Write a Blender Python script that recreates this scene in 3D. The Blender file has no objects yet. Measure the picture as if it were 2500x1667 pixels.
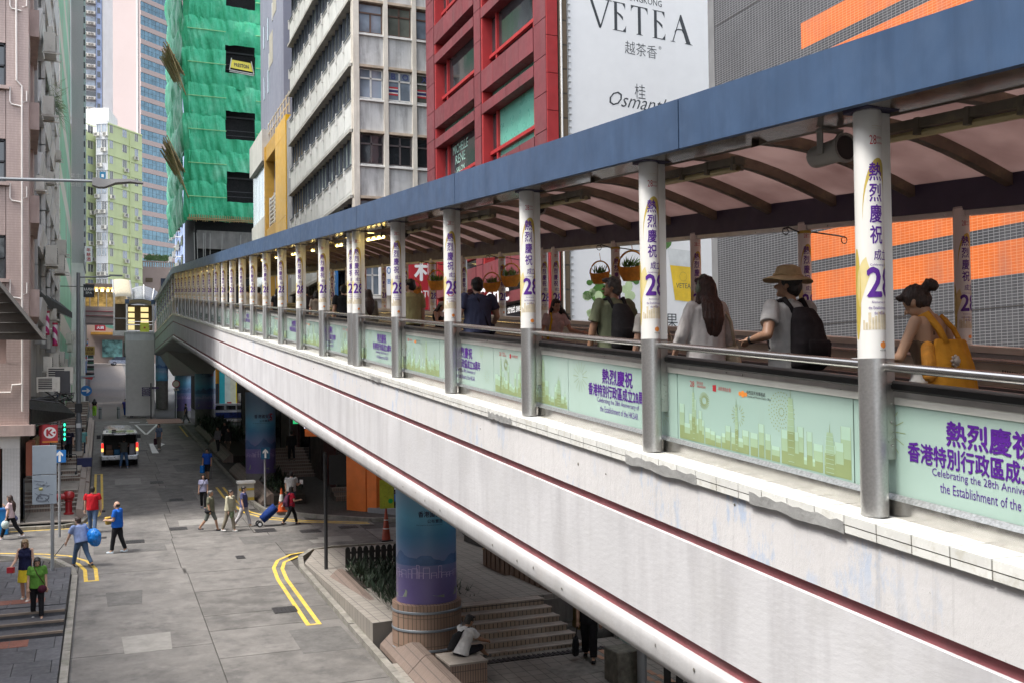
import bpy, math, random
from mathutils import Vector, Matrix, noise as mnoise
R=random.Random(7)
S=bpy.context.scene; C=S.collection
# ---------------- camera, world, sun, exposure ----------------
PIT,ROL,YAW=.0229,-.012,.3961
cy,sy,cp,sp=math.cos(YAW),math.sin(YAW),math.cos(PIT),math.sin(PIT)
fw=Vector((sy*cp,cy*cp,sp)); rt=Vector((cy,-sy,0)); upv=rt.cross(fw)
r2=math.cos(ROL)*rt+math.sin(ROL)*upv; u2=-math.sin(ROL)*rt+math.cos(ROL)*upv
cam=bpy.data.cameras.new('camera'); cam.sensor_width=36; cam.lens=34.56; cam.shift_y=.0247; cam.clip_start=.1; cam.clip_end=2000
co=bpy.data.objects.new('camera',cam); C.objects.link(co)
M=Matrix((r2,u2,-fw)).transposed().to_4x4(); co.matrix_world=M; S.camera=co
SUN=Vector((-.42,-.10,.90)).normalized()
w=bpy.data.worlds.new('World'); S.world=w; w.use_nodes=True; nt=w.node_tree
bg=nt.nodes['Background']; sk=nt.nodes.new('ShaderNodeTexSky'); sk.sky_type='NISHITA'; sk.sun_disc=False
sk.sun_elevation=math.asin(SUN.z); sk.sun_rotation=math.atan2(SUN.x,SUN.y); sk.air_density=1.0; sk.dust_density=2.5; sk.ozone_density=1.0
hs=nt.nodes.new('ShaderNodeHueSaturation'); hs.inputs['Saturation'].default_value=.38; nt.links.new(sk.outputs[0],hs.inputs['Color']); nt.links.new(hs.outputs[0],bg.inputs[0]); bg.inputs[1].default_value=.15
sl=bpy.data.lights.new('sun','SUN'); sl.energy=1.5; sl.angle=math.radians(11); sl.color=(1,.96,.9)
so=bpy.data.objects.new('sun',sl); so.rotation_euler=(-SUN).to_track_quat('-Z','Y').to_euler(); so.location=(0,0,60); C.objects.link(so)
S.view_settings.view_transform='Standard'; S.view_settings.look='None'; S.view_settings.exposure=1.75; S.view_settings.gamma=1; S.view_settings.use_curve_mapping=False
S.cycles.max_bounces=8; S.cycles.diffuse_bounces=4; S.cycles.glossy_bounces=3; S.cycles.transmission_bounces=6; S.cycles.transparent_max_bounces=8
S.cycles.caustics_reflective=False; S.cycles.caustics_refractive=False; S.cycles.sample_clamp_indirect=6
try: S.cycles.use_denoising=True
except Exception: pass
# ---------------- materials ----------------
MATS={}
def srgb(r,g,b):
    f=lambda c:(c/255/12.92 if c<10.3 else ((c/255+.055)/1.055)**2.4)
    return (f(r),f(g),f(b))
def N(nt,t,**k):
    n=nt.nodes.new('ShaderNode'+t)
    for a,v in k.items(): setattr(n,a,v)
    return n
def newmat(name):
    m=bpy.data.materials.new(name); m.use_nodes=True
    return m,m.node_tree,m.node_tree.nodes['Principled BSDF']
def mix(nt,fac,a,b,mode='MIX'):
    n=N(nt,'MixRGB',blend_type=mode)
    for i,v in ((0,fac),(1,a),(2,b)):
        if hasattr(v,'is_linked'): nt.links.new(v,n.inputs[i])
        elif i==0: n.inputs[0].default_value=v
        else: n.inputs[i].default_value=(*v[:3],1)
    return n.outputs[0]
def ramp(nt,src,*st):
    n=N(nt,'ValToRGB'); e=n.color_ramp.elements
    while len(e)<len(st): e.new(.5)
    for x,(p,c) in zip(e,st): x.position=p; x.color=(*c,1) if len(c)==3 else c
    nt.links.new(src,n.inputs[0]); return n.outputs[0]
def coords(nt,scale=(1,1,1),rot=(0,0,0),src='Object'):
    t=N(nt,'TexCoord'); mp=N(nt,'Mapping'); mp.inputs['Scale'].default_value=scale; mp.inputs['Rotation'].default_value=rot
    nt.links.new(t.outputs[src],mp.inputs[0]); return mp.outputs[0]
def noi(nt,vec,scale,detail=4,rough=.55):
    n=N(nt,'TexNoise'); n.inputs['Scale'].default_value=scale; n.inputs['Detail'].default_value=detail; n.inputs['Roughness'].default_value=rough
    nt.links.new(vec,n.inputs['Vector']); return n.outputs['Fac']
def bumpn(nt,b,h,strength,dist=.02):
    n=N(nt,'Bump'); n.inputs['Strength'].default_value=strength; n.inputs['Distance'].default_value=dist
    nt.links.new(h,n.inputs['Height']); nt.links.new(n.outputs[0],b.inputs['Normal'])
def mat(name,col,rough=.6,metal=0.,var=.12,scale=2.5,bump=0.,bscale=40.,streak=None,emit=None,spots=None,spec=.5,coat=0,bstretch=(1,1,1),island=0):
    if name in MATS: return MATS[name]
    m,nt,b=newmat(name); MATS[name]=m
    v=coords(nt); n=noi(nt,v,scale)
    lo=tuple(c*(1-var) for c in col); hi=tuple(min(1,c*(1+var)) for c in col)
    c=ramp(nt,n,(.3,lo),(.7,hi))
    if island:
        g=N(nt,'ObjectInfo'); c=mix(nt,1,c,ramp(nt,g.outputs['Random'],(0,(1-island,)*3),(1,(1,)*3)),'MULTIPLY')
    if streak:
        sc,amt,s=streak; n2=noi(nt,coords(nt,(s,s,s*.13)),1,5,.65)
        f=ramp(nt,n2,(.46,(0,0,0)),(.68,(amt,)*3)); c=mix(nt,f,c,sc)
    if spots:
        sc,amt,s=spots; f=ramp(nt,noi(nt,v,s,6,.7),(.52,(0,0,0)),(.66,(amt,)*3)); c=mix(nt,f,c,sc)
    nt.links.new(c,b.inputs['Base Color'])
    rr=ramp(nt,noi(nt,v,scale*3,3),(.3,(max(.03,rough*.8),)*3),(.7,(min(1,rough*1.15),)*3)); nt.links.new(rr,b.inputs['Roughness'])
    b.inputs['Metallic'].default_value=metal; b.inputs['Specular IOR Level'].default_value=spec; b.inputs['Coat Weight'].default_value=coat
    if bump: bumpn(nt,b,noi(nt,coords(nt,bstretch),bscale,5,.6),bump)
    if emit: b.inputs['Emission Color'].default_value=(*emit[0],1); b.inputs['Emission Strength'].default_value=emit[1]
    return m
def tilemat(name,c1,c2,mort,w,h,axis='YZ',msize=.008,rough=.3,off=0.,var=.1,bands=None,dirt=None,bump=.4):
    """small tiles: w x h metres laid on the plane `axis` of the object's own coordinates"""
    if name in MATS: return MATS[name]
    m,nt,b=newmat(name); MATS[name]=m
    t=N(nt,'TexCoord'); s=N(nt,'SeparateXYZ'); nt.links.new(t.outputs['Object'],s.inputs[0]); cb=N(nt,'CombineXYZ')
    nt.links.new(s.outputs['XYZ'.index(axis[0])],cb.inputs[0]); nt.links.new(s.outputs['XYZ'.index(axis[1])],cb.inputs[1])
    br=N(nt,'TexBrick'); br.offset=off; nt.links.new(cb.outputs[0],br.inputs['Vector'])
    br.inputs['Scale'].default_value=1; br.inputs['Brick Width'].default_value=w; br.inputs['Row Height'].default_value=h; br.inputs['Mortar Size'].default_value=msize; br.inputs['Mortar Smooth'].default_value=.1
    br.inputs['Color1'].default_value=(*c1,1); br.inputs['Color2'].default_value=(*c2,1); br.inputs['Mortar'].default_value=(*mort,1)
    col=br.outputs['Color']
    if bands:
        oc1,oc2,om,lims=bands
        b2=N(nt,'TexBrick'); b2.offset=off; nt.links.new(cb.outputs[0],b2.inputs['Vector'])
        for q in ('Scale','Brick Width','Row Height','Mortar Size','Mortar Smooth'): b2.inputs[q].default_value=br.inputs[q].default_value
        b2.inputs['Color1'].default_value=(*oc1,1); b2.inputs['Color2'].default_value=(*oc2,1); b2.inputs['Mortar'].default_value=(*om,1)
        tot=None
        for (y1,z0,z1) in lims:
            a=N(nt,'Math',operation='GREATER_THAN'); nt.links.new(s.outputs[2],a.inputs[0]); a.inputs[1].default_value=z0
            d=N(nt,'Math',operation='LESS_THAN'); nt.links.new(s.outputs[2],d.inputs[0]); d.inputs[1].default_value=z1
            e=N(nt,'Math',operation='LESS_THAN'); nt.links.new(s.outputs[1],e.inputs[0]); e.inputs[1].default_value=y1
            p=N(nt,'Math',operation='MULTIPLY'); nt.links.new(a.outputs[0],p.inputs[0]); nt.links.new(d.outputs[0],p.inputs[1])
            q=N(nt,'Math',operation='MULTIPLY'); nt.links.new(p.outputs[0],q.inputs[0]); nt.links.new(e.outputs[0],q.inputs[1])
            if tot is None: tot=q.outputs[0]
            else:
                mx=N(nt,'Math',operation='MAXIMUM'); nt.links.new(tot,mx.inputs[0]); nt.links.new(q.outputs[0],mx.inputs[1]); tot=mx.outputs[0]
        col=mix(nt,tot,col,b2.outputs['Color'])
    f=ramp(nt,noi(nt,coords(nt),1.3,5,.6),(.3,(1-var,)*3),(.7,(1,)*3)); col=mix(nt,1,col,f,'MULTIPLY')
    if dirt: col=mix(nt,ramp(nt,noi(nt,coords(nt,(1.2,1.2,.25)),1,6,.7),(.5,(0,0,0)),(.72,(dirt[1],)*3)),col,dirt[0])
    nt.links.new(col,b.inputs['Base Color']); b.inputs['Roughness'].default_value=rough
    if bump:
        inv=N(nt,'Math',operation='SUBTRACT'); inv.inputs[0].default_value=1; nt.links.new(br.outputs['Fac'],inv.inputs[1]); bumpn(nt,b,inv.outputs[0],bump,.004)
    return m
def glassmat(name,col,rough=.06,metal=0.,var=.3,spec=1.0):
    """dark window pane that mirrors the street; a faint wobble and grime"""
    if name in MATS: return MATS[name]
    m,nt,b=newmat(name); MATS[name]=m
    v=coords(nt); g=N(nt,'ObjectInfo'); c=ramp(nt,noi(nt,v,.9,3),(.35,tuple(x*(1-var) for x in col)),(.65,tuple(min(1,x*(1+var)) for x in col)))
    nt.links.new(c,b.inputs['Base Color']); b.inputs['Roughness'].default_value=rough; b.inputs['Metallic'].default_value=metal; b.inputs['Specular IOR Level'].default_value=spec
    bumpn(nt,b,noi(nt,v,1.1,2),.08,.05); return m
# ---------------- mesh helpers ----------------
class MB:
    def __init__(s): s.v=[]; s.f=[]; s.m=[]
    def add(s,vs,fs,m=0):
        o=len(s.v); s.v+= [tuple(p) for p in vs]; s.f+=[tuple(i+o for i in f) for f in fs]; s.m+=[m]*len(fs); return s
    def box(s,x0,x1,y0,y1,z0,z1,m=0,zf=None):
        vs=[(x,y,z) for x in (x0,x1) for y in (y0,y1) for z in (z0,z1)]
        if zf: vs=[(x,y,z+zf(y)) for x,y,z in vs]
        return s.add(vs,[(0,1,3,2),(4,6,7,5),(0,4,5,1),(2,3,7,6),(0,2,6,4),(1,5,7,3)],m)
    def quad(s,a,b,c,d,m=0): return s.add([a,b,c,d],[(0,1,2,3)],m)
    def poly(s,pts,th,m=0):
        """flat polygon given by its top points, th thick downwards"""
        n=len(pts); lo=[(x,y,z-th) for x,y,z in pts]
        return s.add(list(pts)+lo,[tuple(range(n)),tuple(range(2*n-1,n-1,-1))]+[(i,n+i,n+(i+1)%n,(i+1)%n) for i in range(n)],m)
    def run(s,prof,ys,zf=None,m=0,caps=True,closed=True):
        """profile (x,z) carried along Y through the stations ys"""
        n=len(prof); zf=zf or (lambda y:0); o=len(s.v)
        for y in ys: s.v+=[(x,y,z+zf(y)) for x,z in prof]
        k=n if closed else n-1
        for j in range(len(ys)-1):
            for i in range(k):
                a=o+j*n+i; b_=o+j*n+(i+1)%n; s.f.append((a,b_,b_+n,a+n)); s.m.append(m)
        if caps and closed:
            s.f.append(tuple(o+i for i in range(n))[::-1]); s.f.append(tuple(o+(len(ys)-1)*n+i for i in range(n))); s.m+=[m,m]
        return s
    def tube(s,pts,r,n=8,m=0,caps=True):
        pts=[Vector(p) for p in pts]; rs=r if isinstance(r,(list,tuple)) else [r]*len(pts); o=len(s.v)
        for i,p in enumerate(pts):
            d=(pts[min(i+1,len(pts)-1)]-pts[max(i-1,0)]).normalized()
            a=Vector((0,0,1)) if abs(d.z)<.9 else Vector((1,0,0)); e1=d.cross(a).normalized(); e2=d.cross(e1)
            for j in range(n):
                t=2*math.pi*j/n; q=p+(e1*math.cos(t)+e2*math.sin(t))*rs[i]; s.v.append(tuple(q))
        for i in range(len(pts)-1):
            for j in range(n):
                a=o+i*n+j; b_=o+i*n+(j+1)%n; s.f.append((a,b_,b_+n,a+n)); s.m.append(m)
        if caps:
            s.f.append(tuple(o+j for j in range(n))[::-1]); s.f.append(tuple(o+(len(pts)-1)*n+j for j in range(n))); s.m+=[m,m]
        return s
    def lathe(s,prof,cx=0,cy=0,n=16,m=0,a0=0,a1=2*math.pi):
        full=abs(a1-a0-2*math.pi)<1e-6; k=n if full else n+1; o=len(s.v)
        for r,z in prof:
            for j in range(k):
                t=a0+(a1-a0)*j/n; s.v.append((cx+r*math.cos(t),cy+r*math.sin(t),z))
        for i in range(len(prof)-1):
            for j in range(n):
                a=o+i*k+j; b_=o+i*k+(j+1)%k; s.f.append((a,b_,b_+k,a+k)); s.m.append(m)
        return s
    def ball(s,c,r,n=8,m=0):
        r=r if isinstance(r,(tuple,list)) else (r,)*3; o=len(s.v); h=n//2+1
        for i in range(1,h):
            p=math.pi*i/h
            for j in range(n):
                t=2*math.pi*j/n; s.v.append((c[0]+r[0]*math.sin(p)*math.cos(t),c[1]+r[1]*math.sin(p)*math.sin(t),c[2]+r[2]*math.cos(p)))
        top=len(s.v); s.v.append((c[0],c[1],c[2]+r[2])); s.v.append((c[0],c[1],c[2]-r[2]))
        for i in range(h-2):
            for j in range(n):
                a=o+i*n+j; b_=o+i*n+(j+1)%n; s.f.append((a,a+n,b_+n,b_)); s.m.append(m)
        for j in range(n):
            s.f.append((top,o+j,o+(j+1)%n)); s.f.append((top+1,o+(h-2)*n+(j+1)%n,o+(h-2)*n+j)); s.m+=[m,m]
        return s
    def mesh(s,name,mats,smooth=False):
        me=bpy.data.meshes.new(name); me.from_pydata(s.v,[],s.f)
        for m in (mats if isinstance(mats,(list,tuple)) else [mats]): me.materials.append(m)
        me.polygons.foreach_set('material_index',s.m)
        if smooth:
            me.polygons.foreach_set('use_smooth',[True]*len(s.f))
            if smooth!='all':
                try: me.set_sharp_from_angle(angle=math.radians(40))
                except Exception: pass
        me.update(); return me
    def build(s,name,mats,parent=None,smooth=False,**k): return put(name,s.mesh(name,mats,smooth),parent,**k)
def put(name,me,parent=None,loc=None,rz=0,**props):
    o=bpy.data.objects.new(name,me); C.objects.link(o)
    if parent is not None: o.parent=parent
    if loc is not None: o.location=loc
    if rz: o.rotation_euler=(0,0,rz)
    for a,v in props.items():
        if v is not None: o[a]=v
    return o
def thing(name,label,category,loc=(0,0,0),rz=0,group=None): return put(name,None,None,loc,rz,label=label,category=category,group=group)
def tag(o,label,category,group=None):
    o['label']=label; o['category']=category
    if group: o['group']=group
    return o
def struct(o): o['kind']='structure'; return o
def copytree(o,parent=None):
    c=o.copy(); C.objects.link(c); c.parent=parent
    for ch in list(o.children): copytree(ch,c)
    return c
BEV={}
def bevel(o,w=.01,seg=2):
    b=o.modifiers.new('bevel','BEVEL'); b.width=w; b.segments=seg; b.limit_method='ANGLE'; b.angle_limit=math.radians(35); return o
# ---------------- lettering ----------------
TX={}
WORK=bpy.data.scenes.new('workbench')
def evalmesh(o):
    '''evaluate one loose object in an otherwise empty scene, so that the big scene is not re-evaluated each time'''
    WORK.collection.objects.link(o); vl=WORK.view_layers[0]; vl.update(); dg=vl.depsgraph
    with bpy.context.temp_override(scene=WORK,view_layer=vl):
        dg=bpy.context.evaluated_depsgraph_get(); m=bpy.data.meshes.new_from_object(o.evaluated_get(dg))
    WORK.collection.objects.unlink(o); return m
def textverts(body,bold=0.,space=1.,line=1.):
    k=(body,bold,space,line)
    if k in TX: return TX[k]
    c=bpy.data.curves.new('lettering','FONT'); c.body=body; c.offset=bold; c.align_x='CENTER'; c.align_y='CENTER'; c.space_character=space; c.space_line=line; c.resolution_u=2
    o=bpy.data.objects.new('lettering',c); me=evalmesh(o)
    vs=[tuple(v.co) for v in me.vertices]; fs=[tuple(p.vertices) for p in me.polygons]
    bpy.data.objects.remove(o); bpy.data.curves.remove(c); bpy.data.meshes.remove(me)
    if vs:
        xs=[v[0] for v in vs]; ys=[v[1] for v in vs]; cx=(min(xs)+max(xs))/2; cyy=(min(ys)+max(ys))/2
        vs=[(x-cx,y-cyy,0) for x,y,z in vs]
    TX[k]=(vs,fs); return TX[k]
def HEAVY(b): return ((0,0),) if b<=.009 else ((b,0),(-b,0),(0,b*.8),(0,-b*.8))
def letter(mb,body,org,ux,uy,size,m=0,bold=0.,width=None,space=1.,line=1.,sx=1.,height=None):
    """write body on a plane: org centre, ux/uy unit directions, size = letter height in metres"""
    vs,fs=textverts(body,min(bold,0),space,line); org=Vector(org); ux=Vector(ux); uy=Vector(uy)
    w=max(v[0] for v in vs)-min(v[0] for v in vs); h=max(v[1] for v in vs)-min(v[1] for v in vs)
    s=size
    if height: s=height/h
    kx=sx*s if width is None else width/w
    nz=ux.cross(uy).normalized()*.0003
    for i,(dx,dy) in enumerate(HEAVY(bold)): mb.add([org+ux*((v[0]+dx)*kx)+uy*((v[1]+dy)*s)+nz*i for v in vs],fs,m)
    return mb
def sliced(vs,fs,step):
    """cut a flat mesh (u,v) into narrow upright strips so that it can follow a curved surface"""
    import bmesh
    bm=bmesh.new(); bv=[bm.verts.new((v[0],v[1],0)) for v in vs]
    for f in fs:
        try: bm.faces.new([bv[i] for i in f])
        except ValueError: pass
    xs=[v[0] for v in vs]; x=math.floor(min(xs)/step)*step+step
    while x<max(xs):
        bmesh.ops.bisect_plane(bm,geom=bm.verts[:]+bm.edges[:]+bm.faces[:],plane_co=(x,0,0),plane_no=(1,0,0)); x+=step
    bm.verts.index_update(); o=[tuple(v.co) for v in bm.verts],[tuple(v.index for v in f.verts) for f in bm.faces]; bm.free(); return o
def wrapletter(mb,body,cx,cyy,r,ang,z,size,m=0,bold=0.,width=None,height=None):
    """write body round a vertical cylinder, centred at angle ang"""
    vs,fs=textverts(body,min(bold,0)); w=max(v[0] for v in vs)-min(v[0] for v in vs); h=max(v[1] for v in vs)-min(v[1] for v in vs)
    s=height/h if height else size; kx=s if width is None else width/w
    key=(body,'cut',bold,round(kx/r,3))
    if key not in TX: TX[key]=sliced(vs,fs,.2*r/kx)
    vs,fs=TX[key]
    for i,(dx,dy) in enumerate(HEAVY(bold)):
        q=r+.0002*i; mb.add([(cx+q*math.cos(ang+(x+dx)*kx/r),cyy+q*math.sin(ang+(x+dx)*kx/r),z+(y+dy)*s) for x,y,_ in vs],fs,m)
    return mb
def wrapdisc(mb,cf,rad,n,m,a0=0,a1=6.283,sx=1.):
    pts=[(rad*sx*math.cos(a0+(a1-a0)*i/n),rad*math.sin(a0+(a1-a0)*i/n)) for i in range(n)]; vs,fs=sliced(pts,[tuple(range(n))],.015); mb.add([cf(x,y) for x,y,_ in vs],fs,m)
def disc(mb,cfun,rad,n=20,m=0,r0=0.,a0=0,a1=2*math.pi,sx=1.):
    """flat disc or ring sector; cfun maps (u,v) to a point"""
    o=len(mb.v)
    for i in range(n+1):
        t=a0+(a1-a0)*i/n; mb.v.append(tuple(cfun(r0*math.cos(t)*sx,r0*math.sin(t)))); mb.v.append(tuple(cfun(rad*math.cos(t)*sx,rad*math.sin(t))))
    for i in range(n): mb.f.append((o+2*i,o+2*i+1,o+2*i+3,o+2*i+2)); mb.m.append(m)
    return mb
def gz(y): return -7.2+.0546*y if y<108 else -7.2+.0546*108+.09*(y-108)
# ---------------- the covered walkway ----------------
SL=.0964; YK=69.5; YE=96.
def wz(y): return SL*min(y,YK)
ys=[-3,YK,YE]
white_conc=mat('painted_concrete',(.60,.575,.575),.75,var=.10,scale=.9,bump=.25,bscale=14,streak=((.36,.44,.60),.75,3.4),spots=((.50,.45,.43),.5,6),bstretch=(1,1,.5))
def flaking(name,base,flake,amt):
    m,nt,b=newmat(name); v=coords(nt); c=ramp(nt,noi(nt,v,.8,5,.6),(.3,tuple(x*.92 for x in base)),(.7,tuple(min(1,x*1.05) for x in base)))
    reg=ramp(nt,noi(nt,v,.7,3),(.42,(0,0,0)),(.60,(1,1,1))); fl=ramp(nt,noi(nt,coords(nt,(5,5,1.7)),1,8,.72),(.53,(0,0,0)),(.60,(1,1,1)))
    fac=mix(nt,1,reg,fl,'MULTIPLY'); fac=mix(nt,1,fac,(amt,)*3,'MULTIPLY'); c=mix(nt,fac,c,flake)
    dr=ramp(nt,noi(nt,coords(nt,(11,11,.5)),1,6,.7),(.55,(0,0,0)),(.75,(.5,)*3)); c=mix(nt,dr,c,tuple(x*.6 for x in base))
    sp=ramp(nt,noi(nt,coords(nt,(3,3,2)),6,7,.75),(.66,(0,0,0)),(.72,(.7,)*3)); c=mix(nt,sp,c,(.16,.14,.12)); nt.links.new(c,b.inputs['Base Color']); b.inputs['Roughness'].default_value=.75
    bumpn(nt,b,noi(nt,coords(nt,(1,1,.6)),9,8,.7),.35,.02); return m
white_conc=flaking('flaking_parapet_paint',(.66,.645,.64),(.42,.52,.68),.75)
white_conc2=mat('painted_concrete_plain',(.60,.595,.605),.7,var=.09,scale=.7,bump=.12,bscale=26,streak=((.42,.41,.42),.6,2.2),spots=((.50,.49,.48),.35,1.5),bstretch=(1,.4,1))
maroon=mat('maroon_paint',(.30,.085,.095),.55,var=.25,scale=3,streak=((.2,.1,.1),.5,3))
coptile=mat('white_glazed_tile',(.78,.78,.74),.25,var=.05,scale=6,spots=((.5,.47,.38),.5,7),island=.12)
grout=mat('dark_grout',(.13,.12,.10),.9)
steel=mat('brushed_steel',(.48,.46,.44),.34,.95,var=.12,scale=5,bump=.12,bscale=60,bstretch=(1,1,8))
steel2=mat('polished_steel',(.62,.60,.57),.2,1.,var=.06,scale=4)
sleeve=mat('speckled_steel_sleeve',(.46,.45,.44),.40,.85,var=.10,scale=60,bump=.06,bscale=150)
blue=mat('blue_fascia_paint',(.050,.092,.172),.42,var=.16,scale=1.5,streak=((.03,.056,.108),.45,6),spots=((.07,.115,.195),.25,3),bump=.04,bscale=90)
bluedk=mat('navy_beam_paint',(.055,.048,.092),.5,var=.15,scale=2)
wrapm=mat('white_vinyl_wrap',(.76,.75,.72),.38,var=.04,scale=2,streak=((.66,.62,.52),.45,4))
gold=mat('gold_print',(.50,.38,.07),.5,var=.2,scale=5); goldpale=mat('pale_gold_print',(.68,.58,.28),.5,var=.15,scale=6)
violet=mat('violet_print',(.085,.012,.24),.5,var=.05); red=mat('red_print',(.45,.03,.04),.5,var=.05); beige=mat('beige_print',(.60,.52,.36),.6,var=.15,scale=30)
orangep=mat('orange_print',(.78,.27,.05),.5,var=.05); olive=mat('olive_print',(.23,.29,.13),.5,var=.05); olive2=mat('pale_olive_print',(.30,.42,.27),.5,var=.05); olive3=mat('faint_olive_print',(.36,.52,.41),.5,var=.03)
blackp=mat('black_print',(.02,.02,.025),.5,var=.05); rubber=mat('black_rubber',(.012,.012,.013),.4,var=.1)
walk=thing('covered_walkway','long covered escalator walkway on white parapet with navy roof edge and printed columns','walkway')
def P(mb,name,ms,smooth=False,par=walk,**k): return mb.build(name,ms,par,smooth,**k)
# parapet
mb=MB(); mb.run([(4.45,-1.43),(4.45,-1.858),(4.60,-1.858),(4.60,-1.43)],ys,wz); P(mb,'parapet_band',[white_conc])
mb=MB(); mb.run([(4.45,-1.945),(4.45,-2.738),(4.60,-2.738),(4.60,-1.945)],ys,wz); P(mb,'parapet_band',[white_conc2])
for a,b in ((-1.858,-1.945),(-2.738,-2.846)):
    mb=MB(); mb.run([(4.49,a),(4.49,b),(4.598,b),(4.598,a)],ys,wz); P(mb,'groove_strip',[maroon])
nose=[(4.45,-2.846),(4.428,-2.853),(4.416,-2.87),(4.410,-2.92),(4.410,-3.02),(4.424,-3.07),(4.455,-3.105),(4.52,-3.13),(4.62,-3.15),(6.0,-3.42),(8.2,-3.42),(9.3,-3.1),(9.35,-.38),(9.02,-.38),(9.02,-1.62),(6.05,-1.62),(6.05,-1.45),(4.78,-1.45),(4.598,-1.45),(4.598,-2.846)]
mb=MB(); mb.run(nose,ys,wz); P(mb,'deck_beam',[mat('worn_nose_concrete',(.47,.465,.465),.75,var=.1,scale=1.1,bump=.15,bscale=22,streak=((.36,.35,.35),.6,2.2),spots=((.42,.40,.38),.45,3))],True)
# coping tiles
mb=MB(); mb.run([(4.428,-1.328),(4.428,-1.43),(4.78,-1.45),(4.78,-1.328)],ys,wz); P(mb,'coping_bed',[grout])
T=.285
def copmesh(n,y0):
    mb=MB()
    for i in range(n):
        a=y0+i*T; mb.box(4.42,4.57,a+.006,a+T-.006,-1.378,-1.319,0,wz); mb.box(4.422,4.46,a+.006,a+T-.006,-1.432,-1.386,0,wz); mb.box(4.575,4.72,a+.006,a+T-.006,-1.37,-1.3205,0,wz)
    return mb
y=2.2; k=0
while y<19.9:
    for lo,hi,z0,z1 in ((4.42,4.57,-1.378,-1.319),(4.422,4.46,-1.432,-1.386)):
        mb=MB(); mb.box(lo,hi,y+.005,y+T-.005,z0,z1,0,wz); o=P(mb,'coping_tile',[coptile]); 
    mb=MB(); mb.box(4.575,4.72,y+.005,y+T-.005,-1.37,-1.3205,0,wz); P(mb,'coping_tile',[coptile]); y+=T
n=int((YK-y)/T); o=P(copmesh(n,y),'coping_tile',[coptile],kind='stuff'); y+=n*T
o=P(copmesh(int((YE-y)/T),y),'coping_tile',[coptile],kind='stuff'); o=P(copmesh(18,-3),'coping_tile',[coptile],kind='stuff')
# flaking render sheets peeling over the coping edge
peel=mat('peeling_waterproof_sheet',(.33,.33,.32),.55,var=.2,scale=5,bump=.3,bscale=20)
for a,b in ((5.05,6.05),(6.75,7.9),(10.6,11.35),(16.4,17.1)):
    mb=MB(); n=16; top=[];bot=[]
    for i in range(n+1):
        t=a+(b-a)*i/n; j=.012*math.sin(i*2.1)+R.uniform(-.008,.008)
        top.append((4.416+R.uniform(-.003,.002),t,-1.362+j*.7+wz(t))); bot.append((4.419+R.uniform(-.004,.001),t,-1.440+.008*math.sin(i*.7)+R.uniform(-.005,.005)+wz(t)))
    for i in range(n): mb.quad(top[i],top[i+1],bot[i+1],bot[i]); 
    P(mb,'peeling_sheet',[peel]).modifiers.new('thickness','SOLIDIFY').thickness=.0015
# chips and bolt holes on the parapet
mb=MB()
for i in range(46):
    yy=3.2+i*.62+R.uniform(-.2,.2); zz=R.choice((-1.5,-1.62,-2.93,-2.96,-2.97)); x=4.449 if zz>-2 else 4.402
    mb.ball((x,yy,zz+wz(yy)),(.004,R.uniform(.006,.016),R.uniform(.006,.02)),6)
P(mb,'chip',[grout],kind='stuff')
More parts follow.
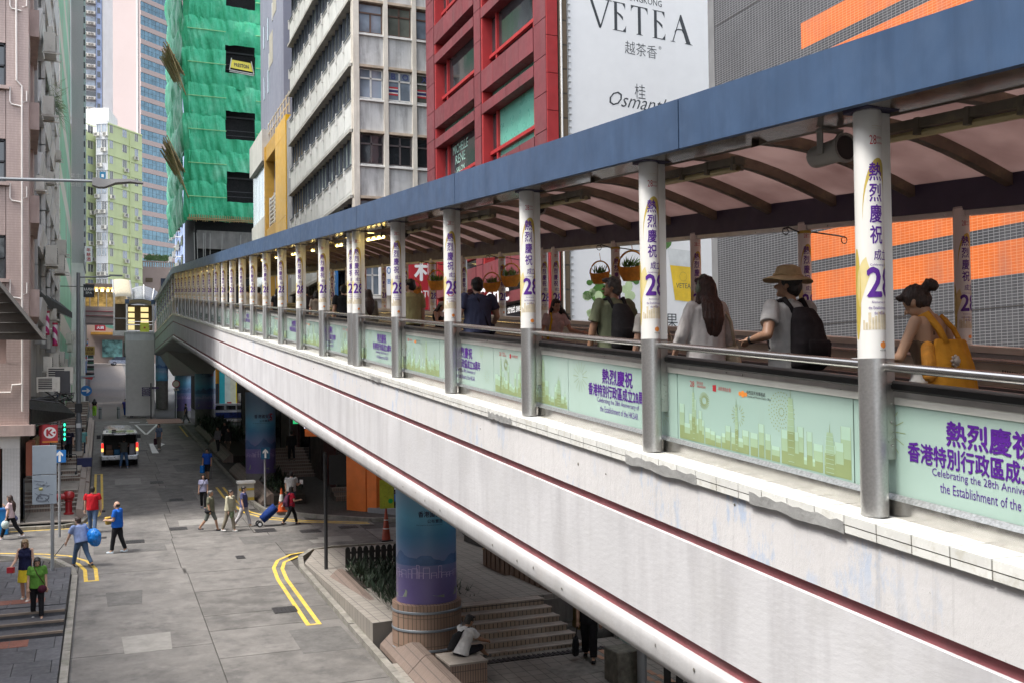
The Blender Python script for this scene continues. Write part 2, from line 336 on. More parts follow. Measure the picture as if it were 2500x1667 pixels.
# columns: steel sleeve, printed wrap, lettering, bracket post
H=2.625
def colmeshes(h,sl,dz,rot,full=True):
    a=math.radians(-105+rot); r=.088
    base=MB().lathe([(.0,0),(.087,0),(.087,sl),(.0855,sl),(.0855,h)],n=24) if sl else MB().lathe([(.084,0),(.084,h)],n=24)
    wr=MB().lathe([(.086,sl+.0),(r,sl),(r,h-.02),(.086,h-.02)],n=28)
    cf=lambda rr,zc,ac:(lambda u,v:(rr*math.cos(ac+u/rr),rr*math.sin(ac+u/rr),zc+v))
    L=MB(); z0=h+dz
    wrapdisc(L,cf(.0883,z0-.70,a+.30),.37,34,1,0,6.283,.30); wrapdisc(L,cf(.0886,z0-.76,a+.10),.345,34,7,0,6.283,.27)
    wrapdisc(L,cf(.0884,z0-1.16,a-.45),.20,16,2,1.2,4.0,.5); wrapdisc(L,cf(.0884,z0-1.05,a+1.15),.10,14,1,0,6.283,.5); wrapdisc(L,cf(.0884,z0-1.2,a-1.6),.30,14,1,0,6.283,.12)
    for i,ch in enumerate('熱烈慶祝'): wrapletter(L,ch,0,0,.0892,a+.05,z0-.42-i*.135,.12,0,.022,width=.085,height=.115)
    wrapletter(L,'成立',0,0,.0892,a+.42,z0-.955,.08,0,.012,width=.11,height=.068)
    wrapletter(L,'Celebrating the',0,0,.0892,a+.25,z0-1.02,.02,0,.005,width=.13,height=.018)
    wrapletter(L,'28',0,0,.0896,a+.44,z0-1.13,.15,0,.03,width=.20,height=.185)
    for i,t in enumerate(('Anniversary of','the Establishment of','the HKSAR')): wrapletter(L,t,0,0,.0892,a+.2,z0-1.26-i*.034,.02,0,.004,width=(.11,.15,.08)[i],height=.02)
    wrapletter(L,'28',0,0,.0892,a-.1,z0-.215,.07,3,.0,width=.045,height=.06); wrapletter(L,'周年紀念',0,0,.0892,a+.45,z0-.2,.03,3,0,width=.05,height=.016); wrapletter(L,'ANNIVERSARY',0,0,.0892,a+.45,z0-.235,.03,3,0,width=.06,height=.012)
    wrapletter(L,'中華人民共和國香港特別行政區成立',0,0,.0892,a+.3,z0-.125,.02,4,0,width=.085,height=.007); wrapletter(L,'The Hong Kong Special Administrative Region',0,0,.0892,a+.3,z0-.14,.02,4,0,width=.085,height=.006)
    q=sl+.18; x=-2.9
    while x<2.4:
        wd=R.uniform(.10,.28); hh=R.uniform(.03,.14); A=[(.0886*math.cos(x+e),.0886*math.sin(x+e)) for e in (0,wd*.8)]
        L.quad((*A[0],q),(*A[1],q),(*A[1],q+hh),(*A[0],q+hh),4); x+=wd
    for e in (-.16,0,.16): disc(L,cf(.0892,sl+.085,a+.45+e),.024 if e==0 else .017,8,5,0,0,6.283,.7)
    wrapletter(L,'中西區民政事務處',0,0,.0892,a+.45,sl+.05,.02,6,0,width=.06,height=.01)
    P_=MB().box(.082,.155,-.04,.045,.35 if sl else .05,h-.02,0)
    return (base.mesh('column',[sleeve],True),wr.mesh('printed_wrap',[wrapm],True),L.mesh('lettering',[violet,gold,goldpale,red,beige,orangep,blackp,wrapm]),P_.mesh('bracket_post',[wrapm if 0 else wrapm]))
cm=colmeshes(H,1.012,0,0)
# posts are steel below, white above
pm=MB().box(.08,.152,-.04,.045,1.012,H-.02,0).mesh('bracket_post_cover',[wrapm]); ps=MB().box(.08,.152,-.038,.043,.36,1.010,0).box(.152,.158,-.02,.02,.75,.9,0)
for q in (.45,.6,.72,.85,.95): ps.ball((.118,-.04,q),.008,6)
ps=ps.mesh('bracket_post',[steel],True)
ns=MB(); cf=lambda u,v:(.0895*math.cos(math.radians(-103)+u/.0895),.0895*math.sin(math.radians(-103)+u/.0895),1.42+v)
disc(ns,cf,.055,20,0,.045); disc(ns,lambda u,v:cf((u-v)*.7,(u+v)*.7+0),.05,4,0,0,-.12,.12); disc(ns,lambda u,v:cf((u-v)*.7,(u+v)*.7),.05,4,0,0,math.pi-.12,math.pi+.12); disc(ns,lambda u,v:cf(u,v),.018,6,1,0,0,6.283,1.6)
ns=ns.mesh('no_smoking_sticker',[red,blackp])
colY=[-.565,2.2]+[4.965+2.765*i for i in range(6)]+[19.23+2.765*i for i in range(19)]+[72.2,75,77.8,80.6,83.4,86.2,89,91.8]
for i,yy in enumerate(colY):
    c=put('column',cm[0],walk,(4.6,yy,wz(yy)-1.319)); 
    put('printed_wrap',cm[1],c); put('lettering',cm[2],c); put('bracket_post',ps,c); put('post_cover',pm,c)
    if i in (5,10,14,18): put('no_smoking_sticker',ns,c)
    if i<17: put('column_collar',MB().box(-.10,.17,-.11,.11,H-.012,H+.06).mesh('column_collar',[bluedk]) if i==0 else bpy.data.meshes['column_collar'],c)
HF=1.58; cf2=colmeshes(HF,0.,.02,-8); ba=MB().lathe([(.094,HF-.16),(.094,HF-.12)],n=20); ba=ba.mesh('steel_band',[gold],True)
bk=MB(); bk.tube([(-.08,0,HF-.14),(-.36,-.1,HF-.1),(-.46,-.12,HF-.13)],.011,6).tube([(.06,-.08,HF-.14),(.3,-.35,HF-.22),(.36,-.42,HF-.25)],.011,6)
for c_ in ((-.42,-.12,HF-.16),(.34,-.42,HF-.29)): bk.tube([(c_[0]+.05*math.cos(t*.7),c_[1],c_[2]+.05*math.sin(t*.7)) for t in range(10)],.007,5)
bk=bk.mesh('basket_hook',[rubber],True); farY=[2.9,5.66,8.43,11.17,13.92,16.68,19.4,20.0,22.5,25.25,28,30.8,33.5,36.3,39,41.8,44.6]
for i,yy in enumerate(farY):
    c=put('column',cf2[0],walk,(9.17,yy,wz(yy)-.36)); put('printed_wrap',cf2[1],c); put('lettering',cf2[2],c)
    if i in (3,5,8,10): put('steel_band',ba,c); put('basket_hook',bk,c)
# roof edge panels, soffit, back beam, ribs, roof sheets
fy=[-3,1.37,6.9,12.45,17.95,23.5,29,34.5,40,45.5,51,56.5,62,YK]
for a,b in zip(fy,fy[1:]):
    mb=MB(); mb.run([(4.40,1.713),(4.40,1.300),(4.44,1.294),(4.44,1.719)],[a+.009,b-.009],wz); P(mb,'fascia_panel',[blue])
mb=MB(); mb.run([(4.40,1.713),(4.40,1.300),(4.44,1.294),(4.44,1.719)],[YK+.01,YE],wz); P(mb,'fascia_panel',[blue])
mb=MB(); mb.run([(4.442,1.70),(4.442,1.31),(4.60,1.308),(4.84,1.308),(4.84,1.35),(4.70,1.36),(4.70,1.70)],ys,wz); P(mb,'front_beam',[steel2])
mb=MB(); mb.run([(4.84,1.305),(4.84,1.345),(4.98,1.42),(5.0,1.41),(4.87,1.30)],ys,wz); P(mb,'gutter_edge',[mat('dull_steel',(.33,.30,.26),.45,.6,var=.2)])
mb=MB(); mb.run([(9.12,1.66),(9.12,1.185),(9.26,1.185),(9.26,1.66)],ys,wz); P(mb,'rear_beam',[bluedk])
mb=MB(); mb.run([(9.14,1.183),(9.14,1.12),(9.24,1.12),(9.24,1.183)],ys,wz); P(mb,'rear_gutter',[steel])
def arch(x): t=(x-4.75)/(9.12-4.75); return 1.40+.13*t+.52*math.sin(math.pi*t)
ribm=mat('dusty_rib_steel',(.20,.165,.125),.55,.4,var=.25,scale=4,spots=((.32,.29,.16),.5,6))
rib=MB(); xs=[4.75+i*(9.12-4.75)/14 for i in range(15)]
for a,b in zip(xs,xs[1:]):
    for y0,y1 in ((-.05,.05),):
        rib.add([(a,y0,arch(a)-.13),(a,y1,arch(a)-.13),(b,y1,arch(b)-.13),(b,y0,arch(b)-.13),(a,y0,arch(a)+.0),(a,y1,arch(a)+.0),(b,y1,arch(b)+.0),(b,y0,arch(b)+.0)],[(0,3,2,1),(4,5,6,7),(0,4,7,3),(1,2,6,5)])
rib=rib.mesh('roof_rib',[ribm],True)
m,nt,b=newmat('pink_roof_sheet'); tr=N(nt,'BsdfTranslucent'); df=N(nt,'BsdfDiffuse'); df.inputs[0].default_value=(.24,.17,.16,1)
nn=ramp(nt,noi(nt,coords(nt),1.2,5),(.3,(.27,.205,.195)),(.7,(.39,.315,.30))); nt.links.new(nn,tr.inputs[0]); ms=N(nt,'MixShader'); ms.inputs[0].default_value=.22
nt.links.new(tr.outputs[0],ms.inputs[1]); nt.links.new(df.outputs[0],ms.inputs[2]); nt.links.new(ms.outputs[0],nt.nodes['Material Output'].inputs[0]); roofm=m
bay=1.3825
for i in range(-2,66):
    yy=4.965+(i-3)*bay
    if yy>YE: break
    put('roof_rib',rib,walk,(0,yy,wz(yy)))
    if yy<YK-1.4:
        mb=MB(); mb.run([(x,arch(x)+.01) for x in xs]+[(x,arch(x)+.022) for x in xs[::-1]],[yy+.012,yy+bay-.012],wz); P(mb,'roof_sheet',[roofm],True)
mb=MB(); mb.run([(x,arch(x)+.01) for x in xs]+[(x,arch(x)+.022) for x in xs[::-1]],[YK-1,YE],wz); P(mb,'roof_sheet',[mat('grey_roof_metal',(.30,.30,.31),.5,.3,var=.1)],True)
# fluorescent battens and loudspeakers under the front beam
bat=MB().box(-.05,.05,-.62,.62,-.03,.03,0).tube([(0,-.6,-.062),(0,.6,-.062)],.026,8,1)
for q in (-.58,-.2,.2,.58): bat.box(-.055,.055,q-.02,q+.02,-.075,.035,0)
tubem=mat('yellowed_tube_cover',(.55,.45,.24),.4,var=.1); lit=mat('lit_tube',(1,.85,.4),.5,emit=((1,.74,.24),3.2))
bat1=bat.mesh('light_batten',[ribm,tubem],True); bat2=bat.mesh('light_batten',[ribm,lit],True)
hornm=mat('grey_speaker_plastic',(.34,.32,.29),.5,var=.08)
hn=MB().lathe([(.0,-.17),(.075,-.17),(.08,-.15),(.085,.12),(.105,.14),(.105,.17),(.088,.17),(.07,.0),(.0,.0)],n=20); hv=[(x,-z,y_) for x,y_,z in hn.v]; hn.v=hv
hn.box(-.095,-.085,-.03,.03,-.02,.16).box(.085,.095,-.03,.03,-.02,.16).box(-.1,.1,-.03,.03,.15,.17); hm=hn.mesh('loudspeaker',[hornm],True); hi=MB().lathe([(0,.0),(.085,.0)],n=16); hi.v=[(x,-z-.16,y_) for x,y_,z in hi.v]; him=hi.mesh('speaker_mouth',[rubber])
slope=math.atan(SL)
for i in range(0,24):
    yy=4.6+2.765*i-.02
    o=put('light_batten',bat1 if i<5 else bat2,walk,(4.88,yy,wz(yy)+1.215)); o.rotation_euler=(slope,0,0)
for yy in (5.62,10.9,16.55,20.6,23.6):
    o=put('loudspeaker',hm,walk,(4.86,yy,wz(yy)+1.135)); put('speaker_mouth',him,o)
for i in range(8,24):
    yy=4.965+2.765*i+.7
    for xx in (6.2,7.6):
        mb=MB(); mb.box(xx-.45,xx+.45,yy-.05,yy+.05,arch(xx)-.06,arch(xx)-.03,0,wz); P(mb,'roof_light',[lit])
# handrail between columns
cz=[c for c in colY if c<YK]
mb=MB()
for a,b in zip(cz,cz[1:]): mb.tube([(4.645,a+.06,wz(a+.06)-.352),(4.645,b-.06,wz(b-.06)-.352)],.031,10)
P(mb,'handrail',[steel2],True)
mb=MB().tube([(4.645,YK+.3,wz(99)-.352),(4.645,YE-1,wz(99)-.352)],.031,8); P(mb,'handrail',[steel2],True)
# printed glass balustrade
m,nt,b=newmat('mint_printed_glass'); v=coords(nt); c=ramp(nt,noi(nt,v,.5,2),(.3,(.33,.47,.41)),(.7,(.43,.56,.50)))
c=mix(nt,ramp(nt,noi(nt,coords(nt,(6,6,1.2)),1,5,.7),(.55,(0,0,0)),(.75,(.35,)*3)),c,(.33,.44,.37)); nt.links.new(c,b.inputs['Base Color']); b.inputs['Roughness'].default_value=.14; b.inputs['Coat Weight'].default_value=.4; mint=m
def pz(y,z): return (4.749,y,z+wz(y))
def ring(mb,y,z,n,r0,r1,w,m=0):
    for i in range(n):
        t=2*math.pi*i/n; c_,s_=math.cos(t),math.sin(t)
        mb.quad(*[pz(y+c_*r-s_*ww,z+s_*r+c_*ww) for r,ww in ((r0,-w),(r1,-w),(r1,w),(r0,w))],m)
def dots(mb,y,z,rr,m=0):
    for k,r in enumerate(rr):
        n=12+4*k
        for i in range(n):
            t=2*math.pi*(i+.5*k)/n; q=.005; a,b_=y+r*math.cos(t),z+r*math.sin(t); mb.quad(pz(a-q,b_-q),pz(a+q,b_-q),pz(a+q,b_+q),pz(a-q,b_+q),m)
def skyline(mb,y0,y1,rs,k=1):
    """a printed skyline; Y grows to the left of the print"""
    zb=-1.165; yy=y0+.03; xq=4.7489
    def pz(y,z): return (xq,y,z+wz(y))
    while yy<y1-.05:
        xq-=.00004
        wd=rs.uniform(.03,.10); h=rs.uniform(.08,.30)
        if rs.random()<.2: h*=1.25
        for z_a,z_b,m in ((0,.38,1),(.38,.75,2),(.75,1,3)): mb.quad(pz(yy,zb+h*z_a),pz(yy+wd,zb+h*z_a),pz(yy+wd,zb+h*z_b),pz(yy,zb+h*z_b),m)
        for e in (0,wd): mb.quad(*[(xq-.00002,)+pz(yy+e+d,zb+q*h)[1:] for d,q in ((-.0018,0),(.0018,0),(.0018,1),(-.0018,1))],1)
        yy+=wd*rs.uniform(.7,1.3)
    for yt,wd,h in ((y0+.62,.085,.50),(y0+.19,.10,.30),(y1-.28,.05,.42),(y0+1.32,.045,.36)):
        for z_a,z_b,m in ((0,.5,1),(.5,1,2)): mb.quad(*[(4.7475,)+pz(yt+a,zb+h*q)[1:] for a,q in ((0,z_a),(wd,z_a),(wd*(1 if z_b<1 else .8),z_b),(wd*(0 if z_b<1 else .2),z_b))],m)
        mb.quad(*[(4.747,)+pz(yt+wd/2+a,zb+h*q)[1:] for a,q in ((-.003,1),(.003,1),(.001,1.2),(-.001,1.2))],1)
        for q in range(9): mb.quad(*[(4.7465,)+pz(yt+a,zb+h*(q+.5)/9.5+d)[1:] for a,d in ((0.01,0),(wd-.01,0),(wd-.01,.003),(.01,.003))],3)
uy_=Vector((0,-1,-SL)).normalized()
for i in range(30):
    y0=3.09+2.222*(i-1); y1=y0+2.222
    if y1>YK: break
    mb=MB(); mb.run([(4.75,-.60),(4.75,-1.18),(4.762,-1.18),(4.762,-.60)],[y0+.006,y1-.006],wz); pn=P(mb,'glass_panel',[mint])
    if i>16: continue
    L=MB(); yc=(y0+y1)/2; rs=random.Random(i)
    def wr(t,yy,zz,width,height,m,bold=0): letter(L,t,(4.7478,yy,zz+wz(yy)),uy_,(0,0,1),height,m,bold,width=width,height=height)
    if i%2:
        wr('熱烈慶祝',yc,-.73,.62,.15,0,.03); wr('香港特別行政區成立28周年',yc,-.885,1.25,.125,0,.03)
        if i<11: wr('Celebrating the 28th Anniversary of',yc,-.99,.86,.062,0,.008); wr('the Establishment of the HKSAR',yc-.02,-1.07,.78,.062,0,.008)
        ring(L,y1-.3,-.78,14,.05,.17,.0025,1); ring(L,y0+.25,-1.0,12,.04,.10,.002,1); ring(L,y0+.45,-.7,14,.03,.07,.004,2)
    else:
        skyline(L,y0,y1,rs); ring(L,y1-.42,-.80,26,.03,.075,.0035,1); ring(L,y1-.90,-.87,16,.05,.09,.003,1); dots(L,y1-1.45,-.78,(.03,.06,.09,.12,.15),1)
        wr('28',y1-.24,-.67,.07,.05,4); wr('周年紀念',y1-.36,-.655,.10,.028,4); wr('ANNIVERSARY',y1-.38,-.685,.14,.02,4); wr('政府資助計劃',y1-.72,-.675,.18,.034,4); L.quad(*[(4.748,)+pz(y1-.60+a,-.68+b_)[1:] for a,b_ in ((0,-.025),(.05,-.025),(.05,.025),(0,.03))],4)
        wr('中西區民政事務處',y1-1.14,-.67,.24,.032,6); wr('Central and Western District Office',y1-1.18,-.70,.30,.018,6)
        for e in (-.04,0,.04): disc(L,lambda u,v:(4.748,)+pz(y1-.97+e+u,-.69+v)[1:],.028 if e==0 else .018,8,5)
    L.build('panel_print',[violet,olive,olive2,olive3,red,orangep,blackp],pn)
for nm,prof,mm in (('panel_trim',[(4.744,-.548),(4.744,-.60),(4.77,-.60),(4.77,-.548)],mat('pale_trim',(.66,.66,.60),.6,.0)),('handrail_guide',[(4.738,-.49),(4.738,-.548),(4.80,-.548),(4.80,-.49)],steel),('rubber_handrail',[(4.715,-.462),(4.72,-.50),(4.74,-.515),(4.80,-.515),(4.82,-.50),(4.825,-.462),(4.80,-.445),(4.74,-.445)],rubber),
  ('panel_foot',[(4.735,-1.18),(4.705,-1.212),(4.80,-1.212),(4.80,-1.18)],mat('speckled_foot_rail',(.28,.29,.29),.4,.6,var=.3,scale=50)),('skirt_plate',[(4.70,-1.212),(4.70,-1.325),(4.80,-1.325),(4.80,-1.212)],steel2)):
    mb=MB(); mb.run(prof,[-3,YK-.3],wz); P(mb,nm,[mm])
# moving belt, inner balustrade, floor, rear wall inside
pal=tilemat('belt_pallet',(.07,.07,.075),(.06,.06,.06),(.02,.02,.02),.4,.01,'YX',.003,.4)
mb=MB(); mb.run([(4.80,-1.38),(4.80,-1.445),(5.98,-1.445),(5.98,-1.38)],[-3,YK],wz); P(mb,'moving_belt',[pal])
mb=MB(); mb.run([(6.0,-.62),(6.0,-1.44),(6.14,-1.61),(6.14,-.62)],[-3,YK],wz); P(mb,'inner_balustrade',[mat('dark_steel',(.24,.22,.21),.4,.6,var=.2)])
for z_,x_,r_ in ((-.576,6.07,.04),(-.70,5.97,.028)): 
    mb=MB().tube([(x_,-3,wz(-3)+z_),(x_,YK,wz(YK)+z_)],r_,10); P(mb,'inner_handrail',[rubber if r_>.03 else steel2],True)
mb=MB(); mb.run([(6.16,-1.55),(6.16,-1.612),(9.0,-1.612),(9.0,-1.55)],ys,wz); P(mb,'walkway_floor',[mat('grey_floor_tile',(.42,.41,.39),.7)])
cream=mat('cream_poster',(.60,.54,.44),.6,var=.1,scale=2)
mb=MB(); mb.run([(9.0,-.36),(9.0,-.43),(9.38,-.43),(9.38,-.36)],ys,wz); P(mb,'rear_coping',[mat('cream_ledge',(.80,.75,.66),.6,var=.08)])
mb=MB(); mb.run([(9.0,-.54),(9.0,-1.15),(9.018,-1.15),(9.018,-.54)],[-3,YK],wz); ip=P(mb,'inner_poster',[cream])
L=MB(); 
for t,yy,wd,hh in (('Subscription',10.9,.5,.07),('招租熱線',7.3,.4,.09),('製作',8.25,.14,.08),('活動',9.9,.2,.08),('業旺',13.2,.5,.14)): letter(L,t,(8.996,yy,wz(yy)-.62),uy_,(0,0,1),hh,0,.01,width=wd,height=hh)
for i in range(22): yy=7.75-i*.03; L.quad(*[(8.997,yy+a,wz(yy)+z_) for a,z_ in ((0,-.60-.002*i),(.016,-.60-.002*i),(.02,-.70),(.004,-.70))],0)
L.build('poster_print',[blackp],ip)
for z_ in (-.50,-.80): mb=MB().tube([(8.93,-3,wz(-3)+z_),(8.93,YK,wz(YK)+z_)],.024,8); P(mb,'rear_handrail',[steel2],True)
# level end of the walkway: landing stub, stair wall and lit ceiling
zl=wz(99)
mb=MB(); mb.box(1.98,4.40,92.9,96.0,zl-3.2,zl-1.33).box(2.0,4.395,93.1,93.3,-2.05,zl-3.2); P(mb,'landing_block',[white_conc2])
mb=MB(); mb.box(2.04,4.36,92.86,92.898,-1.9,zl-2.0).box(2.3,4.1,92.84,92.86,1.5,zl-2.3); P(mb,'stair_wall_panel',[mat('grey_render_panel',(.52,.49,.475),.8,var=.06)])
mb=MB(); mb.box(1.95,4.39,92.8,96,zl-1.33,zl-1.25).box(1.95,4.39,92.82,92.95,zl-1.25,zl-1.2); P(mb,'landing_slab',[white_conc])
mb=MB()
for x_ in (2.03,4.25): mb.box(x_,x_+.14,92.9,93.04,zl-1.25,zl+1.3)
P(mb,'landing_post',[steel])
mb=MB()
for z_ in (-.35,-.62,-1.15): mb.tube([(2.1,92.95,zl+z_),(4.3,92.95,zl+z_)],.03,6)
for i in range(20): mb.tube([(2.2+i*.105,92.95,zl-.62),(2.2+i*.105,92.95,zl-1.15)],.01,5)
P(mb,'landing_railing',[steel2])
mb=MB()
for i in range(13):
    t0=math.pi*i/13; t1=math.pi*(i+1)/13; mb.quad(*[(3.2-1.0*math.cos(t),y_,zl+1.28+.3*math.sin(t)) for t,y_ in ((t0,92.8),(t1,92.8),(t1,97),(t0,97))]); mb.quad(*[(3.2-1.04*math.cos(t),y_,zl+1.31+.33*math.sin(t)) for t,y_ in ((t0,92.78),(t1,92.78),(t1,97),(t0,97))])
P(mb,'landing_roof',[mat('pale_roof_edge',(.55,.53,.50),.6)])
cream_lit=mat('lit_cream_panel',(.6,.48,.22),.5,emit=((1,.78,.36),.32))
for i in range(5):
    for x0,x1 in ((2.25,2.78),(3.3,3.95)):
        mb=MB(); z_=zl+.98-i*.55; mb.box(x0,x1,94.2-i*.1,94.23-i*.1,z_-.34,z_+.06); P(mb,'lit_panel',[cream_lit])
mb=MB(); mb.box(2.1,4.3,95.2,95.3,zl-1.25,zl+1.3); P(mb,'stairwell_back',[mat('dark_brown_panel',(.09,.06,.03),.6)])
for x_ in (1.95,4.12): mb=MB().box(x_,x_+.34,92.7,93.1,zl+1.22,zl+1.6); P(mb,'roof_bracket',[blue])
mb=MB(); mb.box(3.2,3.95,92.8,92.83,zl-1.25,zl-.45).box(3.5,3.65,92.78,92.8,zl-.95,zl-.8,1); P(mb,'yellow_notice',[mat('lime_notice',(.72,.75,.08),.5),red])
# ---------------- ground, road, pavements ----------------
def V3(x,y,dz=0.): return (x,y,gz(y)+dz)
conc=mat('road_concrete',(.165,.155,.145),.85,var=.2,scale=1.1,bump=.6,bscale=30,bstretch=(1,7,1),spots=((.075,.072,.07),.6,1.3),streak=((.24,.225,.21),.5,1.6),island=.30)
dark=mat('dark_joint',(.055,.05,.045),.95)
yel=mat('road_yellow',(.62,.42,.06),.7,var=.2,scale=6,spots=((.30,.28,.25),.75,9)); whi=mat('road_white',(.68,.68,.66),.7,var=.1,scale=6,spots=((.3,.3,.3),.5,8))
kerbm=mat('kerb_stone',(.24,.225,.20),.9,var=.25,scale=3,spots=((.12,.13,.08),.6,4),island=.15)
gs=MB()
for a,b in ((-60,108),(108,420)):
    gs.quad((-90,a,gz(a)-.06),(90,a,gz(a)-.06),(90,b,gz(b)-.06),(-90,b,gz(b)-.06))
struct(gs.build('ground',[mat('ground_asphalt',(.10,.10,.10),.95)]))
road=MB(); 
for a,b in ((-30,92),): road.quad((-1.2,a,gz(a)-.03),(20,a,gz(a)-.03),(20,b,gz(b)-.03),(-1.2,b,gz(b)-.03))
road.quad((-40,35.5,gz(35.5)-.029),(-1.2,33,gz(33)-.029),(-1.2,40.6,gz(40.6)-.029),(-40,40.8,gz(40.8)-.029))
road=struct(road.build('road',[dark]))
def slab(pts,par=road,m=conc,name='concrete_slab',dz=0.,th=.05):
    g=.012; cx=sum(p[0] for p in pts)/len(pts); cyy=sum(p[1] for p in pts)/len(pts)
    q=[(x+(g if x<cx else -g),y+(g if y<cyy else -g)) for x,y in pts]; mb=MB(); mb.poly([V3(x,y,dz) for x,y in q],th); return mb.build(name,[m],par)
lane1=[-30,-22,-14,-8,-1,6,12,18.2,21.2,24.2,32.4]; lane2=[-30,-20,-12,-5,3,10,16,20.5,23,25.2,26.6,29.2,31.6]
for a,b in zip(lane1,lane1[1:]): slab([(-.66,a),(2.42,a),(2.42,b),(-.66,b)])
for a,b in zip(lane2,lane2[1:]): slab([(2.42,a),(5.66,a),(5.66,b),(2.42,b)])
for x0,x1,ya,yb in ((-.66,2.3,32.4,37.2),(2.3,5.66,31.6,37.3),(5.66,9.2,33.3,37.4),(9.2,13,33.3,36.6),(13,19,33.3,36.2),(-4.2,-.66,33,37),(-4.2,-.66,37,40.6),(-9,-4.2,35.4,40.6),(-.66,2.35,37.2,38.7),(-.66,2.35,38.7,42.5),(2.35,5.2,37.3,42.5),(5.2,7.5,37.4,41.5),(7.5,9.8,37.4,39)): slab([(x0,ya),(x1,ya),(x1,yb),(x0,yb)])
lr=[42.5,47,50.5,55,60.2,66,72,78,84,90.5]
for i,(a,b) in enumerate(zip(lr,lr[1:])):
    xr=6.0+max(0,(b-50))*.028; q=2.6+.25*(i%2); slab([(-.47,a),(q,a),(q,b),(-.47,b)]); slab([(q,a),(xr,a),(xr,b),(q,b)])
# upper paved lane
pav=tilemat('lane_brick_paving',(.215,.185,.165),(.18,.155,.14),(.12,.11,.10),.22,.11,'XY',.012,.85,.5,dirt=((.22,.19,.165),.4))
mb=MB()
for a,b in ((90.5,108),(108,240)): mb.quad((-1.25,a,gz(a)),(4.6 if a<100 else 3.3,a,gz(a)),(3.3,b,gz(b)),(-1.6,b,gz(b)))
lane=struct(mb.build('paved_lane',[pav]))
slab([(3.6,86.5),(6.4,86.5),(6.4,91.2),(3.6,91.2)],road,mat('red_brick_pavers',(.36,.22,.17),.8,var=.2,scale=8),'brick_apron',.03)
# kerbs
def strip(mb,pts,w,dz,th=.004,m=0,side=0.):
    pts=[Vector((p[0],p[1],0)) for p in pts]; L=[];Rr=[]
    for i,p in enumerate(pts):
        d=(pts[min(i+1,len(pts)-1)]-pts[max(i-1,0)]).normalized(); n=Vector((-d.y,d.x,0)); a=p+n*(w/2+side); b=p-n*(w/2-side); L.append(a);Rr.append(b)
    for i in range(len(pts)-1):
        q=[L[i],L[i+1],Rr[i+1],Rr[i]]
        mb.poly([V3(v.x,v.y,dz) for v in q][::-1],th,m)
    return mb
def kerb(pts,h=.13,w=.16,name='kerb_stone'):
    out=[]
    for a,b in zip(pts,pts[1:]):
        L=math.dist(a,b); n=max(1,round(L/.95))
        for i in range(n):
            p=[(a[0]+(b[0]-a[0])*t,a[1]+(b[1]-a[1])*t) for t in ((i+.008)/n,(i+.992)/n)]; mb=MB(); strip(mb,p,w,h+R.uniform(-.006,.006),h+.05); o=mb.build(name,[kerbm],kroot); out.append(o)
kroot=struct(MB().box(-60,-59,0,1,-12,-11).build('kerb',[kerbm])); 
kerb([(-.73,-6),(-.73,32.0)]); kerb([(-.73,32.0),(-.86,33.2),(-1.25,34.3),(-1.9,35.05),(-3.0,35.7),(-6,36)])
kerb([(-8,40.72),(-1.3,40.62),(-.72,41.1),(-.55,42.2)])
kerb([(5.74,-6),(5.74,30.8)]); kerb([(5.74,30.8),(5.95,32.2),(6.5,33.2),(7.2,33.45),(11,33.2),(19,33)])
kerb([(6.1,84),(6.08,50),(6.05,44.0),(6.2,42.0),(6.7,40.9),(8,39.6),(9.8,38.1),(13,37.0),(19,36.6)])
# painted lines
mk=MB()
for p in ([(-3.09,36.6),(-1.76,36.0),(-.95,35.4),(-.42,34.4),(-.17,33.2),(-.12,31.55)],[(-3.05,36.2),(-1.8,35.6),(-1.1,35.0),(-.68,34.1),(-.47,33.1),(-.42,31.55)],[(9.49,33.62),(7.84,33.58),(6.62,33.5),(5.8,33.15),(5.25,32.4),(4.97,31.4),(4.85,29.9),(4.78,24.85)],[(7.76,33.22),(6.78,33.15),(5.98,32.8),(5.42,32.1),(5.2,31.2),(5.1,29.8),(5.06,24.85)],
  [(.02,55.8),(.03,44.9),(-.08,43.1),(-.45,41.5),(-1.09,40.4),(-3.42,40.48)],[(-.27,55.8),(-.25,45.0),(-.36,43.6),(-.7,42.1),(-1.2,41.0)],[(9.63,37.9),(7.38,39.1),(6.3,40.2),(5.65,41.9),(5.4,46.1),(5.4,49.1)],[(9.63,37.6),(7.3,38.8),(6.1,39.9),(5.4,41.8),(5.1,46.1),(5.1,49.1)],[(5.83,83.7),(5.78,74.8)],[(6.2,84.8),(6.12,75)]):
    strip(mk,p,.11,.006)
for p in ([(-.12,31.6),(-.42,31.6)],[(4.78,24.9),(5.06,24.9)],[(.02,55.7),(-.27,55.7)]): strip(mk,p,.1,.007)
mk.build('yellow_line',[yel],road)
mk=MB(); strip(mk,[(2.5,86),(4.3,86)],.35,.006); strip(mk,[(4.22,85.7),(3.08,77.3)],.17,.007); strip(mk,[(2.6,85.7),(3.04,77.3)],.17,.0065)
mk.poly([V3(*p,.006) for p in ((2.9,64.8),(3.3,64.8),(3.22,70),(2.98,70.6))],.004); mk.poly([V3(*p,.0065) for p in ((3.0,70.6),(3.2,69.6),(3.6,69.6),(3.6,70.6))],.004); mk.poly([V3(*p,.007) for p in ((3.55,68.4),(3.95,70),(3.55,71.8))],.004)
strip(mk,[(2.2,88.6),(3.0,88.6)],.3,.006); strip(mk,[(3.5,88.3),(4.4,88.3)],.3,.006); strip(mk,[(4.9,87.9),(5.7,87.9)],.3,.006)
mk.build('white_marking',[whi],road)
iron=mat('cast_iron_grate',(.05,.048,.05),.6,.5,var=.3,scale=30,bump=.8,bscale=70)
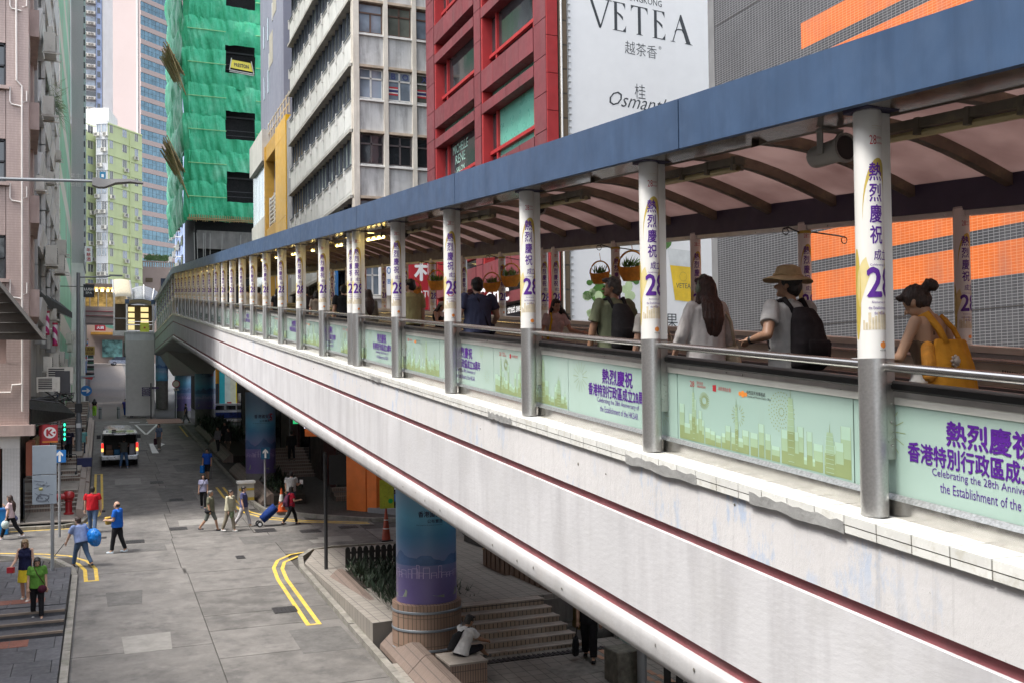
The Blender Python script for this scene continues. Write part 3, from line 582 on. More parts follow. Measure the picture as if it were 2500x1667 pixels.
for x,y,w_,d in ((2.53,51.8,.62,.9),(3.06,46,.6,.75),(2.67,39.06,.62,.6),(5.66,37.6,.75,.7),(1.09,37.1,.62,.62),(4.48,26.5,.62,.62),(7.2,36.9,.75,.6),(3.9,61,.6,.5),(2.4,66.5,.6,.5),(8.7,37.2,.7,.5),(4.2,33.3,.28,.5),(-.4,44.6,.28,.5),(-.45,40.1,.55,.45),(.0,38.2,.35,.3)):
    mb=MB(); mb.poly([V3(x+a,y+b,.005) for a,b in ((-w_/2,-d/2),(w_/2,-d/2),(w_/2,d/2),(-w_/2,d/2))],.004)
    for i in range(6):
        xx=x-w_/2+w_*(i+.5)/6; mb.poly([V3(xx+a,y+b,.014) for a,b in ((-w_/16,-d*.45),(w_/16,-d*.45),(w_/16,d*.45),(-w_/16,d*.45))],.008)
    mb.build('drain_grate',[iron],road)
# near left pavement: dark pavers, three steps, tactile strips
pave=mat('dark_granite_paver',(.085,.085,.095),.6,var=.22,scale=3,spots=((.14,.14,.14),.4,6),island=.3)
pv=struct(MB().poly([V3(-9,-5,.05),V3(-.82,-5,.05),V3(-.82,35,.04),V3(-9,36,.04)],.1).build('pavement',[dark]))
def lvl(y):
    if y>27.4: return gz(33)+.14-.012*(33-y)
    if y>25.6: return 0
    return gz(25.6)+.14-.055*(25.6-y)
def paver(x0,x1,y0,y1,z0,z1,th=.05,m=pave,par=pv,name='paver'):
    mb=MB(); mb.poly([(x0+.006,y0+.006,z0),(x1-.006,y0+.006,z0),(x1-.006,y1-.006,z1),(x0+.006,y1-.006,z1)],th); return mb.build(name,[m],par)
mb=MB(); mb.box(-4.5,-.82,27.4,35.0,-6.6,lvl(30)-.12); mb.box(-4.5,-.82,14,25.6,-7.4,lvl(14)-.08); mb.build('paving_bed',[dark],pv)
for a in range(0,8):
    for b in range(7):
        y0=27.75+a*.9; off=.35*(a%2); x0=-4.6+b*.6+off; x1=min(x0+.6,-.84)
        if x1-x0<.08: continue
        y1=min(y0+.9,34.9)
        if x1>-1.6 and y1>34: x1=min(x1,-1.7)
        if x1>x0: paver(x0,x1,y0,y1,lvl(y0),lvl(y1))
for a in range(0,9):
    for b in range(5):
        y1=25.6-a*.9; y0=y1-.9; x0=-4.0+b*.75+.4*(a%2); x1=min(x0+.75,-.84)
        if x1-x0>.08: paver(x0,x1,y0,y1,lvl(y0)-.002,lvl(y1-.001)-.002)
nos=mat('brown_step_nosing',(.20,.155,.12),.6,var=.2); zt=lvl(27.5); zb_=lvl(25.5)
for i in range(3):
    z1=zt-(zt-zb_)/3*i; y0=27.72-i*.68-.1
    mb=MB(); mb.box(-4.5,-.84,y0-.6,y0+.08,z1-.5,z1-.012); mb.box(-4.5,-.845,y0-.625,y0-.53,z1-.05,z1,1); mb.build('step',[pave,nos],pv)
tact=mat('red_tactile_paving',(.20,.075,.05),.7,var=.2,scale=8,bump=.5,bscale=60)
for y0,x1 in ((28.15,-1.35),(25.0,-1.55)):
    for i in range(6): paver(x1-.4*(i+1),x1-.4*i,y0,y0+.55,lvl(y0)+.006,lvl(y0+.55)+.006,.02,tact,pv,'tactile_tile')
# stepped pavement on the far left
pinkt=tilemat('step_riser_tile',(.33,.25,.20),(.28,.21,.17),(.12,.10,.09),.10,.30,'XZ',.010,.6,dirt=((.15,.13,.11),.5))
tread=mat('worn_tread',(.33,.29,.25),.75,var=.18,scale=4,island=.15); edge_=mat('pale_step_edge',(.50,.45,.39),.7,var=.1)
sp=struct(MB().poly([V3(-5,40.7,.02),V3(-.9,40.7,.02),V3(-.9,44.5,.02),V3(-5,44.5,.02)],.2).build('stepped_pavement',[dark]))
runs=[(44.6,5,.36),(50.6,3,.42),(55.5,3,.42),(60.5,4,.42),(66,4,.42),(72,4,.42),(78,3,.45),(84,3,.45)]
z=gz(42.5)+.13; yprev=40.9
for i in range(4):
    for j in range(3): paver(-.86-.9*(j+1),-.86-.9*j,40.9+.92*i,40.9+.92*(i+1),z,z,.05,tread,sp,'paver')
yprev=44.6
for yr,n,tr_ in runs:
    if yr>yprev+.05:
        mb=MB(); mb.box(-3.4,-.92,yprev,yr,z-.4,z); mb.build('landing_slab',[tread],sp)
    for i in range(n):
        y0=yr+i*tr_; z+=.142*1.02
        mb=MB(); mb.box(-3.4,-.92,y0+.01,y0+tr_,z-.5,z-.03); mb.box(-3.4,-.915,y0-.02,y0+.06,z-.03,z,1); mb.box(-3.4,-.92,y0+.06,y0+tr_+.02,z-.03,z-.001,2); mb.build('step',[pinkt,edge_,tread],sp)
    yprev=yr+n*tr_
mb=MB(); mb.box(-3.4,-.92,yprev,92,z-.4,z); mb.build('landing_slab',[tread],sp)
side=mat('pink_side_tile',(.36,.29,.25),.6,var=.12,scale=5,spots=((.2,.18,.16),.5,5),island=.2)
y=42.3
while y<88:
    b=y+2.2; mb=MB(); zz=.34 if y<50 else .42
    mb.poly([V3(-.92,y+.01,zz+.1),V3(-.68,y+.01,zz+.05),V3(-.68,b-.01,zz+.05),V3(-.92,b-.01,zz+.1)],.6); mb.poly([V3(-.675,y+.01,zz-.1),V3(-.52,y+.01,zz-.14),V3(-.52,b-.01,zz-.14),V3(-.675,b-.01,zz-.1)],.5); mb.build('edge_tile',[side],sp); y=b
# right pavement by the pillar: lower apron, stairs, plateau
beig=tilemat('pavement_tile',(.27,.245,.215),(.23,.21,.185),(.12,.11,.10),.3,.3,'XY',.012,.8,dirt=((.36,.33,.29),.45))
rp=struct(MB().poly([V3(5.82,-6,.1),V3(14,-6,.1),V3(14,21.0,.1),V3(5.82,21.0,.1)],.2).build('pavement',[beig]))
zp=-5.14
mb=MB(); mb.box(7.4,14.5,22.55,25.3,-7,zp); mb.poly([(5.82,22.5,zp-.25),(14.5,22.5,zp),(14.5,33.1,gz(33)+.14),(6.6,33.1,gz(33)+.13),(5.9,31.2,gz(31)+.13)],.6); mb.build('plateau',[beig],rp)
stt=tilemat('stair_riser_tile',(.42,.32,.24),(.38,.29,.22),(.10,.09,.08),.11,.4,'XZ',.012,.6,dirt=((.2,.17,.14),.5))
edg=mat('stair_edge',(.36,.31,.27),.7,var=.15,spots=((.45,.2,.06),.35,2))
for i in range(6):
    z1=-6.03+.148*(i+1); y0=20.65+i*.31; x1=10.35-.06*i
    mb=MB(); mb.box(7.5,x1,y0,22.6,z1-.145,z1-.028); mb.box(7.5,x1+.02,y0-.025,y0+.09,z1-.028,z1,1); mb.box(7.5,x1,y0+.09,y0+.34,z1-.028,z1-.002,1); mb.build('stair_step',[stt,edg],rp)
    for j in range(8):
        xx=7.6+j*.34
        if xx+.33<x1: mb=MB(); mb.box(xx,xx+.33,y0+.10,y0+.30,z1-.01,z1+.003); mb.build('tread_tile',[tread],rp)
mb=MB(); mb.box(7.6,10.8,20.2,20.45,-6.2,gz(20.3)+.107)
for i in range(26): mb.box(7.62+i*.122,7.68+i*.122,20.2,20.45,gz(20.3)+.107,gz(20.3)+.122)
mb.build('drain_grate',[iron],rp)
mb=MB(); mb.poly([V3(*p,.106) for p in ((8.9,18.7),(10.0,18.9),(9.9,19.7),(8.85,19.5))],.01); mb.build('cover_plate',[mat('weathered_cover',(.20,.185,.165),.8,var=.3,scale=6)],rp)
redl=mat('terracotta_line',(.42,.23,.15),.8,var=.2)
for j in range(14):
    for off in (0,.3): mb=MB(); x_=10.2+off+.06*j; mb.box(x_,x_+.12,19.9-j*.32,20.19-j*.32,0,.004,0,lambda y:gz(y)+.104); mb.build('terracotta_tile',[redl],rp)
# sloping tiled planter edges on the right kerb side
plt=tilemat('planter_tile',(.23,.17,.14),(.20,.15,.12),(.10,.08,.07),.05,.16,'YX',.008,.65,dirt=((.14,.11,.10),.5))
soil=mat('planter_soil',(.03,.024,.018),1.)
def planter(y0,y1,x0,w_,nm='sloped planter'):
    t=thing('planter',nm[0],'planter',(0,0,0),group=None)
    n=max(1,int((y1-y0)/2.1))
    for i in range(n):
        a=y0+(y1-y0)*i/n+.012; b=y0+(y1-y0)*(i+1)/n-.012; mb=MB(); mb.run([(x0,.02),(x0+.02,.12),(x0+.34,.42),(x0+.40,.46),(x0+.40,.02)],[a,b],gz); mb.build('sloping_tile',[plt],t)
        mb=MB(); mb.run([(x0+.405,.0),(x0+.405,.47),(x0+.56,.47),(x0+.56,.0)],[a,b],gz); mb.build('coping_slab',[plt],t)
    mb=MB(); mb.run([(x0+.56,.0),(x0+.56,.40),(x0+w_,.40),(x0+w_,.0)],[y0,y1],gz); mb.build('soil',[soil],t); return t
planter(22.5,28.6,5.95,2.9,('brown tiled sloping planter behind the nearest round pillar',)); planter(9,22.4,5.95,.6,('low brown tiled sloping wall running past the nearest round pillar',)); planter(43.2,54.6,6.3,1.9,('brown tiled sloping planter below the second mural pillar',)); planter(58.5,67.2,6.45,1.9,('short sloping planter edge further up beside the shaded kerb',)); planter(69.8,80.5,6.75,2.0,('farthest sloping planter by the upper mural pillars',))
leafm=mat('dark_planter_leaf',(.02,.04,.018),.6,var=.5,scale=9)
def leaves(mb,x0,x1,y0,y1,zf,n,h,size=.09):
    for i in range(n):
        x,y=R.uniform(x0,x1),R.uniform(y0,y1); z=zf(y); d=R.uniform(0,6.28); t=R.uniform(.2,1.); a=Vector((x,y,z+R.uniform(0,.3)*h)); dx=Vector((math.cos(d),math.sin(d),R.uniform(.6,2.2))).normalized()*h*t; s_=Vector((-math.sin(d),math.cos(d),0))*size*R.uniform(.4,1)*.5
        mb.add([a-s_*.4,a+dx*.5+s_,a+dx,a+dx*.5-s_],[(0,1,2,3)])
mb=MB(); leaves(mb,6.6,8.7,23.2,28.4,lambda y:gz(y)+.4,2300,.55,.06); o=mb.build('ground_cover',[leafm]); tag(o,'dark spiky leaves filling the near planter behind the picket fence','plants'); o['kind']='stuff'
mb=MB(); leaves(mb,6.9,8.2,43.5,54.5,lambda y:gz(y)+.4,700,.5,.12); leaves(mb,6.9,8.8,66,80,lambda y:gz(y)+.4,1500,.9,.15); o=mb.build('ground_cover',[leafm]); tag(o,'dark shrubs filling the farther planters under the walkway','plants'); o['kind']='stuff'

pm2=mat('dark_road_patch',(.105,.10,.095),.9,var=.2,scale=3,bump=.3,bscale=30); pm3=mat('pale_road_patch',(.215,.205,.19),.9,var=.15,scale=3,bump=.3,bscale=30)
for x,y,w_,d,mm in ((4.9,23.6,1.3,1.9,pm2),(1.0,24.8,1.1,1.4,pm3),(3.2,47.6,1.5,4.2,pm2),(.9,35.9,2.3,1.2,pm2),(5.9,36.0,2.6,1.3,pm2),(1.2,52.5,1.2,2.2,pm3),(4.4,57,1.4,3.0,pm2),(.6,29.2,.9,1.5,pm2),(7.6,35.1,1.5,1.0,pm3),(3.6,40.2,1.7,1.2,pm3),(4.0,68,1.8,3,pm2)):
    mb=MB(); mb.poly([V3(x+a*w_/2+R.uniform(-.05,.05),y+c*d/2+R.uniform(-.05,.05),.0045) for a,c in ((-1,-1),(1,-1),(1,1),(-1,1))],.003); mb.build('road_patch',[mm],road)
# ---------------- buildings: helpers ----------------
def face(p0,p1):
    """frame of a facade: p0 left and p1 right base points as seen from outside; returns T(u,v,w) and its length"""
    a=Vector((p0[0],p0[1],0)); d=Vector((p1[0]-p0[0],p1[1]-p0[1],0)); L=d.length; d.normalize(); n=Vector((d.y,-d.x,0))
    return (lambda u,v,w=0.:(a.x+d.x*u+n.x*w,a.y+d.y*u+n.y*w,v)),L
def fb(mb,T,u0,u1,v0,v1,w0,w1,m=0):
    vs=[T(u,v,w) for u in (u0,u1) for w in (w0,w1) for v in (v0,v1)]
    return mb.add(vs,[(0,1,3,2),(4,6,7,5),(0,4,5,1),(2,3,7,6),(0,2,6,4),(1,5,7,3)],m)
def fpart(t,name,T,u0,u1,v0,v1,w0,w1,m,**k): mb=MB(); fb(mb,T,u0,u1,v0,v1,w0,w1); return mb.build(name,[m],t,**k)
def block(t,pts,z0,z1,m,name='wall'):
    mb=MB(); mb.poly([(x,y,z1) for x,y in pts],z1-z0); return mb.build(name,[m],t)
acm=mat('cream_ac_case',(.58,.56,.50),.5,var=.1,scale=4,spots=((.35,.3,.25),.4,6)); acg=mat('ac_grille',(.05,.05,.05),.6)
ACM=MB().box(-.42,.42,-.16,.16,0,.58,0).box(-.36,.14,-.165,-.16,.06,.52,1)
for i in range(6): ACM.box(-.36,.14,-.175,-.165,.08+i*.075,.10+i*.075,0)
ACM.box(-.4,-.36,-.3,.2,-.05,0,0).box(.36,.4,-.3,.2,-.05,0,0); ACM=ACM.mesh('air_conditioner',[acm,acg])
def ac(t,p,rz,s=1.): o=put('air_conditioner',ACM,t,p,rz); o.scale=(s,s,s); return o
gdark=glassmat('dark_window_glass',(.025,.028,.032)); ggrey=glassmat('curtained_window_glass',(.13,.14,.12),.12,spec=.7); gmint=glassmat('pale_mint_glass',(.36,.42,.38),.15,spec=.6); gochre=glassmat('ochre_blind_glass',(.36,.28,.14),.2,spec=.5); gblue=glassmat('blue_window_glass',(.20,.24,.29),.08)
framew=mat('white_window_frame',(.62,.61,.58),.5,var=.1,scale=5); frameb=mat('brown_window_frame',(.12,.07,.05),.5,var=.2)
stain=mat('stained_white_concrete',(.50,.50,.49),.8,var=.10,scale=1.2,bump=.15,streak=((.24,.235,.23),.75,3.2),spots=((.60,.60,.60),.4,2.5)); panelw=mat('pale_panel',(.64,.65,.62),.75,var=.08,scale=1.5,streak=((.36,.36,.33),.4,2),island=.12)
pierm=mat('cream_pier',(.58,.54,.47),.8,var=.1,scale=2,streak=((.36,.31,.26),.6,3)); soff=mat('grey_ledge',(.42,.41,.37),.85,var=.15,scale=2,streak=((.15,.14,.12),.5,3))
# ---------------- white office block ----------------
wo=thing('office_block','weathered white office block with ribbon windows and stained piers at the corner','building',(10.3,42.4,-4.9))
wo.location=(0,0,0)
T,L=face((10.3,57.9),(10.3,42.5)); TS,LS=face((10.3,42.4),(22,42.4))
block(wo,[(10.75,42.9),(22,42.9),(22,58),(10.75,58)],-5,31,mat('dim_interior',(.05,.045,.04),.9)); n=10; pw=L/n
gl=[ggrey,ggrey,gdark,gmint]
for k in range(-3,7):
    s=8.57+2.93*k
    fpart(wo,'ledge',T,0,L,s-.07,s+.07,-.5,.16,soff)
    for i in range(n):
        u=i*pw; mb=MB(); fb(mb,T,u+.025,u+pw-.025,s+.07,s+1.52,-.3,.02); fb(mb,T,u+.16,u+pw-.16,s+.3,s+1.22,.02,.03); mb.build('spandrel_panel',[panelw],wo)
        mb=MB(); fb(mb,T,u+.1,u+pw-.1,s+1.40,s+1.47,.05,.09,0); fb(mb,T,u-.04,u+.04,s+1.0,s+1.55,.03,.1,1); mb.build('sill_rail',[frameb if 0 else mat('dark_rail',(.07,.08,.10),.5),framew],wo)
        for j in range(2):
            mb=MB(); a=u+j*pw/2; fb(mb,T,a+.03,a+pw/2-.03,s+1.55,s+2.84,-.22,-.2); g=gl[(i*7+j*3+k*5+(i*j))%4] if R.random()<.75 else ggrey
            if i<2 and k in (0,1): g=gochre
            mb.build('window_pane',[g],wo)
    mb=MB()
    for i in range(2*n+1): fb(mb,T,i*pw/2-.035,i*pw/2+.035,s+1.52,s+2.87,-.24,-.10)
    fb(mb,T,0,L,s+1.5,s+1.56,-.25,-.02); mb.build('window_frame',[mat('dark_rail',(.07,.08,.10),.5)],wo)
    # south face
    for i in range(5):
        u=.17+i*1.325; a,b=u+.10,u+1.225
        mb=MB(); fb(mb,TS,a-.02,b+.02,s-.03,s+1.5,-.3,-.08); mb.build('spandrel_panel',[stain],wo)
        mb=MB(); fb(mb,TS,a-.02,b+.02,s-.06,s+.05,-.3,.02); mb.build('ledge',[mat('rusty_ledge',(.42,.34,.26),.8,var=.25,scale=3)],wo)
        st=k%3; fm=(gdark,framew,frameb)[st] if st else mat('broken_frame',(.10,.08,.08),.7); fm=frameb if st==2 else framew if st==1 else fm
        g=gdark if st==0 else gblue
        for (u0,u1,v0,v1) in (((0,.5,0,.68),(.5,1,0,.68),(0,.5,.68,1),(.5,1,.68,1)) if (st!=2 or i%2) else ((0,.5,0,.68),(.5,1,0,.68),(0,1,.68,1))):
            W=b-a-.06; Hh=1.30; x0=a+.03+u0*W; x1=a+.03+u1*W; y0=s+1.53+v0*Hh; y1=s+1.53+v1*Hh
            fpart(wo,'window_pane',TS,x0+.03,x1-.03,y0+.03,y1-.03,-.22,-.2,g if (i+k)%3 else ggrey if st else gdark)
            mb=MB()
            for q in ((x0,x0+.035,y0,y1),(x1-.035,x1,y0,y1),(x0,x1,y0,y0+.035),(x0,x1,y1-.035,y1)): fb(mb,TS,*q,-.23,-.16)
            mb.build('window_frame',[fm],wo)
    mb=MB(); fb(mb,TS,.1,6,s+1.36,s+1.42,-.08,.03); mb.build('drain_pipe',[framew],wo)
for i in range(6): fpart(wo,'pier',TS,.06+i*1.325-(.06 if i==0 else 0),.06+i*1.325+.2,-5,31,-.3,.04,pierm)
fpart(wo,'corner_strip',T,L-.12,L,-5,31,-.3,.05,pierm)
mb=MB(); s=8.57+2.93
for i,ch in ((1,'B'),(1.42,'O'),(2.1,'X')): letter(mb,ch,TS(.17+1.325*i+.38,s+2.63,-.15),(1,0,0),(0,0,1),.3,0,.02,height=.27)
mb.build('window_lettering',[mat('faded_blue_letter',(.06,.08,.22),.5)],wo)
for i in (1,2):
    mb=MB()
    for j,(z0,z1) in enumerate(((0,.08),(.08,.13),(.13,.25),(.25,.30),(.30,.38))): fb(mb,TS,.17+1.325*i+.16,.17+1.325*i+.6,s+1.78+z0,s+1.78+z1,-.19,-.185,(0,1,2,1,0)[j])
    mb.build('window_sticker',[red,framew,mat('navy_sticker',(.03,.03,.12),.5)],wo)
# signs on its lower storeys, seen through the walkway
def signboard(nm,lab,T,u0,u1,v0,v1,w,mcol,texts,cat='sign',group=None):
    t=thing(nm,lab,cat,group=group); fpart(t,'board',T,u0,u1,v0,v1,w-.06,w,mcol)
    for (tx,u,v,h,wd,m_,bo) in texts:
        mb=MB(); a=Vector(T(0,0,0)); bq=Vector(T(1,0,0)); letter(mb,tx,T(u,v,w+.004),(bq-a).normalized(),(0,0,1),h,0,bo,width=wd,height=h); mb.build('lettering',[m_],t)
    return t
lw=mat('white_letter',(.8,.8,.8),.5,var=.02); bsig=mat('blue_sign',(.03,.16,.42),.5,var=.05); rsig=mat('red_sign',(.42,.025,.035),.45,var=.08)
signboard('shop_sign','blue phone number sign with white digits on the office block',T,9.6,13.5,3.4,6.35,.35,bsig,[('結麟街13號',11.9,5.55,.45,2.6,lw,.02),('歡迎賓客',11.9,5.0,.42,2.5,lw,.02),('6438 3',11.9,4.4,.4,2.4,lw,.02),('94013 8',11.9,3.8,.42,2.6,lw,.02)])
signboard('shop_sign','narrow white sign with blue lettering between the blue and red signs',TS,1.0,1.7,4.2,6.2,.3,lw,[('D',1.35,5.9,.35,.3,bsig,.02),('OO',1.35,5.3,.3,.4,bsig,.02),('公司',1.35,4.8,.25,.5,bsig,.02)])
signboard('shop_sign','tall red sign with a large white character and FOR letters',TS,2.3,4.0,3.6,6.3,.3,rsig,[('利',3.15,5.4,1.0,1.0,lw,.03),('FORTUNE',3.15,4.3,.3,1.4,lw,.02)])
# ---------------- red clad building ----------------
rb=thing('red_building','crimson clad building with deep square windows beside the tea billboard','building')
redc=mat('crimson_cladding',(.185,.042,.050),.5,var=.14,scale=1.2,streak=((.14,.06,.065),.6,2.4),island=.22); redb=mat('bright_red_edge',(.33,.028,.03),.45,var=.1); teal=mat('teal_window_board',(.10,.32,.25),.3,var=.12,scale=1)
T,L=face((12.5,38.76),(12.5,26.88))   # u=38.76-Y
block(rb,[(13.0,27.08),(13.3,27.08),(24,28.25),(24,38.76),(13.0,38.76)],-5,22,mat('dim_interior',(.05,.045,.04),.9))
def rp_(u0,u1,v0,v1,w0=-.5,w1=0.): return fpart(rb,'cladding_panel',T,u0,u1,v0,v1,w0,w1,redc)
cols=((1.07,5.58),(6.33,10.88)); piers=((0,1.0),(5.63,6.28),(10.93,11.83))
ST=3.44
for k in range(-4,3):
    b=11.32+ST*k  # sill of tall window
    for (a,c) in piers:
        for q in range(3): rp_(a+.01,c-.01,b+ST*q/3+.012,b+ST*(q+1)/3-.012)
    for ci,(a,c) in enumerate(cols):
        w_=c-a
        for q in range(4): rp_(a+w_*q/4+.008,a+w_*(q+1)/4-.008,b-.76,b-.01); rp_(a+w_*q/4+.008,a+w_*(q+1)/4-.008,b+1.88,b+2.24)
        g=teal if (k==-1 and ci==1) else gdark; gs_=teal if k==-1 else gdark
        fpart(rb,'window_pane',T,a,c,b+2.25,b+2.67,-.42,-.40,gs_)
        for (u0,u1) in ((0,.16),(.16,.87),(.87,1)):
            fpart(rb,'window_pane',T,a+w_*u0,a+w_*u1,b+.5,b+1.87,-.42,-.40,gdark if u0==0 else g); fpart(rb,'window_pane',T,a+w_*u0,a+w_*u1,b,b+.45,-.42,-.40,gdark if u0==0 else g)
        mb=MB()
        for u in (.06,w_*.16,w_*.87,w_-.05): fb(mb,T,a+u-.05,a+u+.05,b,b+1.87,-.40,-.30)
        fb(mb,T,a,c,b+.42,b+.54,-.40,-.28); fb(mb,T,a,a+.12,b-.0,b+1.88,-.40,-.02); fb(mb,T,a,a+.1,b+2.24,b+2.68,-.40,-.02); mb.build('window_frame',[redb],rb)
TS2,_=face((12.5,26.88),(24,26.88))
for k in range(-12,12): fpart(rb,'edge_panel',TS2,.0,.36,5+k*1.15,5+(k+1)*1.15-.02,-.02,.03,redb)  # side strip in brighter red: light on this face put into the colour
mb=MB(); a=Vector((0,-1,0)); b0=11.32-ST
for i,(tx,h,wd) in enumerate((('MICHELLE',.34,1.7),('RENE',.34,1.1),('SALON',.2,.9))): letter(mb,tx,T(3.0,b0+1.55-i*.42,-.39),a,(0,0,1),h,0,.01,width=wd,height=h)
mb.build('window_lettering',[mat('pale_teal_letter',(.35,.55,.47),.5)],rb)
mb=MB(); letter(mb,'iConic',T(7.2,3.25,.06),a,(0,0,1),.5,0,.03,width=3.2,height=.6); letter(mb,'street sweets',T(9.4,2.6,.06),a,(0,0,1),.2,0,.01,width=1.4,height=.22); mb.build('sign_lettering',[lw],rb)
fpart(rb,'sign_board',T,6.5,10.8,1.0,1.8,-.3,-.02,teal); mb=MB(); letter(mb,'2858 00',T(8.5,1.4,-.01),a,(0,0,1),.4,0,.02,width=2.2,height=.42); mb.build('sign_lettering',[blackp],rb)
mb=MB(); fb(mb,T,2.2,3.1,2.2,3.1,0,.5); letter(mb,'Z',T(2.65,2.65,.51),a,(0,0,1),.5,1,.05,height=.5); mb.build('box_sign',[lw,blackp],rb)
# brown strip and billboard on the lane side
bt=tilemat('brown_strip_tile',(.17,.12,.075),(.14,.10,.06),(.06,.045,.03),.3,.75,'XZ',.03,.7)
bs=thing('brown_side_wall','narrow brown panelled strip between the red building and the billboard','wall'); block(bs,[(12.9,26.86),(13.19,26.86),(13.19,27.4),(12.9,27.4)],-5,22,bt); mb=MB(); mb.tube([(12.97,26.83,-4),(12.98,26.83,21)],.03,6); mb.build('pipe',[framew],bs)
bb=thing('billboard','huge white tea billboard with black serif lettering above the walkway roof','billboard')
T,L=face((13.22,27.0),(19.2,27.62)); bw=mat('billboard_sheet',(.90,.90,.885),.5,var=.02)
fpart(bb,'sheet',T,.05,L,1.2,14,0,.06,bw)
mb=MB(); fb(mb,T,-.03,.0,1.2,14,-.02,.1)
for i in range(64): fb(mb,T,-.03,.12,1.2+i*.2,1.225+i*.2,.02,.09)
mb.build('sheet_frame',[framew],bb)
ux=Vector(T(1,0,0))-Vector(T(0,0,0)); ink=mat('billboard_ink',(.045,.05,.055),.5,var=.03)
GL={'V':[[(0,1),(.24,1),(.24,.97),(.16,.97),(.5,.1),(.56,.25),(.5,-.02),(.44,-.02),(.05,.97),(0,.97)],[(.47,.0),(.52,.0),(.86,.97),(.80,.97)],[(.70,1),(.96,1),(.96,.97),(.70,.97)]],
 'E':[[(0,1),(.12,.97),(.12,.03),(0,0),(.38,0),(.27,.03),(.27,.97),(.38,1)],[(.27,1),(.7,1),(.70,.78),(.66,.86),(.55,.97),(.27,.97)],[(.27,.60),(.40,.53),(.58,.40),(.58,.52),(.45,.60),(.27,.66)],[(.27,0),(.72,0),(.74,.24),(.69,.14),(.56,.03),(.27,.03)]],
 'T':[[(.0,1),(.8,1),(.8,.76),(.76,.88),(.66,.965),(.14,.965),(.04,.88),(0,.76)],[(.33,.97),(.47,.97),(.47,.04),(.57,0),(.23,0),(.33,.04)]],
 'A':[[(.42,1.02),(.47,1.02),(.84,.04),(.94,0),(.58,0),(.66,.04),(.38,.86)],[(.40,.93),(.43,.93),(.13,.03),(.24,0),(-.02,0),(.09,.03)],[(.18,.32),(.30,.45),(.48,.47),(.55,.36),(.60,.36),(.50,.51),(.32,.50),(.20,.42)]]}
mb=MB(); u=.78
for ch,wd in zip('VETEA',(.80,.62,.70,.62,.85)):
    for pl in GL[ch]: mb.add([T(u+x*wd*1.17,11.29+y*.92,.064) for x,y in pl],[tuple(range(len(pl)))])
    u+=wd*(1.18 if ch!='V' else 1.13)
def bl(tx,u,v,wd,h,sh=0,bo=0,m=0): letter(mb,tx,T(u,v,.064),ux,Vector((0,0,1))+ux*sh,h,m,bo,width=wd,height=h)
bl('HONGKONG',2.9,12.45,1.5,.2); bl('越茶香',2.79,10.82,1.25,.42,0,-.008); bl('桂',2.73,9.46,.42,.48,0,-.008); bl('Osmanthus',3.0,9.12,2.9,.46,.45,-.006); bl('®',3.55,11.0,.11,.11)
bl('可口 青芒果',2.75,2.15,2.7,.5,0,-.005)
mb.build('lettering',[ink],bb)
gr_=mat('print_leaf_green',(.08,.20,.03),.5,var=.3,scale=4); gr2=mat('print_lime_flesh',(.55,.68,.38),.5,var=.15); yj=mat('print_juice',(.85,.56,.02),.5,var=.2,scale=2); cupm=mat('print_cup_white',(.70,.72,.70),.5)
mb=MB(); cf=lambda cu,cv,sx=1.:(lambda u,v:T(cu+u*sx,cv+v,.0645))
mb.add([T(u,v,.065) for u,v in ((3.72,4.5),(4.95,4.45),(4.75,2.75),(3.98,2.8))],[(0,1,2,3)],3); mb.add([T(u,v,.0655) for u,v in ((3.82,3.95),(4.85,3.92),(4.72,2.77),(4.0,2.82))],[(0,1,2,3)],2)
for u,v,r in ((1.15,2.9,.34),(1.5,2.6,.3),(2.0,2.4,.3),(3.5,4.75,.34),(.9,5.2,.14),(3.1,2.75,.3),(4.95,2.75,.22),(3.3,3.5,.24)):
    disc(mb,cf(u,v,1.2),r,14,0); disc(mb,lambda a,b,u=u,v=v:T(u-.12+a,v-.04+b,.066),r*.45,12,1)
for q in range(26): qa=R.uniform(.5,2.6); qb=R.uniform(2.0,3.5); disc(mb,cf(qa,qb,R.uniform(.8,1.6)),R.uniform(.06,.18),9,q%2)
for k in range(7): mb.add([T(1.1+k*.28+a,3.2+k*.16+b,.0652) for a,b in ((0,0),(.3,.14),(.3,.18),(0,.04))],[(0,1,2,3)],0)
disc(mb,lambda a,b:T(4.35+a,3.6+b,.0665),.15,18,4,.145); 
letter(mb,'VETEA',T(4.35,3.3,.0665),ux,(0,0,1),.2,4,0,width=.6,height=.16)
mb.build('drink_print',[gr_,gr2,yj,cupm,ink],bb)
# ---------------- grey mosaic building with orange bands ----------------
gm=thing('mosaic_building','grey mosaic tiled building with slanting orange bands behind the walkway','building')
mt=tilemat('grey_mosaic',(.048,.048,.053),(.036,.036,.040),(.27,.27,.27),.095,.0455,'YZ',.0042,.48,var=.18,bands=((.66,.145,.022),(.60,.125,.02),(.72,.30,.14),((14.6,1.55,2.045),(14.6,2.27,2.78),(14.6,5.45,6.005),(14.6,6.23,6.715))),dirt=((.13,.13,.135),.35),bump=.25)
block(gm,[(12,-12),(26,-12),(26,17.56),(12,17.56)],-6,19,mt)
mb=MB(); 
for z_ in (1.09,3.6,7.6): mb.box(11.996,12.01,-12,17.56,z_,z_+.012)
mb.build('movement_joint',[dark],gm)
fpart(gm,'corner_trim',face((12,17.58),(12,17.4))[0],0,.22,-6,19,-.1,.015,mat('grey_trim',(.16,.16,.16),.6))
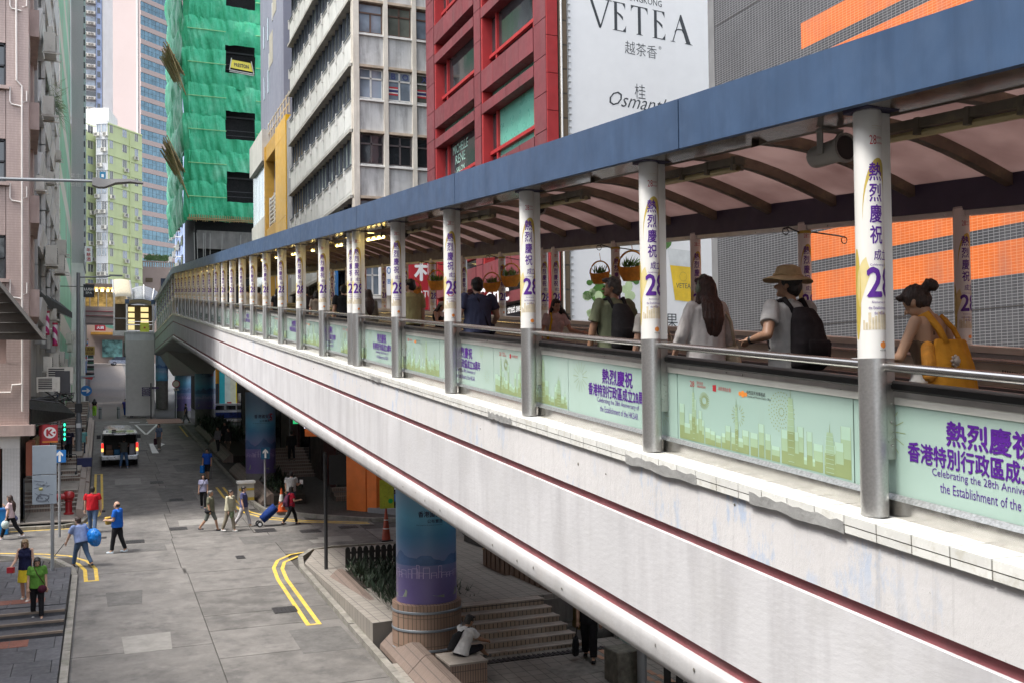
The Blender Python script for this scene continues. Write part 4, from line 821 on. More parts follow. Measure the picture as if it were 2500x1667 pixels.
# ---------------- shopfronts at street level ----------------
sg=thing('shopfront','dim green glass shopfront with gold frames beside the stairs','shopfront'); goldf=mat('gold_frame',(.30,.22,.07),.35,.7,var=.15)
T,L=face((11.6,32.4),(11.6,20.9)); block(sg,[(11.66,20.9),(12.4,20.9),(12.4,32.4),(11.66,32.4)],-6,-1.6,mat('dim_interior',(.05,.045,.04),.9))
for i in range(4): fpart(sg,'window_pane',T,.1+i*2.4,2.3+i*2.4,-5.0,-2.2,.0,.03,glassmat('green_shop_glass',(.02,.06,.045),.1)); fpart(sg,'frame_post',T,2.3+i*2.4,2.5+i*2.4,-5.2,-1.8,0,.1,goldf)
fpart(sg,'gold_column',T,9.5,10.2,-6.1,-1.8,.1,.6,goldf); fpart(sg,'red_strip',T,10.25,10.6,-6.1,-1.8,.1,.5,rsig); fpart(sg,'steel_column',T,10.7,11.1,-6.2,-1.8,.1,.6,steel)
sg2=thing('glass_door','glass shop door in a steel frame under the walkway edge','door'); T,L=face((11.6,20.9),(11.6,15.2))
fpart(sg2,'pane',T,.1,2.6,-6.0,-2.5,.2,.23,glassmat('pale_door_glass',(.28,.40,.37),.15,spec=.6)); fpart(sg2,'pane',T,2.7,5.4,-6.0,-2.5,.2,.23,glassmat('pale_door_glass',(.28,.40,.37),.15))
mb=MB(); 
for u in (0,2.6,5.4): fb(mb,T,u,u+.1,-6.2,-2.4,.15,.3)
fb(mb,T,0,5.5,-6.15,-5.98,.15,.32); mb.build('frame',[steel],sg2)
# convenience store across the lane
cs=thing('convenience_store','corner convenience store with tall orange pillars and a lit sign','shop'); orb=mat('orange_pillar',(.78,.18,.02),.5,var=.08)
block(cs,[(10.3,40.7),(16,39.4),(16,42.3),(10.3,42.3)],-5,-1.2,mat('store_interior',(.06,.06,.065),.8))
T,L=face((9.55,41.1),(11.6,38.9))
fpart(cs,'orange_pillar',T,0,.95,-5.05,-1.0,-.5,0,orb); fpart(cs,'orange_pillar',T,.97,1.45,-5.05,-1.0,-.5,-.04,orb); fpart(cs,'window_pane',T,1.5,3.4,-4.8,-1.6,-.5,-.46,gdark); fpart(cs,'step',T,1.1,4,-5.2,-4.85,-.3,.1,mat('grey_step',(.25,.25,.26),.7))
mb=MB()
for i in range(18): fb(mb,T,1.6+(i%6)*.25,1.78+(i%6)*.25,-4.6+(i//6)*.5,-4.3+(i//6)*.5,-.46,-.40,i%4)
mb.build('shelf_goods',[lw,rsig,bsig,mat('dull_yellow_goods',(.4,.32,.08),.6)],cs)
fpart(cs,'lit_screen',T,1.62,2.7,-2.3,-1.7,-.3,-.2,mat('lit_screen',(.6,.55,.9),.5,emit=((.72,.70,1),.9)))
T2,_=face((7.9,42.6),(9.55,41.1))
mb=MB(); fb(mb,T2,.2,2.1,-1.55,-.95,-.1,.0,0); fb(mb,T2,.2,2.1,-1.22,-1.08,0,.01,1); fb(mb,T2,.2,2.1,-1.42,-1.32,0,.01,2); mb.build('sign_band',[mat('lit_sign_white',(.85,.8,.95),.5,emit=((.86,.80,1),1.0)),mat('sign_green',(.01,.25,.09),.5,emit=((.02,.4,.14),.4)),mat('sign_red',(.6,.03,.03),.5,emit=((.8,.05,.05),.4))],cs)
fpart(cs,'fascia_soffit',T2,.2,2.3,-1.9,-1.6,-.4,-.05,orb)
sv=thing('store_sign','small square 7 sign with green border above the shop entrance','sign')
mb=MB(); mb.box(7.60,8.12,42.5,42.62,-1.35,-.72,0); mb.box(7.66,8.06,42.49,42.5,-1.29,-.78,1); letter(mb,'7',(7.86,42.485,-.98),(1,0,0),(0,0,1),.3,2,.05,height=.34); letter(mb,'ELEVEN',(7.86,42.483,-1.06),(1,0,0),(0,0,1),.1,3,.02,width=.33,height=.06); mb.box(7.84,7.89,42.486,42.489,-1.24,-1.1,2); mb.build('sign_box',[mat('sign_green',(.01,.25,.09),.5),lw,mat('sign_orange_red',(.7,.10,.02),.5),mat('sign_green',(.01,.25,.09),.5)],sv)
# dark street-level arcade further up
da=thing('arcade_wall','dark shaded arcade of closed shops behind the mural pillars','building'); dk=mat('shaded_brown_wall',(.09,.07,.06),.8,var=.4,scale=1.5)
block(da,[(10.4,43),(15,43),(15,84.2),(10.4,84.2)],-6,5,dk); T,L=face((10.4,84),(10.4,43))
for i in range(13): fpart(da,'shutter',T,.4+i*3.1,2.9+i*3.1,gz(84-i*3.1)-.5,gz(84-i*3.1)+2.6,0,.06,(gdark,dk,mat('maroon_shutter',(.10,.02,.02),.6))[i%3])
for i in range(9):
    y0=51.6+i*.40; mb=MB(); z_=gz(51)+.15*(i+1); mb.box(8.3,10.38,y0,y0+.42,z_-.6,z_); mb.box(8.3,10.38,y0-.03,y0+.05,z_,z_+.02,1); mb.build('step',[pinkt,edge_],da)
for i in range(3): mb=MB(); mb.box(9.6,11.6,43.4+i*.4,43.85+i*.4,-5.2,gz(43)+.2+.15*i); mb.build('step',[pinkt],da)
# ---------------- mural pillars carrying the walkway ----------------
m,nt,b=newmat('mural_print'); MATS['mural']=m
t_=N(nt,'TexCoord'); s_=N(nt,'SeparateXYZ'); nt.links.new(t_.outputs['Object'],s_.inputs[0]); nz=noi(nt,coords(nt),1.6,4)
ad=N(nt,'Math',operation='MULTIPLY_ADD'); nt.links.new(nz,ad.inputs[0]); ad.inputs[1].default_value=.5; nt.links.new(s_.outputs[2],ad.inputs[2])
dv=N(nt,'MapRange'); nt.links.new(ad.outputs[0],dv.inputs[0]); dv.inputs[1].default_value=1.3; dv.inputs[2].default_value=4.4
c=ramp(nt,dv.outputs[0],(.06,(.13,.10,.26)),(.26,(.17,.14,.34)),(.40,(.17,.23,.42)),(.55,(.08,.26,.46)),(.68,(.14,.42,.62)),(.85,(.20,.36,.52)),(1,(.17,.28,.42))); nt.links.new(c,b.inputs['Base Color']); b.inputs['Roughness'].default_value=.35; mural=m
pilc=mat('dark_pillar_concrete',(.16,.155,.15),.8,var=.2); pst=tilemat('pillar_base_tile',(.30,.20,.145),(.26,.17,.125),(.10,.08,.06),.075,.31,'XZ',.007,.55,dirt=((.18,.13,.10),.4))
pink_ink=mat('mural_pale_line',(.62,.52,.75),.5); ridge=mat('mural_mountain',(.07,.14,.30),.5,var=.3); navyp=mat('mural_navy_letter',(.015,.015,.06),.5); islm=mat('mural_island',(.22,.26,.20),.5,var=.4,scale=6)
def pillar(cx,cyy,r,zb0,h0,h1,ztop,lab,base,view,detail=True):
    t=thing('mural_pillar',lab,'pillar',(cx,cyy,zb0),group='mural wrapped pillars under the walkway')
    MB().lathe([(r-.015,0),(r-.015,ztop-zb0)],n=36).build('shaft',[pilc],t,True); MB().lathe([(r,h0),(r,h1),(r-.02,h1)],n=40).build('mural',[mural],t,True)
    L=MB(); rr=r+.004; a0=math.radians(view); pt=lambda a,z,e=0:((rr+e)*math.cos(a0+a/rr),(rr+e)*math.sin(a0+a/rr),z)
    H_=h1-h0; k=H_/2.85
    wrapletter(L,'香港國安法',0,0,rr+.003,a0+.28,h0+H_*.70,.1,0,.02,width=.62*k,height=.13*k); wrapletter(L,'公布實施',0,0,rr+.003,a0+.38,h0+H_*.645,.1,0,.012,width=.36*k,height=.085*k); wrapletter(L,'5',0,0,rr+.003,a0+.85,h0+H_*.69,.1,3,.03,height=.2*k); wrapletter(L,'Promulgation & Implementation of',0,0,rr+.003,a0+.2,h0+H_*.615,.1,0,.005,width=.6*k,height=.03*k)
    disc(L,lambda u,v:pt(.85*rr+u,h0+H_*.69+v),.14*k,16,3,.125*k)
    rs=random.Random(int(cyy*10)); x=-1.2
    while x<1.5:
        hh=rs.uniform(.05,.3); hh*=2 if rs.random()<.12 else 1; wd=rs.uniform(.05,.15); z_=h0+H_*.20
        for q in ((x,x+.008,z_,z_+hh),(x+wd,x+wd+.008,z_,z_+hh),(x,x+wd,z_+hh,z_+hh+.008),(x,x+wd,z_+hh*.5,z_+hh*.5+.006)): L.add([pt(q[0],q[2]),pt(q[1],q[2]),pt(q[1],q[3]),pt(q[0],q[3])],[(0,1,2,3)],1)
        x+=wd*rs.uniform(.8,1.5)
    n=46; ri=[(-1.4+i*.065) for i in range(n)]
    for i in range(n-1):
        f=lambda x:h0+H_*(.37+.07*mnoise.noise((x*2.2,cyy,0))+.03*mnoise.noise((x*7,cyy,3)))
        L.add([pt(ri[i],h0+H_*.30,-.002),pt(ri[i+1],h0+H_*.30,-.002),pt(ri[i+1],f(ri[i+1]),-.002),pt(ri[i],f(ri[i]),-.002)],[(0,1,2,3)],2)
    for c_,w_ in ((-.75,.34),(.55,.4)): L.add([pt(c_+w_*math.cos(q),h0+H_*.045+H_*.05*(1+math.sin(q))*(.6+.4*math.cos(q*1.5)),.001) for q in [i*.45 for i in range(14)]],[tuple(range(14))],4)
    L.build('mural_print',[navyp,pink_ink,ridge,rsig,islm],t)
    if base:
        mb=MB(); mb.lathe([(r+.10,-.15),(r+.10,h0-.02),(r-.01,h0)],n=40); mb.build('tiled_base',[pst],t,True)
        mb=MB(); 
        for z_ in (.18,.62,1.02): mb.lathe([(r+.105,z_),(r+.118,z_+.01),(r+.118,z_+.05),(r+.105,z_+.06)],n=40)
        mb.build('metal_band',[mat('grey_band',(.22,.25,.28),.4,.4)],t,True)
    return t
pillar(6.9,21.75,.69,-6.0,1.23,4.1,.5,'nearest mural pillar on a tiled round base beside the stairs',True,-112)
pillar(7.05,48.2,.70,gz(48.2),.75,4.6,3.2,'second mural pillar standing in the planter further up the kerb',False,-104)
pillar(7.9,84.4,.82,gz(84.4),1.3,5.5,3.6,'wide mural pillar beside the parked taxi',False,-100)
pillar(6.75,92.6,.70,gz(92.6),.6,5.9,3.6,'pale mural pillar behind the round white traffic sign',False,-98)
pillar(5.6,104,.6,gz(104),2.8,7.0,3.6,'farthest mural pillar half hidden by the stair wall',False,-98)
cap=thing('pier_cap','grey concrete pier head under the level end of the walkway','pier'); mb=MB(); mb.add([(4.9,83.4,3.4),(9.6,83.4,3.4),(8.4,83.5,1.6),(7.2,83.5,1.6),(4.9,93.6,3.4),(9.6,93.6,3.4),(7.6,93.6,1.6),(6.0,93.6,1.6)],[(0,1,2,3),(4,7,6,5),(0,3,7,4),(1,5,6,2),(3,2,6,7),(0,4,5,1)]); mb.build('pier_head',[mat('grey_render_panel',(.52,.49,.475),.8)],cap)
# ---------------- yellow fronted building ----------------
yb=thing('yellow_building','low white building with a bold yellow balcony frame','building'); yp=mat('yellow_panel',(.78,.43,.010),.4,var=.06,scale=1,island=.06); yp2=mat('yellow_frame_side',(.58,.33,.05),.5,var=.1); wp=mat('white_render',(.62,.61,.58),.7,var=.06,streak=((.4,.4,.38),.4,2))
T,L=face((10.3,74),(10.3,58.0)); XA=lambda y:74-y
block(yb,[(11.4,58.2),(20,58.2),(20,74),(11.4,74)],-5,15.6,wp); 
fpart(yb,'grey_side_wall',T,XA(59.5),XA(58.0),-5,16.3,-1.2,-.05,mat('grey_render',(.34,.34,.35),.8,streak=((.2,.2,.2),.5,2)))
for z0,z1 in ((2.0,5.9),(5.92,10.62),(10.64,15.6),(15.62,16.75)): fpart(yb,'yellow_panel',T,XA(63.45),XA(59.6),z0,z1,-.6,.0,yp)
for z0,z1 in ((2,4.2),(9.2,10.9),(15.6,16.6)): fpart(yb,'yellow_beam',T,XA(67.7),XA(63.47),z0,z1,-.6,-.02,yp2)
fpart(yb,'yellow_post',T,XA(67.9),XA(67.5),2,16.6,-.6,.02,yp2)
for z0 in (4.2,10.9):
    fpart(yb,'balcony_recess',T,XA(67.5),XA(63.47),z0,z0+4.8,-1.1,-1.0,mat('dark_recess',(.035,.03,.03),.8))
    mb=MB()
    for i in range(8): fb(mb,T,XA(67.4),XA(63.6),z0+.1+i*.27,z0+.2+i*.27,-.35,-.25)
    for u in (67.4,65.5,63.7): fb(mb,T,XA(u),XA(u)+.12,z0,z0+2.2,-.4,-.22)
    mb.build('balcony_railing',[framew],yb)
fpart(yb,'roof_band',T,0,XA(67.9),15.75,17.9,-1,.15,wp); fpart(yb,'wall_band',T,0,XA(67.9),10.3,12.0,-1,.02,wp)
for z0,z1 in ((12.0,15.7),(5.5,10.3)):
    for i in range(4): fpart(yb,'glass_panel',T,.05+i*1.5,1.5+i*1.5,z0,z1,-.5,-.1,glassmat('grey_reflecting_glass',(.26,.32,.33),.1))
mb=MB(); 
for i in range(9): mb.tube([T(XA(60)-i*1.0,17.0+.0,-.3),T(XA(60)-i*1.0,18.3,-.3)],.04,5)
for z_ in (17.6,18.2): mb.tube([T(XA(60),z_,-.3),T(XA(68),z_,-.3)],.04,5)
mb.build('roof_railing',[mat('cream_rail',(.62,.54,.42),.5)],yb)
# ---------------- lavender grey tower ----------------
pg=thing('grey_tower','plain lavender grey rendered tower behind the yellow building','building'); lav=mat('lavender_render',(.25,.26,.33),.85,var=.06,scale=.6,bump=.15,bscale=8,streak=((.19,.20,.26),.4,.8))
block(pg,[(10.9,63.6),(22,63.6),(22,73.4),(10.9,73.4)],-5,46,lav); T,L=face((10.9,73.4),(10.9,63.6)); TS,_=face((10.9,63.6),(22,63.6))
for z_ in (20.5,24.2,27.9,31.6):
    for u in (1.6,3.4): fpart(pg,'slit_window',T,u,u+.35,z_-3.2,z_-1.6,-.1,.03,glassmat('green_slit_glass',(.03,.11,.09)))
    fpart(pg,'window_pane',TS,1.7,3.2,z_-.4,z_+1.5,-.1,.03,gdark); fpart(pg,'window_sill',TS,1.5,3.4,z_+1.5,z_+1.62,-.1,.3,lav); fpart(pg,'window_frame',TS,2.4,2.48,z_-.4,z_+1.5,0,.05,framew)
for i,z_ in enumerate((22.6,25.6,28.6)): fpart(pg,'recess',T,4.2+1.5*i,5.6+1.5*i,z_,z_+2.2,-.2,.02,mat('cream_recess',(.42,.39,.33),.8)); fpart(pg,'recess_light',T,4.0+1.5*i,4.2+1.5*i,z_-.2,z_+1.0,-.1,.05,framew)
# ---------------- building wrapped in green scaffold net ----------------
gb=thing('scaffolded_building','building wrapped in bright green netting with dark window gaps and bamboo catch fans','building')
YG=100.; m,nt,b=newmat('green_net'); MATS['net']=m
c=ramp(nt,noi(nt,coords(nt,(1,1,.7)),.55,6,.65),(.28,(.03,.33,.16)),(.5,(.06,.54,.29)),(.72,(.24,.70,.46)))
wv=N(nt,'TexWave'); wv.inputs['Scale'].default_value=.35; wv.inputs['Distortion'].default_value=6; nt.links.new(coords(nt,(1,1,.4)),wv.inputs[0])
c=mix(nt,.18,c,ramp(nt,wv.outputs['Fac'],(.0,(.03,.34,.16)),(1,(.14,.58,.34)))); nt.links.new(c,b.inputs['Base Color']); b.inputs['Roughness'].default_value=.5; b.inputs['Specular IOR Level'].default_value=.3
bumpn(nt,b,noi(nt,coords(nt,(1.3,1.3,.7)),1.1,6,.6),.5,.4); net=m
T,L=face((7.95,YG),(15.2,YG)); TW,LW=face((6.9,YG+14),(7.6,YG+.3))
dkc=mat('black_interior',(.012,.012,.013),1.)
block(gb,[(8.6,YG+1.2),(16,YG+1.2),(16,YG+14),(8.6,YG+14)],-3,62,dkc)
opens=[(3.55,6.35,31.6,34.4),(3.55,6.4,25.0,27.9),(3.5,6.4,18.9,21.8),(3.55,6.4,38.4,41.2),(3.55,6.4,45,48)]
def netsheet(T,L,z0,z1,seed,nu,skip=None,name='net_sheet'):
    mb=MB(); nv=12; rs=random.Random(seed); ph=rs.random()*9
    g=lambda i,j:(lambda u,t:T(u+.05*math.sin(3*t+seed),z0+(z1-z0)*t+ (.16*mnoise.noise((u*.8+ph,seed,0)) if j in (0,nv) else 0),.22*math.sin(math.pi*t)**.6+.30*mnoise.noise((u*.9+ph,t*1.1,seed))+.16*mnoise.noise((u*2.6+t*2.2+ph,t*.8,seed+5))+.07*abs(mnoise.noise((u*6,t*2,seed)))-.10*(1-t)))(L*i/nu,j/nv)
    for i in range(nu):
        u=L*(i+.5)/nu
        for j in range(nv):
            v=z0+(z1-z0)*(j+.5)/nv
            if skip and any(a<u<b_ and c<v<d for a,b_,c,d in skip): continue
            mb.quad(g(i,j),g(i+1,j),g(i+1,j+1),g(i,j+1))
    me=mb.mesh(name,[net],'all'); return put(name,me,gb)
zz=17.2; k=0; ledg=mat('net_covered_ledger',(.30,.62,.30),.6,var=.15)
while zz<58:
    h=3.1 if k%2 else 3.5; netsheet(T,L,zz-.35,zz+h,k,56,opens); netsheet(TW,LW,zz-.4,zz+h,k+40,26); netsheet(face((7.5,YG+.4),(8.2,YG))[0],.85,zz-.4,zz+h,k+80,6); zz+=h; k+=1
    mb=MB(); q_=zz-h*.45; mb.tube([T(-.1,q_,.30),T(3.5,q_,.34),T(3.5,q_+.05,.34)],.05,5); mb.tube([T(6.4,q_,.3),T(7.2,q_,.3)],.05,5); mb.build('ledger_pole',[ledg],gb)
bamb=mat('bamboo_pole',(.36,.25,.12),.7,var=.25,scale=6); 
for (u0,u1,z0,z1) in opens[:3]:
    fpart(gb,'opening',T,u0-.1,u1+.1,z0-.3,z1+.3,-1.1,-1.0,dkc); mb=MB(); fb(mb,T,u0,u1,z1-.5,z1-.35,-.9,-.8); fb(mb,T,u0,u1,z0+1.0,z0+1.05,-.4,-.35); fb(mb,T,u0,u1,z0+.5,z0+.55,-.4,-.35); mb.build('floor_rail',[mat('dim_rail',(.05,.05,.055),.6)],gb)
mb=MB(); T0=T
for i in range(34): mb.tube([T(.0+i*.21,16.75+R.uniform(-.1,.1),.25),T(.0+i*.21,17.35,.25)],.045,5)
for z_ in (16.85,17.0): mb.tube([T(-.2,z_,.3),T(7.2,z_,.3)],.05,5)
mb.build('bamboo_fringe',[bamb],gb)
fpart(gb,'floor_slab',T,.8,7.2,14.2,16.0,-3,-.8,mat('raw_concrete',(.22,.21,.20),.9,var=.2,scale=1,streak=((.08,.08,.08),.6,1.5)))
for u in (3.3,): fpart(gb,'concrete_column',T,u,u+.9,6,14.2,-2.2,-1.3,mat('raw_concrete2',(.30,.29,.28),.9))
mb=MB()
for u in (.6,.9,1.3,1.55,1.9,2.9,4.7): mb.tube([T(u,8,0),T(u-R.uniform(-.2,.3),15.6,0)],.035,5)
mb.build('hanging_pole',[mat('grey_pole',(.32,.31,.30),.6)],gb)
yl=thing('hanging_board','yellow lettered board in a white cradle hung in a dark gap of the green net','sign')
mb=MB(); mb.add([T(3.95,32.15,.2),T(6.1,31.95,.2),T(5.95,32.95,-.2),T(4.05,33.1,-.2)],[(0,1,2,3)],0); letter(mb,'PRESTON',T(5.02,32.5,.06),Vector((1,-.05,-.07)).normalized(),Vector((0,.4,1)).normalized(),.4,1,.03,width=1.4,height=.42)
for a,b_ in (((3.85,31.9),(6.2,31.7)),((3.85,31.9),(4.05,33.1)),((6.2,31.7),(5.95,32.95)),((3.85,31.75),(6.2,31.55))): mb.tube([T(*a,.25),T(*b_,.25)],.05,5,2)
mb.build('board',[mat('yellow_board',(.68,.58,.05),.5,var=.08),blackp,framew],yl)
for zf,nm in ((31.0,0),(21.5,1),(41.5,2)):
    cf=thing('bamboo_catch_fan',('lower','middle','upper')[(1,0,2)[nm]]+' sloping bamboo catch fan at the corner of the green net','scaffold')
    mb=MB()
    for i in range(16):
        a=i/15; y_=YG+.2+a*6; mb.tube([(7.6,y_,zf),(5.9+R.uniform(-.3,.1),y_-.2,zf+3.2+R.uniform(-.2,.3))],.06,5)
    for t in (.1,.35,.6,.9): mb.tube([(7.6-1.6*t,YG,zf+3.1*t),(7.6-1.6*t,YG+6.3,zf+3.1*t)],.08,5)
    mb.add([(7.55,YG+.2,zf-.02),(6.05,YG+.1,zf+3.0),(6.05,YG+6.2,zf+3.0),(7.55,YG+6.2,zf-.02)],[(0,1,2,3)],1); mb.build('bamboo_mat',[bamb,mat('brown_sacking',(.20,.15,.10),.9,var=.3,scale=3)],cf)
    mb=MB()
    for i in range(4): mb.tube([(6.0,YG+i*1.6,zf+3),(7.7+.2*i,YG-.1,zf-2-.5*i)],.045,5)
    mb.build('stay_pole',[bamb],cf)
# ---------------- blue tenement sliver ----------------
bl_=thing('blue_tenement','sliver of pale blue tenement crowded with air conditioners','building'); bpm=mat('pale_blue_render',(.28,.36,.55),.8,var=.15,scale=.5,streak=((.2,.22,.3),.5,1.2))
block(bl_,[(10.6,141),(20,141),(20,160),(10.6,160)],0,42,bpm); T,L=face((10.2,158),(10.6,141))
for i in range(9):
    for j in range(3): fpart(bl_,'window_pane',T,2+j*5,4.5+j*5,18+i*2.7,19.3+i*2.7,0,.05,gdark); ac(bl_,T(1.5+j*5.2+R.uniform(-.5,.5),17.3+i*2.7+R.uniform(-.4,.4),.5),-math.pi/2,1.3)
mb=MB()
for i in range(24): y_=142+R.uniform(0,14); mb.tube([(10.4,y_,18+i*.95),(9.7,y_+.3,18.1+i*.95)],.08,5)
mb.build('bracket',[framew],bl_)
# ---------------- left side: pink tiled corner building ----------------
pk=thing('pink_building','pink tiled tenement with white drain pipes on the street corner','building')
pkt=tilemat('pink_wall_tile',(.50,.385,.345),(.46,.35,.315),(.31,.235,.21),.045,.095,'XZ',.006,.5,off=0,dirt=((.27,.20,.18),.4)); pkt2=tilemat('pink_wall_tile_side',(.50,.385,.345),(.46,.35,.315),(.31,.235,.21),.045,.095,'YZ',.006,.5,dirt=((.27,.20,.18),.4)); pks=mat('pink_render',(.45,.345,.31),.75,var=.1,scale=2,streak=((.22,.16,.14),.4,2))
block(pk,[(-12,41.3),(-2.75,41.3),(-2.75,46.4),(-12,46.4)],-1.1,36,pks); T,L=face((-8,41),(-2.5,41))
WZ=[3.2+3.62*i for i in range(9)]
for z_ in WZ:
    fpart(pk,'window_pane',T,3.6,4.72,z_+1.15,z_+2.75,-.25,-.22,gdark); mb=MB()
    for q in ((4.66,4.72,z_+1.15,z_+2.75),(3.6,4.7,z_+1.9,z_+1.96),(3.6,4.7,z_+2.7,z_+2.76)): fb(mb,T,*q,-.22,-.1)
    mb.build('window_frame',[blackp],pk); fpart(pk,'window_sill',T,3.5,4.85,z_+1.0,z_+1.13,-.2,.12,pks)
    fpart(pk,'tiled_panel',T,3.5,4.72,z_-.85,z_+.98,-.3,-.04,pkt)
fpart(pk,'tiled_pier',T,4.74,5.5,1.2,36,-.3,0,pkt)
fpart(pk,'tiled_band',T,0,5.5,-1.1,1.2,-.3,-.005,pkt)
pm_=mat('white_pvc_pipe',(.66,.62,.58),.45,var=.08)
mb=MB(); mb.tube([T(5.28,-.6,.06),T(5.28,11.6,.06),T(5.1,11.8,.06),T(5.05,24,.06)],.035,7)
for z_ in WZ: mb.tube([T(4.88,z_+1.1,.05),T(4.88,z_+.55,.05),T(4.93,z_+.45,.05),T(5.26,z_+.40,.05)],.028,6); mb.tube([T(5.44,z_+1.0,.05),T(5.44,z_+.6,.05),T(5.3,z_+.55,.05)],.028,6)
mb.tube([T(0,.10,.06),T(4.9,.12,.06),T(4.95,.4,.06),T(5.3,.42,.06)],.035,6); mb.build('drain_pipe',[pm_],pk)
TE,LE=face((-2.5,41),(-2.5,46.4))
fpart(pk,'tiled_return',TE,.31,.9,1.2,36,-.3,0.002,pkt2)
for i,z_ in enumerate(WZ): 
    mb=MB(); mb.add([TE(.9,z_-.2,-.3),TE(5.3,z_-.2,-.3),TE(5.3,z_-.2,.0),TE(.9,z_-.2,.32),TE(.9,z_+.85,-.3),TE(5.3,z_+.85,-.3),TE(5.3,z_+.85,.0),TE(.9,z_+.85,.32)],[(0,1,2,3),(4,7,6,5),(0,4,5,1),(1,5,6,2),(2,6,7,3),(3,7,4,0)]); mb.build('balcony_front',[pks],pk)
    fpart(pk,'window_pane',TE,1.6,3.9,z_+.9,z_+2.9,-.26,-.2,gdark); fpart(pk,'wall_strip',TE,4.3,5.3,z_+.9,z_+3.4,-.3,-.1,pks)
ac(pk,(-2.2,43.2,8.1),math.pi/2,.95)
# street level of the pink building
fpart(pk,'canopy_slab',T,0,5.7,-1.5,-1.1,-.5,.35,pks)
shp=mat('white_tile_column',(.62,.60,.57),.5,var=.06,scale=4); fpart(pk,'tiled_column',T,4.62,5.2,-5.1,-1.5,-.3,.05,tilemat('white_column_tile',(.62,.60,.58),(.58,.56,.54),(.4,.39,.37),.1,.05,'XZ',.005,.4))
block(pk,[(-12,41.6),(-2.8,41.6),(-2.8,46.4),(-12,46.4)],-6,-1.2,dk); fpart(pk,'door_recess',T,3.2,4.5,-5.0,-3.0,-.1,-.05,blackp); fpart(pk,'brown_sign',T,3.3,4.55,-3.1,-1.9,-.1,.08,mat('russet_board',(.22,.06,.03),.6,var=.12)); fpart(pk,'white_fascia',T,3.2,5.2,-1.95,-1.5,-.1,.06,shp)
fpart(pk,'brown_sign',TE,.0,2.2,-3.0,-1.75,-.1,.1,mat('russet_board',(.22,.06,.03),.6,var=.12)); fpart(pk,'picture_board',TE,2.25,4.3,-2.9,-1.7,0,.14,mat('food_picture_board',(.20,.14,.06),.5,var=.7,scale=7)); fpart(pk,'shop_window',TE,.2,5,-4.8,-3.1,-.2,-.15,gdark)
fpart(pk,'red_banner',TE,4.6,4.75,-3.2,-1.2,.1,.5,rsig)
ck=thing('shop_sign','square red sign with a white ringed K hanging from the corner shop','sign'); mb=MB(); mb.box(-2.06,-1.53,41.3,41.42,-1.74,-1.13,0); mb.box(-2.06,-1.53,41.29,41.43,-1.80,-1.74,2); disc(mb,lambda u,v:(-1.795+u,41.288,-1.42+v),.215,24,1); letter(mb,'K',(-1.80,41.28,-1.42),(1,0,0),(0,0,1),.28,0,.06,height=.24); disc(mb,lambda u,v:(-1.72+u,41.286,-1.42+v),.12,12,0,0,-.5,.5) ; mb.build('sign_box',[rsig,lw,mat('orange_strip',(.6,.2,.03),.5)],ck); mb=MB(); mb.box(-2.5,-1.53,41.34,41.38,-1.1,-1.06); mb.build('bracket',[rubber],ck)
awm=mat('black_awning',(.020,.019,.018),.8,var=.2); awg=mat('grey_awning',(.085,.075,.068),.85,var=.15,scale=3,streak=((.05,.045,.04),.5,3))
aw=thing('grey_awning','large dark grey fabric awning with ribs jutting in at the left edge','awning')
mb=MB(); mb.add([(-3.9,39.4,4.85),(-1.80,39.4,1.98),(-1.80,36.0,1.85),(-3.9,36.0,4.7)],[(0,1,2,3)]); mb.build('fabric',[awg],aw).modifiers.new('t','SOLIDIFY').thickness=.02
mb=MB(); mb.add([(-1.80,39.4,1.98),(-5,39.4,1.98),(-5,39.4,4.8),(-3.9,39.4,4.85)],[(0,1,2,3)]); mb.build('end_panel',[mat('brown_grey_awning',(.10,.085,.075),.85)],aw)
mb=MB()
for z_ in (2.25,2.6,2.95,3.3,3.65): x_=-1.8-(z_-1.98)/(4.85-1.98)*2.1; mb.tube([(x_,39.37,z_),(-5,39.37,z_-.06)],.022,6)
mb.tube([(-1.8,39.4,1.97),(-3.9,39.4,4.85)],.02,6); mb.build('awning_frame',[mat('awning_pole',(.05,.045,.04),.6)],aw)
for nm,pts in (('black sloping shop awning above the striped barber poles',[(-2.5,46.6,4.4),(-1.75,70,5.3),(-1.75,70,4.95),(-2.5,46.6,3.9)]),('dark low awning over the corner shop fronts',[(-2.5,42,-.55),(-1.3,57,-1.0),(-1.3,57,-1.15),(-2.5,42,-1.2)])):
    t=thing('black_awning',nm,'awning'); mb=MB(); a,b_,c_,d_=[Vector(p) for p in pts]; mb.add([a,b_,c_,d_,a+Vector((-.7,0,.5)),b_+Vector((-1.0,0,.9))],[(0,1,2,3),(0,4,5,1)]); o=mb.build('fabric',[awm],t); o.modifiers.new('t','SOLIDIFY').thickness=.03; mb=MB().tube([c_,d_],.03,6); mb.build('awning_bar',[steel],t)
